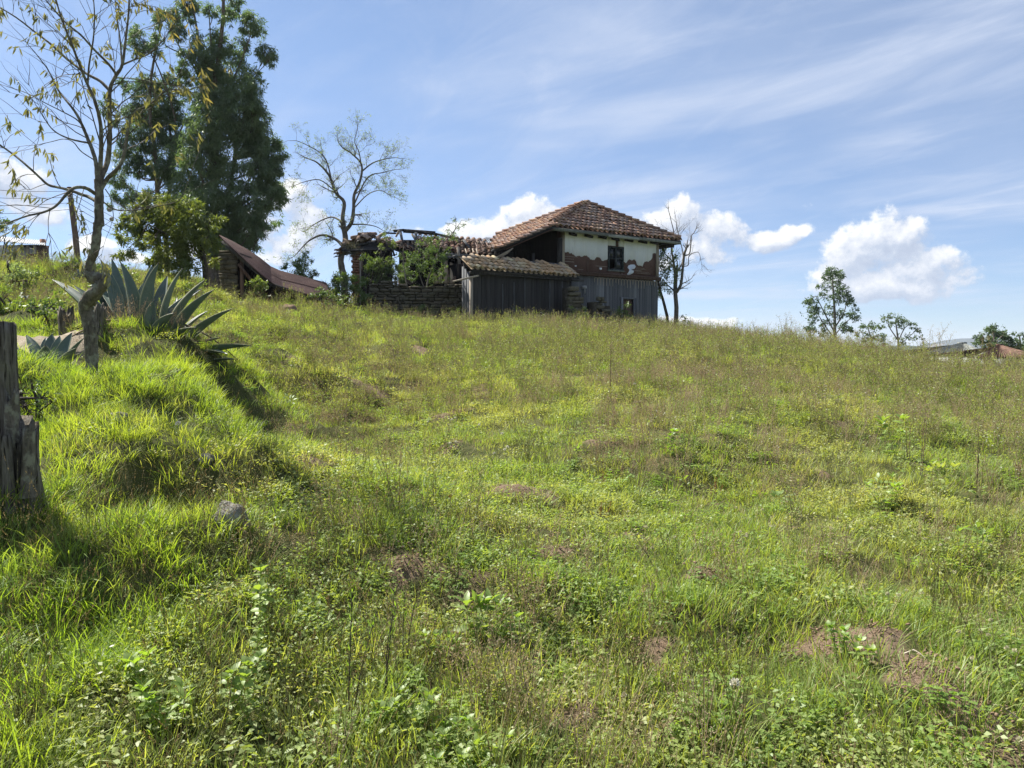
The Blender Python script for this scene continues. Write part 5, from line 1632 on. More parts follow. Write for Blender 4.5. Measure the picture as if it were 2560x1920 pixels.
for k in range(3):      # eave beams that carry the sheets
    a, b = roof_lo[2 * k], roof_lo[2 * k + 2]
    g = G(); beam(g, csp(a[0], a[1] + 5, a[2] + .1), csp(b[0], b[1] + 5, b[2] + .1), .10, .12); g.obj('eave_beam', M['dark_wood'], cshed)
for px in (600, 625, 655, 690, 730, 775):
    t_ = np.interp(px, [a[0] for a in roof_lo], [a[1] for a in roof_lo]); p = csp(px, t_ + 22, 27.5)
    g = G(); box(g, p.x - .06, p.x + .06, p.y, p.y + .12, -.5, p.z); g.obj('post', M['dark_wood'], cshed)
g = G(); a, b = csp(594, 655, 28.6), csp(835, 760, 28.6)
x0c = csp(594, 700, 28.4).x; 
n = 12
for k in range(n):
    px = 596 + k * 19; t_ = float(np.interp(px, [q[0] for q in roof_lo], [q[1] for q in roof_lo])) + 0
    p0 = csp(px, t_, 28.4); p1 = csp(px + 19, t_, 28.4)
    box(g, p0.x, p1.x - .01, p0.y, p0.y + .04, -.6, max(p0.z, -.3))
g.obj('back_wall', M['black_wood'], cshed)
part_box('door_post', M['brown_wood'], cshed, xr_ + .12, xr_ + .22, .02, .14, -.3, pier_top - .15)
g = G(); beam(g, csp(596, 660, 26.95), csp(628, 700, 26.95), .09, .09); g.obj('brace', M['brown_wood'], cshed)
g = G()
for k in range(12):
    px = 640 + k * 16.5; t_ = float(np.interp(px, [q[0] for q in roof_lo], [q[1] for q in roof_lo])) + 3
    p0 = csp(px, t_, 27.35); p1 = csp(px + 16.5, t_, 27.35)
    box(g, p0.x, p1.x - .008, p0.y, p0.y + .04, -.9, max(p0.z, -.8))
g.obj('shade_fill_boards', M['black_wood'], cshed)  # black fill standing in for the darkness below the roof edge
part_box('shade_wall', M['black_wood'], cshed, xr_ + .005, xr_ + .11, .1, 1.3, -.3, pier_top - .05)  # near-black box painted as the shade beneath the sagging roof

# ------------------------------------------------------------------ houses in the distance
def far_roof(name, pts_roof, Yd, mat, label, ribs, wallmat, cat='house', depth=8):
    """Gabled house seen roof first: eave left, ridge, eave right in photo pixels."""
    (ex0, ey0), (rx0, ry0), (rx1, ry1), (ex1, ey1) = pts_roof
    b = spot((ex0 + ex1) / 2, 880, Yd)
    t = thing(name, (b.x, b.y, hs(b.x, b.y)), 0, label, cat)
    iv = Matrix.Translation(t.location).inverted()
    P = [iv @ spot(ex0, ey0, Yd), iv @ spot(ex1, ey1, Yd), iv @ spot(rx1, ry1, Yd + depth / 2), iv @ spot(rx0, ry0, Yd + depth / 2)]
    g = G(); corr(g, P[0], P[1], P[2], P[3], ribs, .10, nv=10, thick=.05); g.obj('roof', mat, t, True)
    Q = [iv @ spot(ex0, ey0, Yd + 0), iv @ spot(ex1, ey1, Yd + 0)]
    g = G()
    bk = [Vector((P[0].x, P[0].y + depth, P[0].z)), Vector((P[1].x, P[1].y + depth, P[1].z))]
    g.add([tuple(P[3]), tuple(P[2]), tuple(bk[1]), tuple(bk[0])], [(0, 1, 2, 3)], 0); g.obj('roof_back', mat, t)
    g = G(); box(g, P[0].x + .8, P[1].x - .8, P[0].y + .6, P[0].y + depth - .6, -1, P[0].z - .05); g.obj('wall', wallmat, t)
    g = G(); beam(g, P[3] + Vector((-.1, 0, .08)), P[2] + Vector((.1, 0, .08)), .3, .15); g.obj('ridge', mat, t)
    return t
far_roof('grey_roofed_house', [(2290, 888), (2398, 860), (2412, 860), (2470, 886)], 62, M['far_zinc'], 'distant house with grey sheet roof showing above the weeds on the right', 26, M['concrete'])
far_roof('tile_roofed_house', [(2440, 895), (2496, 865), (2502, 865), (2610, 893)], 52, M['far_tile'], 'distant house with red clay tile roof at the right edge', 24, M['concrete'])

fh_p = spot(60, 655, 52)
fh = thing('hilltop_house', (fh_p.x, fh_p.y, hs(fh_p.x, fh_p.y)), 0, 'white house with rusty roof on the hilltop at the left', 'house')
fi = Matrix.Translation(fh.location).inverted()
def fp(px, py, Yd): return fi @ spot(px, py, Yd)
a, b, c, d = fp(-80, 596, 52), fp(112, 612, 52), fp(118, 603, 55), fp(-70, 582, 55)
g = G(); corr(g, a, b, c, d, 34, .04, nv=3, thick=.04); g.obj('roof', M['zinc'], fh, True)
g = G(); p0, p1 = fp(-80, 600, 52.3), fp(43, 612, 52.3); box(g, p0.x, p1.x, p0.y, p0.y + 3, -1, p1.z - .02); g.obj('wall', M['concrete'], fh)
g = G(); p0, p1 = fp(43, 612, 54.2), fp(90, 612, 54.2); box(g, p0.x, p1.x, p0.y, p0.y + .2, -1, p1.z); g.obj('porch_wall', M['dark_wood'], fh)
for px in (66, 84):
    p = fp(px, 614, 52.4); part_box('porch_post', M['pale_wood'], fh, p.x, p.x + .12, p.y, p.y + .12, -1, p.z)
g = G(); p0, p1 = fp(64, 634, 52.4), fp(90, 634, 52.4); box(g, p0.x + .12, p1.x, p0.y, p0.y + .1, p0.z - .35, p0.z); g.obj('railing', M['brown_wood'], fh)
for k in range(8):
    px = 90 + k * 3.8; p0, p1 = fp(px, 612 + k * .3, 52.35), fp(px + 3.6, 612, 52.35)
    part_box('panel', M['brown_wood'], fh, p0.x, p1.x, p0.y, p0.y + .08, -1, p0.z)
g = G(); p0, p1 = fp(99, 597, 53.5), fp(108, 597, 53.5); box(g, p0.x, p1.x, p0.y, p0.y + .3, 1, p0.z); g.obj('chimney', M['brick'], fh)

# ------------------------------------------------------------------ pole and wires
pb = spot(199, 655, 30); pz = hs(pb.x, pb.y)
pole = thing('utility_pole', (pb.x, pb.y, pz), 0, 'leaning wooden utility pole behind the mossy tree', 'pole')
pi_ = Matrix.Translation(pole.location).inverted()
top = pi_ @ spot(173, 468, 30)
g = G(); tube(g, [(0, 0, -.3), tuple(top * .5 + Vector((.02, 0, 0))), tuple(top)], [.12, .105, .09], 9); g.obj('shaft', M['brown_wood'], pole, True)
for dz in (.2, .42, .64):
    g = G(); tube(g, [tuple(top + Vector((-.02, -.1, -dz))), tuple(top + Vector((.16, -.1, -dz))), tuple(top + Vector((.16, -.1, -dz + .1)))], [.02, .03, .03], 6); g.obj('insulator', M['box'], pole)
for k, dz in enumerate((.15, .38, .6, .85)):
    g = G(); a = top + Vector((-.05, 0, -dz)); b = pi_ @ spot(-260, 430 + 26 * k, 27)
    tube(g, [a.lerp(b, t) + Vector((0, 0, -.25 * math.sin(math.pi * t))) for t in np.linspace(0, 1, 14)], .009, 4); 
    w_ = g.obj('wire', M['wire'], pole)
    g = G(); b = pi_ @ spot(560, 640 + 14 * k, 44)
    tube(g, [a.lerp(b, t) + Vector((0, 0, -.5 * math.sin(math.pi * t))) for t in np.linspace(0, 1, 14)], .010, 4); g.obj('wire', M['wire'], pole)

# ------------------------------------------------------------------ branching
def rv(s=1.0):
    return Vector((random.gauss(0, s), random.gauss(0, s), random.gauss(0, s)))
def grow(g, p, d, L, r, depth, tips, bend=.18, up=.06, kids=(3, 5), spread=.75, ratio=.62, seg=5, sides=None, nodes=None, rr=.6):
    """A curved limb with side branches; tips collects (point, direction)."""
    pts = [p.copy()]; dd = d.normalized()
    for k in range(seg):
        dd = (dd + rv(bend) + Vector((0, 0, up))).normalized()
        pts.append(pts[-1] + dd * (L / seg))
    rad = np.linspace(r, r * (.45 if depth > 0 else .3), len(pts))
    tube(g, pts, rad, sides or (6 if r > .03 else 4 if r > .012 else 3), 0, cap=False)
    if nodes is not None:
        nodes.extend(pts[1:])
    if depth == 0:
        tips.append((pts[-1], dd.copy())); tips.append((pts[len(pts) // 2], dd.copy()))
        return
    for k in range(random.randint(*kids)):
        t = random.uniform(.25, 1.0); i = min(int(t * seg), seg - 1)
        q = pts[i].lerp(pts[i + 1], t * seg - i)
        ax = (pts[i + 1] - pts[i]).normalized()
        side = ax.cross(rv(1)).normalized()
        nd = (ax * math.cos(spread) + side * math.sin(spread)).normalized()
        grow(g, q, nd, L * ratio * random.uniform(.6, 1.15), max(rad[i] * rr, .0035), depth - 1, tips, bend, up, kids, spread, ratio, seg, None, nodes, rr)
    grow(g, pts[-1], dd, L * ratio, rad[-1], depth - 1, tips, bend, up, kids, spread, ratio, seg, None, nodes, rr)

def crown_leaves(g, clusters, per_m2, L, W, down=.6, mat=0, flat=(1, 1, 1)):
    """Leaf clumps through a set of (centre, radius) lobes: each lobe is many small sprays."""
    for c, r in clusters:
        c = np.array(tuple(c))
        ns = max(6, int(34 * (r / .6) ** 1.6))
        d = rdir(ns); rad = r * rng.uniform(.25, 1.0, ns) ** .55
        S = c + d * rad[:, None] * np.array(flat)
        tot = max(20, int(per_m2 * r * r * 3.14))
        k = rng.integers(0, ns, tot)
        sr = r * .17 + .05
        P = S[k] + rng.normal(0, sr * .6, (tot, 3)) * [1, 1, .8]
        D = unit(rng.normal(0, .55, (tot, 3)) + np.array([0, 0, -down]) + d[k] * .35)
        ks = fbm(P[:, 0] + P[:, 1] * .8 + 50, P[:, 2] - P[:, 1] * .5 + 50, 1.5 / max(r, .15) ** .7, 2, 71) > .43
        P, D = P[ks], D[ks]; tot = len(P)
        if tot: leaves(g, P, D, rng.uniform(*L, tot), rng.uniform(*W, tot), mat, .1)

# ------------------------------------------------------------------ eucalyptus trees
def zc(x, y, r, Yd, s=2.963, ox=0, oy=0, j=.8):
    px, py = ox + x / s, oy + y / s
    rr = r / s / FPX * Yd
    return (spot(px, py, Yd + random.uniform(-j, j)), rr)
def euca(name, base, trunkpx, clusters, Yd, label, leafden=560, r0=.3, extra_stems=(), L=(.14, .27), W=(.028, .048)):
    bx = spot(*base, Yd); gz = hs(bx.x, bx.y)
    t = thing(name, (bx.x, bx.y, gz), 0, label, 'tree', None)
    iv = Matrix.Translation(t.location).inverted()
    g = G(); trunkpts = []
    for path, ra, rb in [(trunkpx, r0, r0 * .25)] + list(extra_stems):
        pts = smooth_path([iv @ spot(px, py, Yd + dy) for px, py, dy in path], 4)
        if path is trunkpx: pts[0].z = -.4
        trunkpts += pts
        tube(g, pts, np.linspace(ra, rb, len(pts)), 9 if ra > .1 else 6, 0)
    cl = []
    for c in clusters:
        P, r = zc(*c[:3], Yd) if len(c) == 3 else zc(*c)
        r *= random.uniform(.85, 1.28)
        P = iv @ P; cl.append((P, r))
        # limb from a lower point on a stem
        cand = [q for q in trunkpts if q.z < P.z - r * .8] or trunkpts[:2]
        q = min(cand, key=lambda q: (q - P).length + abs((P.z - q.z) - 1.6 * math.hypot(P.x - q.x, P.y - q.y)) * .5)
        mid = q.lerp(P, .5) + Vector((0, 0, -.12 * (q - P).length)) + rv(.12)
        lp = smooth_path([q, mid, P], 4)
        tube(g, lp, np.linspace(max(.02, r * .07), .012, len(lp)), 5, 0, cap=False)
        for k in range(6):
            e = P + Vector(rdir(1, -.3, 1)[0]) * r * .85
            tube(g, [lp[-3], P.lerp(e, .4) + rv(.05), e], [.014, .010, .005], 3, 0, cap=False)
    g.obj('trunk', M['bark_euca'], t, True)
    g = G(); crown_leaves(g, cl, leafden, L, W, .75)
    g.obj('crown', M['euca'], t)
    return t
main_cl = [(1560, 350, 120), (1640, 330, 90), (1620, 470, 150), (1500, 440, 110), (1700, 560, 160), (1800, 650, 110), (1600, 690, 170), (1780, 760, 150), (1880, 830, 90), (1650, 900, 190), (1840, 960, 160), (1940, 1060, 120), (2010, 1130, 85),
           (1700, 1130, 190), (1890, 1240, 150), (2010, 1350, 100), (1700, 1370, 180), (1850, 1500, 150), (1990, 1470, 95), (1510, 1000, 150), (1500, 1200, 160), (1440, 1390, 140), (1560, 1540, 170), (1700, 1620, 160), (1880, 1680, 120), (1980, 1600, 90),
           (1720, 1830, 150), (1860, 1850, 110), (1600, 1750, 120), (1790, 2000, 90), (2040, 1480, 80), (1950, 1230, 90), (2060, 1420, 60), (1930, 1700, 90), (1900, 950, 70), (2030, 1250, 60), (1450, 1550, 130), (1750, 1720, 120),  (1880, 560, 60), (1900, 620, 50),
           (1370, 30, 70), (1400, 10, 60), (1545, 80, 42), (1690, 50, 66), (1740, 20, 50), (1850, 160, 85), (1905, 230, 55), (1790, 330, 62), (1960, 380, 62), (2000, 440, 42), (1410, 150, 34), (1670, 150, 34), (1820, 200, 45),
           (1240, 150, 80), (1300, 120, 55), (1220, 270, 66), (1330, 230, 50), (1390, 430, 60), (1370, 500, 50), (1420, 590, 50), (1340, 380, 24)]
euca('eucalyptus_tree', (545, 735), [(548, 760, 0), (540, 640, 0), (535, 480, 0), (530, 330, 0), (540, 200, 0), (556, 60, 0), (560, -60, 0)], main_cl, 36,
     'tallest dark green eucalyptus, its bushy crown reaching the top of the picture', 1350,
     .22, [([(545, 400, 0), (520, 250, .3), (490, 60, .5), (470, -40, .5)], .09, .03), ([(540, 330, 0), (575, 220, 0), (600, 160, 0), (625, 90, 0)], .07, .02), ([(530, 380, 0), (500, 200, .3), (450, 120, .4), (425, 60, .5)], .07, .02),
            ([(560, 740, .8), (565, 560, .8), (585, 400, .7), (600, 300, .6)], .14, .04), ([(528, 740, -.5), (520, 560, -.5), (505, 440, -.5), (500, 330, -.4)], .12, .04), ([(541, 300, 0), (528, 120, 0), (522, 20, 0)], .05, .02), ([(580, 450, 0), (620, 250, 0), (650, 165, 0)], .05, .015)])
sec_cl = [(980, 650, 80), (1090, 690, 95), (1200, 690, 80), (900, 640, 50), (960, 800, 95), (1100, 830, 110), (1250, 770, 95), (1300, 930, 110), (1000, 1020, 110), (1150, 1040, 100), (900, 1110, 50), (960, 1190, 90), (1040, 1250, 80), (880, 1330, 60),
          (1270, 1230, 100), (1310, 1390, 100), (920, 1430, 66), (1000, 1480, 66), (860, 1490, 55), (1200, 1480, 60), (780, 740, 45), (790, 840, 40), (1360, 1130, 120), (1380, 820, 90), (1000, 230, 60), (1050, 310, 80), (1160, 370, 55), (950, 330, 45), (1000, 390, 40), (1250, 570, 48), (1180, 120, 40), (900, 950, 60), (1120, 600, 60), (1330, 650, 70), (1380, 950, 90), (1250, 1050, 95), (1120, 950, 90), (1350, 1280, 100), (1080, 1150, 80), (1180, 1250, 90), (1230, 880, 90), (1300, 1500, 90), (1400, 1500, 90), (1100, 1450, 50)]
euca('eucalyptus_tree', (400, 740), [(402, 760, 0), (396, 620, 0), (394, 500, 0), (390, 400, 0), (375, 280, 0), (380, 180, 0), (400, 80, 0)], sec_cl, 38,
     'shorter dark eucalyptus just left of the tallest one, bare stems in its lower crown', 1200, .16,
     [([(420, 745, .5), (415, 560, .5), (430, 420, .5), (425, 300, .5), (440, 220, .5)], .13, .03), ([(392, 480, 0), (440, 330, 0), (400, 180, 0), (350, 90, 0)], .07, .02), ([(520, 745, 1), (515, 600, 1), (470, 430, 1), (450, 330, .8)], .12, .03)])

def leafy_tree(name, base, Yd, stems, clusters, label, mat, bark, den, L, W, s, ox, oy, down=.4, cat='tree', r0=.12, j=.6, oval=False, twigs=4):
    bx = spot(*base, Yd); gz = hs(bx.x, bx.y)
    t = thing(name, (bx.x, bx.y, gz), 0, label, cat)
    iv = Matrix.Translation(t.location).inverted()
    g = G(); tp = []
    for k, (path, ra, rb) in enumerate(stems):
        pts = smooth_path([iv @ spot(px, py, Yd + dy) for px, py, dy in path], 4)
        if k == 0: pts[0].z = min(pts[0].z, -.2)
        tp += pts
        tube(g, pts, np.linspace(ra, rb, len(pts)), 8 if ra > .05 else 5, 0, rough=.06)
    cl = []
    for x, y, r in clusters:
        P, rr = zc(x, y, r * (1.38 if name == 'broadleaf_tree' else 1), Yd, s, ox, oy, j)
        P = iv @ P; cl.append((P, rr))
        q = min(tp, key=lambda q: (q - P).length)
        tube(g, [q, q.lerp(P, .5) + rv(.05), P], [max(.01, rr * .06), .01, .006], 4, 0, cap=False)
        for k in range(twigs):
            e = P + Vector(rdir(1, -.3, 1)[0]) * rr * .9
            tube(g, [P, P.lerp(e, .5) + rv(.03), e], [.008, .006, .003], 3, 0, cap=False)
    g.obj('trunk', bark, t, True)
    g = G(); crown_leaves(g, cl, den, L, W, down)
    g.obj('crown', mat, t)
    return t
S5, OX5, OY5 = 4.367, 250, 380
leafy_tree('broadleaf_tree', (508, 745), 24.5, [([(508, 752, 0), (514, 700, 0), (508, 640, 0), (490, 600, 0), (470, 560, 0), (450, 510, 0)], .11, .03), ([(506, 640, 0), (520, 590, .3), (525, 540, .4)], .05, .02), ([(490, 600, 0), (430, 590, -.3), (370, 560, -.4)], .05, .02), ([(470, 560, 0), (400, 520, 0), (340, 520, .2)], .04, .02)],
           [(560, 500, 70), (540, 580, 80), (420, 600, 80), (350, 560, 40), (700, 600, 90), (850, 620, 80), (960, 560, 70), (1000, 640, 90), (1080, 720, 90), (1250, 750, 55), (380, 760, 100), (540, 760, 110), (650, 850, 130), (800, 840, 120), (950, 880, 130), (300, 920, 80), (420, 960, 110),
            (520, 1060, 110), (680, 1040, 130), (800, 1120, 120), (960, 1050, 120), (240, 1110, 50), (330, 1130, 60), (1150, 930, 80), (1230, 1000, 60), (850, 1230, 100), (640, 1190, 80), (1000, 1230, 70), (1260, 1200, 40), (200, 800, 35), (720, 700, 100), (880, 720, 100), (470, 500, 40), (1300, 720, 50), (1180, 850, 60)],
           'bushy yellow green broadleaf tree in front of the dark eucalyptuses', M['cherry'], M['bark_dark'], 1700, (.10, .19), (.028, .05), S5, OX5, OY5, .5)

# ------------------------------------------------------------------ bare spreading tree behind the ruin
def bare_tree(name, base, Yd, limbs, label, leafmat, bark, depth=3, n_side=7, side_len=1.5, leaf_n=6, leafL=(.06, .12), bend=.16, up=.05, seedv=1, leaf_prob=.6, spread=.8, rmin=.012, group=None, ratio=.62):
    random.seed(seedv)
    bx = spot(*base, Yd); gz = hs(bx.x, bx.y)
    t = thing(name, (bx.x, bx.y, gz), 0, label, 'tree', group)
    iv = Matrix.Translation(t.location).inverted()
    g = G(); tips = []
    for k, (path, ra, rb, ns) in enumerate(limbs):
        pts = smooth_path([iv @ spot(px, py, Yd + dy) for px, py, dy in path], 4)
        if k == 0: pts[0].z = -.3
        rad = np.linspace(ra, rb, len(pts)) * .82
        tube(g, pts, rad, 8 if ra > .05 else 5, 0, rough=.05, cap=False)
        for q in range(ns):
            i = random.randint(max(1, len(pts) // 5), len(pts) - 1)
            ax = (pts[i] - pts[i - 1]).normalized()
            side = ax.cross(rv(1)).normalized()
            nd = (ax * .6 + side * .8).normalized()
            grow(g, pts[i], nd, side_len * random.uniform(.5, 1.1), max(rad[i] * .45, rmin), depth, tips, bend, up, (2, 4), spread, ratio, 4)
        grow(g, pts[-1], (pts[-1] - pts[-2]), side_len * .6, rb, depth, tips, bend, up, (2, 4), spread, ratio, 4)
    g.obj('trunk', bark, t, True)
    if leafmat and leaf_n:
        g = G(); P = []; D = []
        for p, d in tips:
            if random.random() < leaf_prob:
                for q in range(random.randint(1, leaf_n)):
                    P.append(tuple(p + rv(.05))); D.append(tuple((d + rv(.6) + Vector((0, 0, -.2))).normalized()))
        P = np.array(P); D = np.array(D); n = len(P)
        leaves(g, P, D, rng.uniform(*leafL, n), rng.uniform(leafL[0] * .4, leafL[1] * .45, n), 0, .15)
        g.obj('crown', leafmat, t)
    return t
bx_, by_, s7 = 680, 280, 3.771
def q7(*pts): return [(bx_ + x / s7, by_ + y / s7, d) for x, y, d in pts]
bare_tree('bare_tree', (858, 700), 37, [
    (q7((690, 1590, 0), (660, 1480, 0), (650, 1380, 0), (690, 1220, 0), (685, 1130, 0)), .20, .15, 0),
    (q7((688, 1140, 0), (665, 1000, 0), (680, 850, .2), (600, 760, .2), (540, 600, .3), (430, 480, .4), (340, 440, .5)), .14, .03, 12),
    (q7((690, 1120, 0), (750, 1040, -.2), (770, 900, -.3), (775, 780, -.3), (830, 650, -.3), (845, 500, -.2), (760, 400, 0), (660, 330, 0)), .13, .03, 12),
    (q7((845, 520, -.2), (820, 380, -.4), (780, 280, -.5), (800, 180, -.5)), .04, .015, 5),
    (q7((845, 560, -.2), (950, 480, -.6), (1080, 440, -.8), (1180, 430, -1)), .05, .015, 7),
    (q7((770, 880, -.3), (900, 620, -1), (1050, 570, -1.2), (1170, 540, -1.2)), .05, .015, 6),
    (q7((665, 1260, 0), (600, 1200, .3), (480, 1160, .4), (370, 1200, .5), (300, 1260, .6), (220, 1350, .7)), .10, .02, 11),
    (q7((655, 1030, 0), (560, 990, .5), (430, 1040, .6), (330, 1110, .8)), .06, .015, 7),
    (q7((590, 740, .2), (450, 640, 0), (300, 660, -.3), (200, 700, -.3)), .04, .012, 6),
    (q7((560, 640, .2), (520, 480, 0), (450, 380, 0), (260, 280, .2), (170, 270, .2)), .05, .012, 8),
    (q7((760, 1060, -.2), (860, 1060, -.5), (980, 1080, -.6), (1080, 1140, -.6)), .05, .012, 6),
    (q7((780, 900, -.3), (900, 780, .2), (1020, 740, .5), (1140, 800, .6)), .04, .012, 7)],
    'wide almost leafless tree standing behind the ruin, forked from a curved trunk', M['grey_leaf'], M['bark_grey'], 3, 7, .72, 2, (.05, .10), .20, .03, 3, .26, .8, .008)

# two thin trees right of the house
sR_, oxR, oyR = 5.185, 1370, 500
def qr(*pts): return [(oxR + x / sR_, oyR + y / sR_, d) for x, y, d in pts]
bare_tree('dead_tree', (1690, 815), 38.5, [
    (qr((1655, 1640, 0), (1665, 1400, 0), (1650, 1200, 0), (1655, 1000, 0)), .15, .12, 1),
    (qr((1655, 1010, 0), (1640, 900, 0), (1625, 780, 0), (1600, 620, 0), (1640, 480, 0), (1580, 200, 0)), .10, .02, 9),
    (qr((1655, 1210, 0), (1720, 1100, -.2), (1745, 900, -.2), (1765, 700, -.2)), .10, .07, 2),
    (qr((1765, 720, -.2), (1830, 700, -.2), (1850, 600, -.2), (1860, 470, -.2), (1895, 420, -.2)), .05, .02, 3),
    (qr((1655, 940, 0), (1720, 860, 0), (1750, 700, .2), (1680, 400, .3), (1660, 260, .3)), .05, .015, 6),
    (qr((1760, 860, -.2), (1820, 840, -.3), (1830, 720, -.3), (1950, 680, -.4), (1990, 830, -.4)), .035, .01, 3),
    (qr((1620, 800, 0), (1520, 700, 0), (1480, 600, 0), (1440, 420, 0)), .04, .01, 5)],
    'grey dead tree right of the house, taller of the two', None, M['bark_grey'], 2, 6, .75, 0, seedv=8, bend=.14, up=.08)
bare_tree('slender_tree', (1665, 805), 38, [
    (qr((1560, 1570, 0), (1500, 1330, 0), (1450, 1150, 0), (1410, 950, 0)), .10, .06, 2),
    (qr((1480, 1250, 0), (1440, 1180, 0), (1400, 1060, 0), (1380, 900, .2), (1390, 720, .3)), .05, .02, 7),
    (qr((1415, 980, 0), (1500, 950, -.2), (1560, 880, -.3), (1600, 830, -.3)), .03, .012, 4),
    (qr((1470, 1240, 0), (1420, 1230, 0), (1380, 1250, 0)), .03, .01, 3),
    (qr((1450, 1120, 0), (1530, 1080, .2), (1560, 960, .2)), .03, .01, 4),
    (qr((1410, 960, 0), (1440, 820, .2), (1480, 720, .3)), .03, .01, 4)],
    'slender leaning tree with few leaves, close to the house corner', M['shrub'], M['bark_dark'], 2, 5, .55, 6, (.07, .13), seedv=12, leaf_prob=.75)

# ------------------------------------------------------------------ far trees on the right
s8, ox8, oy8 = 3.352, 1900, 500
FAR_DEN = 2.8
def far_tree(base, Yd, stems, clusters, label, den=120):
    stems = [(a, b * .5, c * .5) for a, b, c in stems]
    clusters = [(x + random.uniform(-6, 6), y + random.uniform(-5, 5), r * .85) for x, y, r in clusters]
    return leafy_tree('far_tree', base, Yd, stems, clusters, label, M['far'], M['bark_grey'], den * FAR_DEN, (.24, .42), (.09, .15), s8, ox8, oy8, .5, 'tree', j=1.5)
far_tree((2083, 868), 95, [([(2086, 885, 0), (2087, 800, 0), (2084, 740, 0), (2080, 690, 0)], .45, .12), ([(2086, 830, 0), (2060, 780, 0), (2040, 740, 0)], .2, .08), ([(2087, 820, 0), (2110, 780, 0), (2120, 740, 0)], .2, .08), ([(2086, 845, 0), (2060, 810, 0), (2030, 760, 1)], .15, .06), ([(2086, 840, 0), (2110, 810, 0), (2135, 790, 1)], .15, .06)],
         [(600, 600, 50), (640, 640, 66), (690, 620, 40), (560, 640, 40), (560, 720, 50), (640, 730, 55), (500, 730, 45), (700, 760, 55), (440, 830, 50), (400, 860, 36), (530, 800, 45), (620, 830, 60), (720, 830, 56), (760, 870, 40), (460, 920, 56), (570, 920, 50), (660, 960, 60), (780, 950, 60), (800, 990, 40), (440, 1000, 50), (520, 1020, 45), (600, 1020, 45), (720, 1060, 55), (390, 1070, 36), (440, 1090, 50), (540, 1110, 45), (740, 1100, 40), (350, 960, 14)],
         'tall far eucalyptus with a narrow layered crown, alone above the weeds', 80)
far_tree((2242, 870), 105, [([(2247, 885, 0), (2245, 850, 0), (2240, 810, 0)], .35, .15), ([(2245, 850, 0), (2222, 815, 0), (2220, 790, 0)], .16, .07), ([(2245, 855, 0), (2262, 820, 0), (2280, 810, 0)], .16, .07), ([(2246, 865, 0), (2275, 840, 0), (2290, 825, 0)], .12, .05)],
         [(1090, 960, 42), (1160, 990, 45), (1030, 1000, 40), (1220, 1030, 42), (1280, 1050, 32), (1320, 1090, 26), (1100, 1040, 30), (1180, 1060, 26), (1360, 1150, 20), (1250, 1140, 30), (1300, 1160, 24), (1200, 1180, 34), (1010, 1050, 30), (1150, 1140, 22)],
         'flat topped far tree right of the tall narrow one', 80)
far_tree((2178, 868), 100, [([(2180, 885, 0), (2178, 850, 0), (2170, 820, 0)], .3, .12), ([(2179, 860, 0), (2160, 840, 0), (2150, 825, 0)], .12, .05)],
         [(940, 1040, 40), (880, 1050, 36), (840, 1080, 26), (980, 1080, 32), (820, 1120, 24), (900, 1110, 34), (960, 1140, 45), (1020, 1150, 40), (880, 1170, 34), (1040, 1190, 34)],
         'low bushy far tree between the tall one and the flat topped one', 80)
far_tree((2490, 868), 88, [([(2488, 885, 0), (2486, 850, 0), (2482, 820, 0)], .4, .15), ([(2486, 860, 0), (2465, 830, 0)], .15, .06), ([(2486, 860, 0), (2510, 835, 0)], .15, .06)],
         [(1950, 1070, 50), (2000, 1090, 50), (1890, 1100, 45), (2050, 1130, 40), (1960, 1130, 50), (1830, 1160, 44), (1850, 1190, 44), (1930, 1180, 50), (1990, 1190, 50), (2060, 1180, 50), (2120, 1200, 45), (1810, 1200, 30), (2160, 1230, 40), (1900, 1230, 45), (2020, 1230, 50), (2090, 1240, 50)],
         'dark rounded far tree above the tile roofed house', 130)
far_tree((2550, 868), 92, [([(2553, 885, 0), (2550, 850, 0), (2545, 835, 0)], .25, .1)],
         [(2130, 1110, 24), (2170, 1120, 26), (2200, 1140, 30), (2150, 1150, 18), (2230, 1170, 30), (2190, 1240, 40), (2240, 1230, 40)], 'small thin crowned far tree cut by the right edge', 80)
# round bush on the skyline
def bush(name, px, py, Yd, clusters, label, mat, den=700, L=(.05, .10), W=(.025, .045), cat='shrub', stems=5, down=.1, j=.3):
    if px < 530 and 650 < py < 850:      # scrub on the slope stands well above the grass
        Yd = min(Yd, float(hit(px, py).y) * .985); clusters = [(x, y - r * 1.0, r * 1.55) for x, y, r in clusters]; den *= .8
    b = spot(px, py, Yd); gz = hs(b.x, b.y)
    t = thing(name, (b.x, b.y, gz), 0, label, cat)
    iv = Matrix.Translation(t.location).inverted()
    g = G(); cl = []
    for x, y, r in clusters:
        P = iv @ spot(x, y, Yd + random.uniform(-j, j)); rr = r / FPX * Yd
        cl.append((P, rr))
        b0 = Vector((random.uniform(-.15, .15), random.uniform(-.1, .1), -.1))
        tube(g, smooth_path([b0, b0.lerp(P, .5) + rv(.08) + Vector((0, 0, .1)), P], 3), np.linspace(.025, .008, 7), 4, 0, cap=False)
        for k in range(5):
            e = P + Vector(rdir(1, -.2, 1)[0]) * rr; tube(g, [P, e], [.008, .003], 3, 0, cap=False)
    g.obj('stems', M['bark_dark'], t, True)
    g = G(); crown_leaves(g, cl, den * 5.5, L, W, down)
    g.obj('foliage', mat, t)
    return t
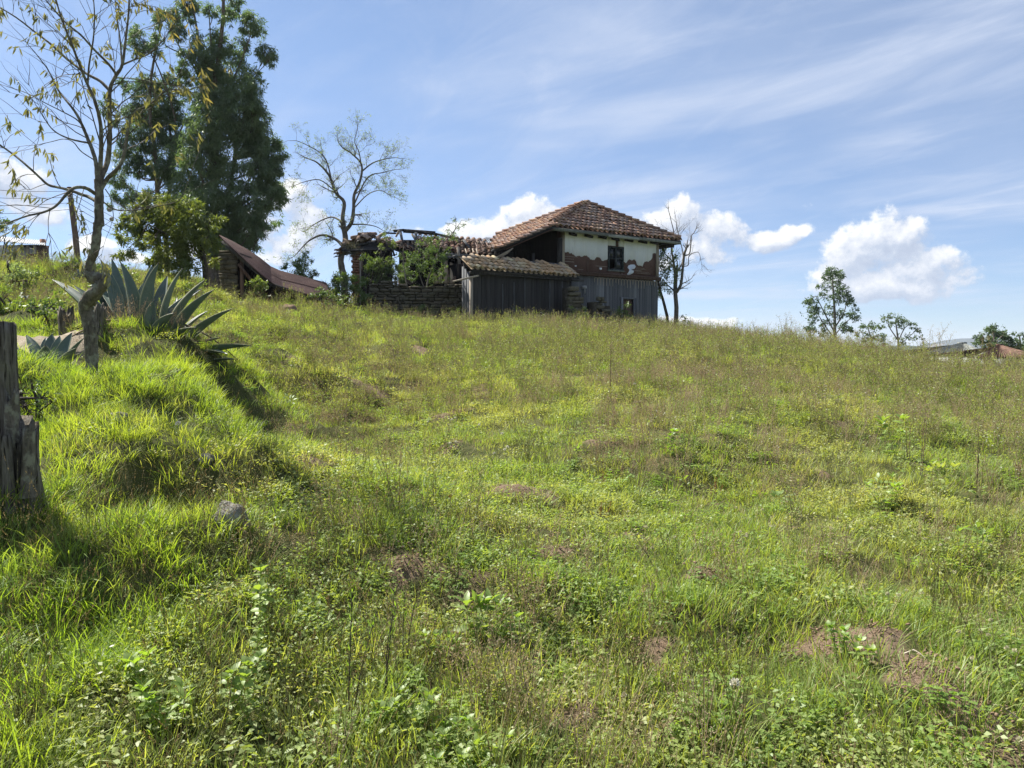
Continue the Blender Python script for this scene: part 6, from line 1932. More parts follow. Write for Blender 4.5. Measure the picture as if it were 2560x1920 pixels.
bush('shrub', 865, 790, 30, [(800, 735, 24), (830, 715, 24), (860, 705, 26), (890, 710, 22), (820, 755, 26), (850, 745, 28), (885, 740, 26), (840, 780, 24), (870, 775, 24), (800, 770, 16), (905, 725, 16), (860, 795, 16), (780, 760, 22), (765, 745, 16), (785, 725, 18), (815, 790, 18), (900, 770, 20), (890, 795, 18), (830, 735, 24), (845, 700, 14), (920, 745, 14)], 'dense light green shrub at the left end of the stone wall', M['shrub'], 560)
bush('shrub', 985, 740, 33, [(930, 672, 18), (945, 660, 16), (975, 655, 14), (955, 665, 18), (985, 668, 18), (1010, 680, 16), (940, 692, 15), (970, 690, 18), (1000, 698, 16), (1020, 690, 12), (915, 700, 12), (950, 705, 12)], 'low dark shrub growing inside the ruin over the stone wall', M['shrub'], 620)
bush('shrub', 1045, 800, 30.4, [(1040, 790, 14), (1055, 778, 12), (1030, 800, 12), (1068, 795, 12), (1050, 803, 14)], 'weedy shrub at the foot of the two thin trunks by the stone wall', M['shrub'], 400)
bush('shrub', 815, 770, 27.2, [(775, 752, 15), (790, 735, 15), (760, 765, 13), (800, 735, 16), (820, 745, 20), (795, 755, 16), (835, 760, 18), (810, 770, 18), (850, 745, 14), (780, 765, 12), (840, 775, 14)], 'light green shrub hiding the low end of the rusty sagging roof', M['shrub'], 420)
bush('shrub', 300, 720, 19, [(285, 705, 16), (310, 698, 18), (330, 712, 14), (300, 722, 16)], 'dark scrub on the slope above the left half of the large agave', M['shrub'], 330)
bush('shrub', 420, 720, 24, [(395, 705, 15), (420, 695, 18), (445, 705, 16), (425, 718, 14), (465, 715, 12)], 'low dark scrub under the bushy broadleaf tree', M['shrub'], 380)
bush('shrub', 110, 730, 17, [(90, 725, 16), (115, 715, 18), (135, 728, 16), (105, 740, 16)], 'scrub patch on the open slope above the small agave', M['shrub'], 300)
bush('shrub', 20, 790, 14, [(0, 780, 20), (28, 772, 18), (45, 785, 16), (15, 800, 20), (-25, 785, 20)], 'dark green scrub on the slope right behind the old post', M['shrub'], 320)
bush('shrub', 480, 745, 26, [(470, 735, 12), (490, 728, 14), (512, 735, 12), (485, 745, 12)], 'scrub at the foot of the broadleaf tree trunk', M['shrub'], 380)
bush('shrub', 955, 805, 30.3, [(945, 795, 12), (962, 785, 13), (975, 798, 12), (958, 803, 13)], 'weedy shrub at the foot of the stone wall near its left end', M['shrub'], 420)
bush('shrub', 1140, 800, 30.3, [(1128, 795, 11), (1142, 785, 11), (1156, 797, 11), (1145, 803, 12)], 'weedy shrub between the stone wall and the shed post', M['shrub'], 420)
bush('shrub', 1100, 690, 31.9, [(1085, 690, 13), (1102, 680, 12), (1118, 690, 11), (1095, 700, 12), (1110, 668, 9)], 'shrub rising before the leaning tan panels of the ruin', M['shrub'], 380)
bush('shrub', 915, 640, 32.8, [(905, 640, 9), (925, 648, 10), (940, 632, 8), (955, 618, 9), (975, 600, 9), (962, 590, 8), (985, 612, 10), (935, 665, 10), (915, 665, 10)], 'creeper climbing over the sagging left eave of the ruin', M['shrub'], 360)
bush('shrub', 755, 710, 33, [(745, 665, 18), (765, 650, 14), (735, 680, 18), (760, 680, 20), (780, 690, 14), (715, 670, 12), (765, 635, 9)], 'dark shrub rising behind the rusty sagging roof', M['shrub'], 560)
bush('shrub', 645, 745, 26.3, [(640, 705, 12), (625, 712, 8), (648, 722, 12), (632, 735, 10), (655, 735, 10), (640, 748, 10), (662, 712, 7)], 'small broad leaved shrub in front of the collapsed shed', M['shrub'], 520, (.06, .12), (.03, .06))
bush('shrub', 1440, 800, 30.6, [(1440, 790, 16), (1455, 775, 12), (1430, 775, 10), (1465, 795, 14), (1425, 800, 12), (1447, 805, 16)], 'leafy shrub at the foot of the stone pier beside the shed', M['shrub'], 600)
bush('shrub', 1560, 810, 31.5, [(1552, 775, 10), (1560, 790, 12), (1575, 800, 12), (1545, 800, 12), (1565, 765, 7), (1590, 810, 12), (1610, 812, 10)], 'shrub growing in front of the low hatch of the house', M['shrub'], 560)
bush('shrub', 1785, 850, 36, [(1780, 838, 10), (1795, 842, 8), (1768, 846, 8), (1800, 852, 8), (1850, 862, 6)], 'dark shrub peeping over the skyline right of the dead tree', M['far'], 500)
bush('shrub', 1690, 800, 34, [(1650, 808, 8), (1705, 790, 6), (1712, 800, 6), (1668, 800, 5), (1725, 806, 6)], 'thin leafy shrub at the foot of the dead tree', M['shrub'], 360)
bush('shrub', 170, 700, 20, [(150, 700, 16), (175, 690, 18), (200, 680, 14), (165, 720, 16), (215, 700, 14), (240, 690, 12)], 'low tangled shrub on the slope behind the mossy tree', M['shrub'], 420)
bush('shrub', 120, 800, 13.5, [(100, 790, 20), (125, 780, 22), (140, 800, 18), (110, 810, 16)], 'grassy green shrub beside the broken stump', M['shrub'], 300)
bush('shrub', 250, 745, 16, [(235, 735, 14), (262, 728, 16), (250, 750, 14), (290, 735, 12)], 'shrub on the slope just behind the large agave', M['shrub'], 300)
bush('shrub', 40, 730, 19, [(30, 700, 16), (55, 690, 12), (45, 720, 16), (80, 705, 12), (20, 735, 14), (-20, 710, 16)], 'pale leafy shrub on the slope at the left edge', M['grey_leaf'], 320)
bush('shrub', -10, 560, 26, [(0, 545, 16), (18, 560, 14), (-20, 570, 22), (8, 590, 10), (-30, 530, 24)], 'dark bush hanging at the left edge below the wires', M['shrub'], 420)
bush('shrub', 70, 940, 6.3, [(50, 985, 22), (80, 970, 20), (105, 995, 22), (60, 1015, 24), (95, 1025, 22), (130, 1005, 14)], 'small dark leaved shrub beside the left post', M['shrub'], 1300, (.02, .04), (.012, .022), j=.12)
# tall shrub tree in front of the ruin
leafy_tree('shrub_tree', (1050, 795), 31.6, [([(1026, 800, 0), (1022, 740, 0), (1015, 700, 0), (1008, 650, .2), (1010, 610, .2)], .045, .015), ([(1062, 798, 0), (1066, 740, 0), (1070, 700, 0), (1085, 660, 0), (1100, 620, 0), (1125, 590, 0), (1150, 558, 0)], .05, .012), ([(1066, 730, 0), (1050, 690, 0), (1045, 640, 0)], .03, .01), ([(1085, 660, 0), (1105, 640, -.3), (1115, 610, -.3)], .03, .01), ([(1130, 590, 0), (1140, 565, 0), (1137, 538, 0)], .02, .006)],
           [(1015, 650, 20), (1030, 670, 22), (1005, 680, 14), (1050, 650, 24), (1075, 640, 22), (1095, 645, 20), (1060, 620, 20), (1085, 610, 18), (1110, 625, 16), (1105, 600, 15), (1125, 592, 13), (1140, 595, 10), (1035, 690, 14), (1055, 680, 16), (1075, 690, 12), (1090, 670, 14), (1070, 597, 12), (1148, 572, 7), (1160, 562, 6), (1137, 550, 7), (1118, 575, 6), (1172, 550, 4), (1120, 560, 4), (1042, 720, 9), (1057, 725, 14), (1048, 738, 10), (1078, 715, 9), (1040, 610, 8), (1000, 640, 8)],
           'tall pale leaved shrub tree with two thin trunks before the stone wall', M['shrub'], M['bark_grey'], 1100, (.05, .10), (.022, .045), 1, 0, 0, .1, 'tree', j=.4)

# ------------------------------------------------------------------ twisted mossy tree in the foreground
random.seed(21)
YF = 7.3
fb_ = spot(216, 985, YF); gz = hs(fb_.x, fb_.y)
ft = thing('twisted_tree', (fb_.x, fb_.y, gz), 0, 'twisted mossy tree with drooping sparse leaves in front of the agaves', 'tree')
fiv = Matrix.Translation(ft.location).inverted()
def a4(*p): return [(x / 2.305, 540 + y / 2.305, d) for x, y, d in p]
def a5(*p): return [(x / 2.963, y / 2.963, d) for x, y, d in p]
limbs = [
    (a4((515, 1030, 0), (520, 960, 0), (530, 850, 0), (525, 740, 0), (520, 640, 0), (500, 560, 0), (495, 510, -.02), (520, 470, -.04), (560, 430, -.05), (600, 385, -.05), (600, 362, -.03), (560, 360, .0), (530, 350, .03), (518, 320, .03), (520, 270, .02), (545, 200, 0), (556, 120, 0), (563, 40, 0)), .095, .055, 'low'),
    (a5((737, 1672, 0), (733, 1540, 0), (735, 1430, 0), (725, 1330, 0)), .062, .058, 0),
    (a5((733, 1460, 0), (722, 1340, 0), (713, 1220, 0), (690, 1130, .05), (660, 1050, .1), (610, 930, .15), (570, 850, .2), (520, 780, .2), (440, 680, .3), (380, 560, .3)), .034, .010, 7),
    (a5((735, 1470, 0), (732, 1330, 0), (745, 1200, 0), (750, 1050, -.05), (742, 900, -.1), (700, 740, -.2), (650, 630, -.2), (590, 480, -.3), (520, 300, -.4), (450, 120, -.4), (400, -60, -.5)), .036, .008, 12),
    (a5((737, 1470, 0), (745, 1330, 0), (795, 1200, .1), (812, 1050, .1), (812, 850, .1), (815, 660, .1), (860, 560, .1), (905, 480, .1), (930, 300, .1), (950, 120, .1), (960, -60, .1)), .042, .010, 12),
    (a5((812, 670, .1), (740, 600, .15), (640, 545, .2), (500, 440, .3), (380, 330, .35), (250, 230, .4), (120, 130, .4), (-30, 40, .4)), .024, .008, 12),
    (a5((740, 1420, 0), (790, 1330, 0), (860, 1260, -.1), (905, 1190, -.1), (930, 1080, -.1), (950, 950, -.1), (1000, 830, -.1), (1100, 780, -.2), (1200, 690, -.2)), .032, .008, 9),
    (a5((725, 1500, 0), (660, 1460, .1), (600, 1440, .1), (520, 1410, .1), (440, 1390, .2), (360, 1370, .2), (290, 1310, .2), (180, 1210, .2), (80, 1130, .3), (-40, 1050, .3)), .026, .012, 9),
    (a5((715, 1440, 0), (640, 1395, -.1), (560, 1390, -.15), (500, 1430, -.2), (420, 1520, -.25), (330, 1570, -.3), (200, 1600, -.3), (60, 1650, -.3)), .028, .009, 9),
    (a5((870, 560, .1), (800, 470, 0), (700, 370, -.1), (600, 260, -.2), (480, 160, -.2), (330, -10, -.3)), .020, .008, 10),
    (a5((905, 480, .1), (1000, 440, .2), (1100, 400, .3), (1180, 330, .3)), .014, .006, 6),
    (a5((660, 1060, .1), (560, 1040, 0), (470, 1010, -.1), (390, 960, -.1), (330, 880, -.1), (280, 800, -.1)), .014, .005, 5),
    (a5((690, 1180, .0), (600, 1120, 0), (540, 1050, 0), (470, 1030, .1), (380, 1050, .1), (270, 1075, .1)), .009, .004, 3),
    (a5((745, 980, 0), (800, 930, 0), (870, 880, -.1), (1000, 860, -.1), (1130, 790, -.1)), .010, .004, 5),
    (a5((650, 640, -.2), (660, 480, -.2), (690, 300, -.3), (700, 120, -.3), (690, -40, -.3)), .014, .006, 9),
    (a5((905, 500, .1), (890, 300, .2), (870, 150, .3), (850, -20, .3)), .014, .006, 8),
    (a5((610, 930, .15), (560, 880, .1), (450, 820, 0), (330, 760, 0), (200, 690, .1), (50, 640, .1)), .010, .004, 6),
    (a5((770, 1500, 0), (830, 1540, .1), (900, 1560, .1), (1050, 1550, .1), (1200, 1520, .1), (1330, 1480, .1), (1400, 1330, .1)), .012, .004, 5),
    (a5((780, 1400, 0), (820, 1470, 0), (840, 1600, 0), (830, 1640, 0)), .008, .004, 2),
    (a5((620, 1400, .1), (600, 1480, 0), (570, 1580, 0), (600, 1650, 0)), .007, .003, 3)]
g = G(); gt = G(); tips = []
for k, (path, ra, rb, ns) in enumerate(limbs):
    pts = smooth_path([fiv @ spot(px, py, YF + dy) for px, py, dy in path], 5)
    if ns == 'low':
        pts[0].z = -.2
        m_ = len(pts); rad = .66 * np.interp(np.linspace(0, 1, m_), [0, .1, .3, .45, .52, .62, .70, .80, 1], [.100, .082, .092, .098, .075, .092, .085, .062, .058])
        tube(g, pts, rad, 14, 0, rough=.13)
        for q in range(10):
            i = random.randint(m_ // 3, int(m_ * .75)); 
            blob(g, pts[i] + rv(.02), random.uniform(.022, .04), 0, .35, 8, 6)
        continue
    rad = np.linspace(ra * (.68 if k == 1 else .66), rb * (.62 if k == 1 else .7), len(pts))
    tube(g, pts, rad, 10 if ra > .03 else 7 if ra > .012 else 5, 0, rough=.09, cap=False)
    for q in range(ns):
        i = random.randint(len(pts) // 4, len(pts) - 1)
        ax = (pts[i] - pts[i - 1]).normalized(); side = ax.cross(rv(1)).normalized()
        nd = (ax * .75 + side * .65).normalized()
        grow(gt, pts[i], nd, random.uniform(.25, .75), max(rad[i] * .4, .0028), random.choice([0, 1, 1]), tips, .16, -.01, (1, 3), .6, .65, 5, rr=.7)
    if k > 1: grow(gt, pts[-1], pts[-1] - pts[-2], .4, rb * .7, 1, tips, .12, .0, (1, 2), .5, .65, 5)
g.obj('trunk', M['bark_lichen'], ft, True)
gt.obj('branches', M['bark_grey'], ft, True)
random.shuffle(tips)
P = []; D = []
for p, d in tips:
    if random.random() < .40:
        for q in range(random.randint(3, 8)):
            P.append(tuple(p - d * random.uniform(0, .10) + rv(.012)))
            D.append(tuple((Vector((d.x * .5, d.y * .5, -1.0)) + rv(.38)).normalized()))
P = np.array(P); D = np.array(D); n = len(P)
g = G(); oval_leaves(g, P, D, rng.uniform(.05, .105, n), rng.uniform(.013, .023, n), 0, .12, rng.normal(0, 1, (n, 3)))
g.obj('leaves', M['walnut'], ft)
for px, py in ((279, 548), (273, 525)):       # hanging dry fruits
    g = G(); blob(g, fiv @ spot(px, py, YF), .020, 0, .1, 9, 7); g.obj('dry_fruit', M['pale_wood'], ft, True)

# ------------------------------------------------------------------ agaves
def agave_leaf(parent, iv, b, t, w, face, bow=.10, n=12, fold=.55):
    """Thick guttered leaf from b to t; face is the way its upper side looks; bow curves it outward."""
    b, t = iv @ b, iv @ t
    ax = t - b; L = ax.length; ax.normalize()
    f = (face - ax * face.dot(ax)).normalized(); s = ax.cross(f).normalized()
    V = []; hh = []; vv = []
    us = [-1, -.93, -.5, 0, .5, .93, 1]
    wave = random.uniform(0, 6)
    for i in range(n + 1):
        u = i / n
        c = b + ax * (L * u) - f * (bow * L * (math.sin(u * math.pi) if bow < 0 else -u * (u - 1) * -2.2)) 
        ww = w * (0.62 + .38 * math.sin(min(u / .38, 1) * math.pi / 2)) * (1 - max(0, (u - .32) / .68) ** 2.0) ** .9 + .004
        if u > .97: ww = .006
        th = ww * .16 * (1 - u * .5)
        for side_ in (1, -1):
            for k in us:
                x = k * ww / 2 * (1 + .03 * math.sin(u * 40 + wave) * (abs(k) > .9))
                z = (abs(k) ** 1.7) * ww * fold * .5 + (0 if side_ == 1 else -th * (1 - k * k) - .004)
                p = c + s * x + f * z
                V.append(tuple(p)); hh.append(u); vv.append(abs(k) * .98 if abs(k) > .9 else 0)
    m = len(us)
    F = []
    for i in range(n):
        a = i * 2 * m; c = a + 2 * m
        for k in range(m - 1):
            F.append((a + k, a + k + 1, c + k + 1, c + k))
            F.append((a + m + k + 1, a + m + k, c + m + k, c + m + k + 1))
        F.append((a, c, c + m, a + m)); F.append((a + m - 1, a + 2 * m - 1, c + 2 * m - 1, c + m - 1))
    g = G(); g.add(V, F, 0, vv, hh)
    return g.obj('leaf', M['agave'], parent, True)

def agave(name, cpx, cpy, Yd, leaves_, label, stubs=()):
    if Yd > 12: Yd = min(Yd, float(hit(cpx, cpy + 3).y) * .99)
    c = spot(cpx, cpy, Yd); gz = hs(c.x, c.y)
    t = thing(name, (c.x, c.y, gz), 0, label, 'agave')
    iv = Matrix.Translation(t.location).inverted()
    core = Vector((c.x, c.y, c.z - .1))
    for bx, by, tx, ty, db, dt, w in leaves_:
        b = spot(bx, by, Yd + db); tt = spot(tx, ty, Yd + dt)
        ax = (tt - b).normalized()
        # the upper side of a leaf looks inward and up, towards the plant's axis
        inward = Vector((core.x - tt.x, core.y - tt.y, 0)); 
        if inward.length < .1: inward = Vector((0, 1, 0))
        face = inward.normalized() * .8 + Vector((0, 0, .55))
        agave_leaf(t, iv, b, tt, w * .88, face, bow=random.uniform(.05, .10), fold=random.uniform(.40, .62))
    for k in range(stubs or 0):
        a = random.choice([0, math.pi]) + random.uniform(-.5, .6); rr = random.uniform(.45, .8)
        b = Vector((math.cos(a) * rr * .5, math.sin(a) * rr * .5, .04)); ex_, ey_ = math.cos(a) * (rr + .35), math.sin(a) * (rr + .35)
        e = Vector((ex_, ey_, hs(c.x + ex_, c.y + ey_) - gz + .04))
        m_ = b.lerp(e, .5) + Vector((0, 0, .07)); pts = smooth_path([b, m_, e], 4); g = G(); w0 = random.uniform(.022, .042); V = []
        s_ = Vector((-math.sin(a), math.cos(a), 0))
        for i_, q in enumerate(pts):
            u = i_ / (len(pts) - 1); w1 = w0 * (1 - u ** 2) + .006
            V += [tuple(q - s_ * w1), tuple(q + Vector((0, 0, .02 * (1 - u)))), tuple(q + s_ * w1)]
        g.add(V, [(3 * i_ + d_, 3 * i_ + d_ + 1, 3 * i_ + d_ + 4, 3 * i_ + d_ + 3) for i_ in range(len(pts) - 1) for d_ in (0, 1)], 0)
        o = g.obj('dead_leaf', M['dead_leaf'], t, True); sm = o.modifiers.new('thickness', 'SOLIDIFY'); sm.thickness = .012
    return t
def L4(b, t, db, dt, w):
    return (b[0] / 2.305, 540 + b[1] / 2.305, t[0] / 2.305, 540 + t[1] / 2.305, db, dt, w)
random.seed(31)
YA = 10.3
big = [L4((940, 720), (1130, 640), -.2, -.5, .16), L4((760, 660), (850, 360), .6, 1.1, .20), L4((1050, 790), (1270, 700), .0, .1, .14), L4((880, 700), (1000, 560), -.2, -.4, .18), L4((690, 640), (580, 252), .25, .45, .24), L4((700, 630), (643, 245), .35, .6, .20), L4((770, 640), (692, 262), .1, .1, .27), L4((760, 650), (640, 330), .4, .9, .2), L4((820, 650), (880, 280), .35, .7, .22), L4((850, 640), (915, 268), .05, .0, .27),
       L4((890, 640), (965, 345), .4, .8, .2), L4((930, 670), (1052, 300), .1, .2, .28), L4((960, 690), (1185, 365), .15, .35, .26), L4((990, 720), (1232, 425), .0, -.1, .25), L4((1000, 730), (1200, 545), .2, .5, .16), L4((1040, 760), (1340, 533), -.1, -.3, .22),
       L4((1080, 820), (1452, 748), -.2, -.35, .20), L4((1110, 800), (1310, 795), -.25, -.55, .12), L4((1180, 850), (1355, 825), -.3, -.5, .13), L4((640, 660), (425, 400), .3, .5, .2), L4((600, 640), (300, 365), .5, .9, .24), L4((650, 620), (455, 245), .5, 1.0, .2),
       L4((860, 640), (885, 490), -.2, -.25, .16), L4((1000, 700), (1020, 470), .5, 1.1, .12), L4((900, 660), (1160, 420), .5, 1.1, .18), L4((640, 760), (560, 830), .0, -.3, .14), L4((720, 640), (560, 400), .3, .9, .20), L4((600, 740), (545, 800), .3, .2, .12)]
agave('agave', 375, 830, YA, big, 'large agave with wide blue green leaves on the grassy mound', 9)
YB = 8.6
sml = [L4((260, 960), (262, 745), -.1, -.35, .22), L4((330, 950), (485, 700), 0, .1, .17), L4((320, 960), (440, 760), -.15, -.3, .20), L4((310, 900), (345, 690), .3, .5, .16), L4((330, 900), (415, 672), .3, .5, .18), L4((280, 880), (300, 680), .4, .6, .18),
       L4((240, 880), (150, 685), .2, .4, .16), L4((220, 930), (60, 745), .1, .2, .20), L4((210, 960), (40, 860), -.1, -.2, .20), L4((230, 980), (60, 930), -.2, -.45, .18), L4((215, 950), (200, 850), -.2, -.4, .15), L4((250, 890), (265, 700), .35, .7, .14), L4((340, 930), (460, 790), .1, .1, .14)]
agave('agave', 122, 955, YB, sml, 'small agave between the left post and the mossy tree', 7)
far_ag = [(200, 693, 194, 672, 0, .1, .10), (202, 693, 203, 670, 0, 0, .10), (206, 693, 214, 674, 0, .1, .1), (198, 694, 186, 682, 0, 0, .09), (208, 694, 222, 683, 0, 0, .09), (196, 694, 182, 690, 0, -.1, .09)]
agave('agave', 203, 694, 18, far_ag, 'tiny distant agave on the slope, seen left of the tree trunk')
far_ag2 = [(58, 752, 50, 738, 0, .1, .10), (60, 752, 60, 735, 0, 0, .10), (64, 752, 72, 738, 0, .1, .1), (56, 753, 44, 748, 0, 0, .09), (66, 753, 78, 747, 0, 0, .09)]
agave('agave', 60, 752, 16, far_ag2, 'young agave low on the slope at the left')

# ------------------------------------------------------------------ weathered posts and stumps
def jag_post(g, c, r, z0, z1, jag, sides=18, rows=10, flare=0.0, lean=(0, 0), rough=.10, seed=0, mat=0):
    """Split timber: fluted round post with a broken ragged top, hollow core shown dark."""
    rs_ = random.Random(seed); fl = [1 + rs_.uniform(-rough, rough) for _ in range(sides)]
    tops = [z1 + rs_.uniform(-jag, jag) * .6 + jag * math.sin(k / sides * 6.28 * 2 + seed) * .5 for k in range(sides)]
    V = []
    for i in range(rows + 1):
        t = i / rows
        for k in range(sides):
            a = k / sides * 2 * math.pi
            z = z0 + (tops[k] - z0) * t
            tt = (z - z0) / (z1 - z0)
            rr = r * fl[k] * (1 + flare * max(0, 1 - tt * 2.2) ** 2) * (1 - .12 * t) * (1 + .03 * math.sin(t * 9 + k * 1.7))
            V.append((c[0] + lean[0] * tt + math.cos(a) * rr, c[1] + lean[1] * tt + math.sin(a) * rr, z))
    for k in range(sides):
        a = k / sides * 2 * math.pi
        V.append((c[0] + lean[0] + math.cos(a) * r * .45, c[1] + lean[1] + math.sin(a) * r * .45, tops[k] - abs(jag) * .5 - .01))
    V.append((c[0] + lean[0], c[1] + lean[1], min(tops) - abs(jag) * .5 - .02))
    F = [(i * sides + k, i * sides + (k + 1) % sides, (i + 1) * sides + (k + 1) % sides, (i + 1) * sides + k) for i in range(rows) for k in range(sides)]
    b = rows * sides; c2 = b + sides
    F += [(b + k, b + (k + 1) % sides, c2 + (k + 1) % sides, c2 + k) for k in range(sides)]
    g.add(V, F, mat)
    n0 = g.n - len(V)
    g.F3.append(np.array([(c2 + k, c2 + (k + 1) % sides, c2 + sides) for k in range(sides)]) + n0); g.m3.append(np.full(sides, mat))
    return g
pp = spot(6, 1230, 4.25); gz = hs(pp.x, pp.y)
ps = thing('old_post', (pp.x, pp.y, gz), 0, 'thick weathered post with a split stump base at the left edge', 'post')
ztop = spot(10, 806, 4.25).z - gz
g = G(); jag_post(g, (-.035, .05), .105, -.2, ztop, .012, 22, 14, .1, (0, 0), .05, 3); g.obj('post', M['stump'], ps, True)
g = G(); jag_post(g, (-.03, -.03), .21, -.25, ztop * .40, .07, 34, 16, .3, (.0, 0), .20, 5); g.obj('stump_base', M['stump'], ps, True)
g = G(); jag_post(g, (.10, -.07), .034, ztop * .3, ztop * .60, .05, 12, 7, .3, (.01, 0), .18, 8); g.obj('splinter', M['bark_lichen'], ps, True)
g = G(); jag_post(g, (.195, -.09), .036, ztop * .02, ztop * .42, .06, 12, 7, .4, (.02, 0), .2, 9); g.obj('splinter', M['bark_lichen'], ps, True)
sp = spot(170, 860, 10.9); gz = hs(sp.x, sp.y)
st_ = thing('broken_stump', (sp.x, sp.y, gz), 0, 'broken grey stump with a jagged top standing behind the small agave', 'stump')
g = G(); jag_post(g, (0, 0), .11, -.3, spot(160, 775, 10.9).z - gz, .10, 20, 10, .3, (-.02, 0), .16, 12); g.obj('stump', M['stump'], st_, True)
sp = spot(246, 830, 9.9); gz = hs(sp.x, sp.y)
st_ = thing('broken_stump', (sp.x, sp.y, gz), 0, 'narrow splintered stump between the mossy trunk and the large agave', 'stump')
g = G(); jag_post(g, (0, 0), .07, -.3, spot(246, 768, 9.9).z - gz, .08, 16, 9, .3, (.03, 0), .2, 17); g.obj('stump', M['stump'], st_, True)
for px, py, t_, lb in ((23, 705, 683, 'short dark fence post on the far slope at the left edge'), (64, 740, 716, 'short fence post standing by the pale shrub on the slope'), (117, 700, 672, 'thin fence post on the slope below the hilltop house')):
    YP = float(hit(px, py).y); b = spot(px, py, YP); gz = hs(b.x, b.y); o = thing('fence_post', (b.x, b.y, gz), 0, lb, 'post')
    g = G(); jag_post(g, (0, 0), .05, -.2, max(.35, spot(px, t_, YP).z - gz), .02, 9, 4, 0, (0, 0), .1, px); g.obj('post', M['stump'], o, True)

# ------------------------------------------------------------------ rocks
def rock(px, py, wpx, hpx, label, seed, mat='boulder', name='boulder', sink=.35):
    p = hit(px, py); d = p.y
    r = wpx / 2 / FPX * d; rz_ = hpx / FPX * d * (1 / (2 - sink * 1.4))
    zc_ = hs(p.x, p.y) + rz_ * (1 - sink * 1.3)
    g = G(); blob(g, (0, 0, 0), (r, r * .8, rz_), 0, .20, 26, 18, seed=seed)
    V = g.V[0]; nse = fbm(V[:, 0] * 9 + V[:, 2] * 5, V[:, 1] * 9 + V[:, 2] * 3, 1.0 / max(r * 4, .1), 3, seed)
    g.V[0] = V * (1 + (np.round(nse[:, None] * 7) / 7 - .5) * .34)
    o = g.obj(name, M[mat], None, True); o.location = (p.x, p.y, zc_)
    return tag(o, label, 'rock')
rock(578, 1322, 88, 60, 'rounded grey boulder half sunk in the bright grass', 2.6, sink=.38)
rock(518, 1182, 44, 20, 'small pale flat stone in the bright grass above the boulder', 7.7, sink=.4)
rock(722, 784, 44, 22, 'rough pinkish brown boulder before the collapsed shed', 2.3, 'clod', sink=.5)
rock(1135, 915, 30, 10, 'pale flat stone lying in the upper field', 5.2, sink=.5)
rock(300, 1060, 40, 24, 'grey stone showing in the bank below the mossy tree', 6.1, sink=.35)
def stick(px, py, lpx, ang, label, mat='pale_wood', r=.012, bend=.05):
    p = hit(px, py); L = lpx / FPX * p.y
    t0 = Vector((math.cos(ang) * L / 2, math.sin(ang) * L / 2, 0))
    g = G(); pts = []
    for k in range(6):
        u = k / 5 * 2 - 1
        q = Vector((p.x, p.y, 0)) + t0 * u + Vector((0, 0, 0)); q = q + Vector((-t0.y, t0.x, 0)) * bend * (1 - u * u) * 2
        q.z = hs(q.x, q.y) + .05 + .02 * (1 - u * u); pts.append(q - p)
    tube(g, pts, np.linspace(r, r * .5, 6), 6, 0, rough=.1); o = g.obj('stick', M[mat], None, True); o.location = p
    return tag(o, label, 'stick')
stick(605, 775, 38, .1, 'pale plank stick lying on the grass before the collapsed shed', r=.05)
stick(1130, 700 + 900, 40, -.9, 'short dry twig between the leafy plants in the near field', r=.004)
stick(2530, 1850, 90, -.6, 'pale dry twig sticking out at the lower right corner', r=.004)
stick(2285, 1745, 50, -.8, 'whitish root lying on the bare soil mound', r=.004)

# ------------------------------------------------------------------ single plants one can pick out
def leafy_plant(px, py, hpx, label, mat='pale', Lf=(.05, .085), Wf=(.022, .036), stems=4, pairs=6, spread=.10, name='leafy_plant', flower=False, seedv=0, stem_r=.0028, stem_mat='herb'):
    random.seed(seedv + int(px)); 
    p = hit(px, py); H = hpx / FPX * p.y
    t = thing(name, (p.x, p.y, hs(p.x, p.y)), random.uniform(0, 6), label, 'plant')
    g = G(); gl = G(); P = []; D = []; tops = []
    for s in range(stems):
        a = random.uniform(0, 6.28); r = random.uniform(0, .03)
        b = Vector((math.cos(a) * r, math.sin(a) * r, -.02)); e = Vector((math.cos(a) * spread * random.uniform(.3, 1.4), math.sin(a) * spread * random.uniform(.3, 1.4), H * random.uniform(.7, 1.0)))
        pts = [b, b.lerp(e, .4) + rv(.01), b.lerp(e, .75) + rv(.008), e]
        tube(g, pts, np.linspace(stem_r, stem_r * .5, 4), 5, 0); tops.append(e)
        for k in range(pairs):
            u = .12 + .88 * (k + .5) / pairs; q = pts[0].lerp(pts[3], u) if u < .99 else pts[3]
            a0 = k * 1.57 + random.uniform(-.3, .3)
            for sgn in (0, math.pi):
                P.append(tuple(q)); D.append((math.cos(a0 + sgn), math.sin(a0 + sgn), random.uniform(-.05, .5)))
        for k in range(4):
            a0 = k * 1.57; P.append(tuple(e)); D.append((math.cos(a0) * .7, math.sin(a0) * .7, .8))
    P = np.array(P); D = unit(np.array(D)); n = len(P)
    oval_leaves(gl, P, D, rng.uniform(*Lf, n), rng.uniform(*Wf, n), 0, .22)
    g.obj('stem', M[stem_mat], t, True); gl.obj('leaves', M[mat], t)
    if flower:
        gf = G()
        for e in tops[:2]:
            for k in range(5):
                c = np.array(e) + rng.normal(0, .012, 3); d = rdir(9, -.1, 1); leaves(gf, np.tile(c, (9, 1)), d, .010, .006, 0)
        gf.obj('flowers', M['cream'], t)
    return t
leafy_plant(1185, 1640, 110, 'pale mint green leafy plant with large drooping leaves in the middle foreground', 'pale', (.06, .10), (.028, .042), 4, 4, .06, seedv=1)
leafy_plant(1110, 1660, 60, 'low pale leafy plant left of the mint green one', 'pale', (.04, .06), (.022, .034), 4, 3, .08, seedv=2)
leafy_plant(1260, 1640, 90, 'pale leafy plant right of the mint green one, above the bare soil', 'pale', (.04, .07), (.02, .03), 5, 4, .10, seedv=3)
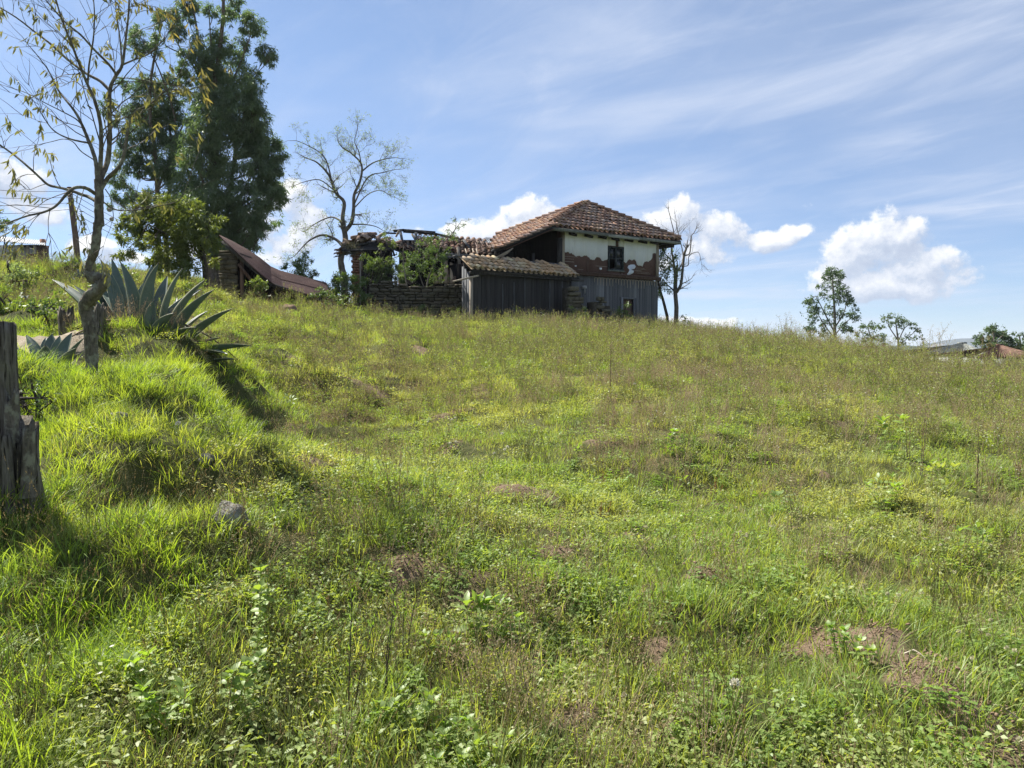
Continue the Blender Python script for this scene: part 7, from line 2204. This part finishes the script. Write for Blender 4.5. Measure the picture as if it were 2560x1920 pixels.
leafy_plant(640, 1700, 260, 'tall pale herb with a small white flower top in the left foreground', 'pale', (.035, .06), (.022, .034), 3, 9, .06, flower=True, seedv=4)
leafy_plant(600, 1800, 150, 'light green herb with round leaves near the bottom left', 'pale', (.035, .055), (.024, .036), 5, 6, .09, seedv=5)
leafy_plant(420, 1820, 110, 'dark leaved herb in the lower left foreground', 'deep', (.04, .065), (.018, .028), 5, 5, .09, seedv=6)
leafy_plant(380, 1760, 100, 'dark leaved herb beside the tall grass stems at lower left', 'deep', (.04, .07), (.016, .026), 4, 5, .08, seedv=7)
leafy_plant(1010, 1850, 90, 'clump of pale rounded leaves at the bottom centre', 'pale', (.04, .06), (.022, .034), 6, 4, .12, seedv=8)
leafy_plant(1080, 1890, 60, 'low dark leaved clump at the bottom centre', 'deep', (.035, .05), (.02, .03), 6, 4, .12, seedv=9)
leafy_plant(1170, 1910, 70, 'light green clump at the very bottom edge', 'pale', (.03, .05), (.02, .03), 6, 4, .12, seedv=10)
leafy_plant(2105, 1700, 80, 'glossy leaved herb beside the bare soil mound on the right', 'deep', (.03, .05), (.018, .026), 5, 4, .09, seedv=11)
leafy_plant(2140, 1735, 60, 'light leaved herb touching the bare soil mound', 'pale', (.035, .05), (.02, .028), 4, 3, .08, seedv=12)
leafy_plant(2230, 1150, 110, 'leafy green plant in the right half of the field', 'pale', (.07, .12), (.03, .045), 4, 5, .14, seedv=13)
leafy_plant(2330, 1250, 90, 'leafy plant with yellowing leaves in the right field', 'herb', (.06, .10), (.028, .04), 4, 5, .14, seedv=14)
leafy_plant(2430, 1420, 110, 'yellow green broad plant near the right edge', 'pale', (.06, .10), (.02, .03), 4, 5, .10, seedv=15)
leafy_plant(2210, 1290, 80, 'dark bushy herb left of the yellowing plant', 'deep', (.05, .08), (.022, .035), 5, 5, .14, seedv=16)
leafy_plant(1680, 1140, 60, 'single round leaved herb in the middle of the field', 'deep', (.05, .08), (.03, .045), 3, 4, .08, seedv=17)
def dark_reed(px, py, hpx, label, seedv, lean=.1, mat='bark_dark', leaf='deep'):
    random.seed(seedv); p = hit(px, py); H = hpx / FPX * p.y
    t = thing('slender_weed', (p.x, p.y, hs(p.x, p.y)), 0, label, 'plant')
    g = G(); gl = G(); P = []; D = []
    for s in range(2):
        e = Vector((random.uniform(0, lean) * H + s * .03, random.uniform(-.1, .1) * H, H * (1 - .12 * s)))
        pts = smooth_path([Vector((s * .015, 0, -.02)), e * .5 + rv(.008), e], 4)
        tube(g, pts, np.linspace(.0036, .0015, len(pts)), 5, 0)
        for k in range(22):
            u = random.uniform(.15, 1); q = Vector((0, 0, 0)).lerp(e, u)
            a = random.uniform(0, 6.28); P.append(tuple(q)); D.append((math.cos(a) * .5, math.sin(a) * .5, 1.0))
    P = np.array(P); D = unit(np.array(D)); n = len(P)
    leaves(gl, P, D, rng.uniform(.02, .05, n), rng.uniform(.004, .008, n), 0)
    g.obj('stem', M[mat], t, True); gl.obj('leaves', M[leaf], t)
    return t
dark_reed(870, 1800, 320, 'dark slender weed with narrow leaves standing left of centre in the foreground', 1, .2)
dark_reed(960, 1760, 260, 'second dark slender weed, just right of the taller one', 2, .1)
dark_reed(1010, 1700, 200, 'short thin brown weed before the soil mound', 3, .05)
dark_reed(2300, 1200, 190, 'tall brown weed stem standing in the right field', 4, .06, 'brown_wood', 'dry')
dark_reed(2440, 1215, 150, 'purplish dry weed stem near the right edge', 5, .05, 'brown_wood', 'dry')
dark_reed(2270, 1170, 120, 'thin brown stem left of the tall brown weed', 6, -.05, 'brown_wood', 'dry')
dark_reed(1525, 1000, 150, 'dark upright stalk in the middle of the upper field', 7, .0, 'brown_wood', 'dry')
def umbel_weed(px, top_py, Yd, label, seedv, n=4):
    """Tall branching weed with open heads standing against the sky."""
    random.seed(seedv); b = spot(px, 880, Yd); z = hs(b.x, b.y); H = spot(px, top_py, Yd).z - z
    t = thing('tall_weed', (b.x, b.y, z), 0, label, 'plant')
    g = G(); tips = []
    for s in range(n):
        e = Vector((random.uniform(-.25, .25), random.uniform(-.2, .2), H * random.uniform(.75, 1)))
        pts = smooth_path([Vector((random.uniform(-.03, .03), 0, -.05)), e * .55 + rv(.02), e], 3)
        tube(g, pts, np.linspace(.007, .003, len(pts)), 4, 0, cap=False)
        for k in range(5):
            q = pts[random.randint(3, 6)]; d = (Vector((0, 0, .8)) + rv(.45)).normalized(); l2 = H * random.uniform(.10, .25)
            tube(g, [q, q + d * l2], [.004, .002], 3, 0, cap=False); tips.append(q + d * l2)
        tips.append(e)
    g.obj('stem', M['stalk'], t)
    gl = G(); P = np.repeat(np.array([tuple(q) for q in tips]), 8, 0) + rng.normal(0, .025, (len(tips) * 8, 3)); m_ = len(P)
    leaves(gl, P, unit(rdir(m_, -.3, 1)), rng.uniform(.015, .035, m_), rng.uniform(.008, .016, m_), 0); gl.obj('heads', M['dry'], t)
    return t
for k, (px, tp, Yd, lb) in enumerate([(1962, 792, 23, 'branching dry weed against the sky, left of the tall far tree'), (1985, 815, 22, 'lower dry weed beside the branching one on the skyline'), (2325, 822, 20, 'tall weed with open heads before the grey roofed house'), (2350, 818, 20.5, 'thin tall weed right of the one with open heads'), (1835, 818, 23, 'dry weed on the skyline right of the dead tree'),
                                      (2160, 826, 22, 'dry weed on the skyline right of the tall far tree'), (1900, 812, 24, 'feathery weed on the skyline in the middle of the right side'), (2040, 820, 22, 'short dry weed just left of the tall far tree'), (2460, 840, 19, 'weed stem before the gap between the two far roofs'), (1740, 806, 27, 'thin weed on the ridge beside the dead tree')]):
    umbel_weed(px, tp, Yd, lb, 50 + k)
# the clearest white blossoms
def blossom(px, py, label, r=.016, mat='white', hgt=.14, grp=None, name='white_blossom'):
    p = hit(px, py + hgt * .75 * FPX / max(hit(px, py).y, 1))
    t = thing(name, (p.x, p.y, hs(p.x, p.y)), 0, label, 'flower', grp)
    g = G(); tube(g, [(0, 0, -.02), (.006, 0, hgt * .5), (.0, 0, hgt)], [.0018, .0015, .0012], 4, 0); g.obj('stem', M['herb'], t)
    g = G(); n = 70; D = rdir(n, -.5, 1); leaves(g, np.array([0, 0, hgt]) + D * r * .3, D, r * .8, r * .35, 0); g.obj('head', M[mat], t)
    return t
GRP = 'cream clover blossoms in the near right field'
for k, (px, py) in enumerate([(1840, 1278), (1862, 1308), (1905, 1286), (1850, 1340), (1866, 1345), (2160, 1480), (2125, 1490), (2265, 1495), (2303, 1496), (2217, 1522), (2245, 1531), (2475, 1570), (2468, 1625), (2505, 1620), (2515, 1650), (2535, 1655), (2430, 1675), (2310, 1360), (2365, 1358), (2475, 1376), (2350, 1378), (1560, 1755), (1466, 1808), (1630, 1380), (1745, 1225), (2395, 1617), (2450, 1610)]):
    blossom(px, py, 'round cream clover blossom on a short stem in the near right field', .013, 'cream', .10, GRP, 'clover_blossom')
for px, py, lb in ((447, 1090, 'white seed ball on a thin stem below the agave mound'), (1586, 972, 'white round flower in the middle of the upper field'), (1600, 1018, 'white flower just below the round one in the upper field'), (1835, 1787, 'white fluffy flower in the lower right foreground')):
    blossom(px, py, lb, .022, 'white', .22)
GR2 = 'small white star flowers in the middle of the field'
for px, py in [(1125, 1122), (1140, 1120), (1262, 1138), (1268, 1132), (1236, 1150), (1130, 1068), (1138, 1064), (1070, 1070), (1255, 1098), (1198, 1075)]:
    blossom(px, py, 'small white star flower on a thin stem in the middle of the field', .018, 'white', .20, GR2, 'star_flower')

# ------------------------------------------------------------------ air
if True:
    g = G(); box(g, -9500, 9500, -9500, 9500, -75, 95)
    hm_, N = new_mat('thin_haze')
    o_ = N.n('ShaderNodeOutputMaterial')
    pv = N.n('ShaderNodeVolumePrincipled', ins={'Color': (.80, .88, 1.0), 'Density': .00012, 'Anisotropy': .2})
    hm_.node_tree.links.new(pv.outputs[0], o_.inputs['Volume'])
    hz_o = g.obj('haze', hm_); hz_o['kind'] = 'stuff'; hz_o['label'] = 'thin pale haze in the air towards the mountain'
print('objects', len(scene.objects))
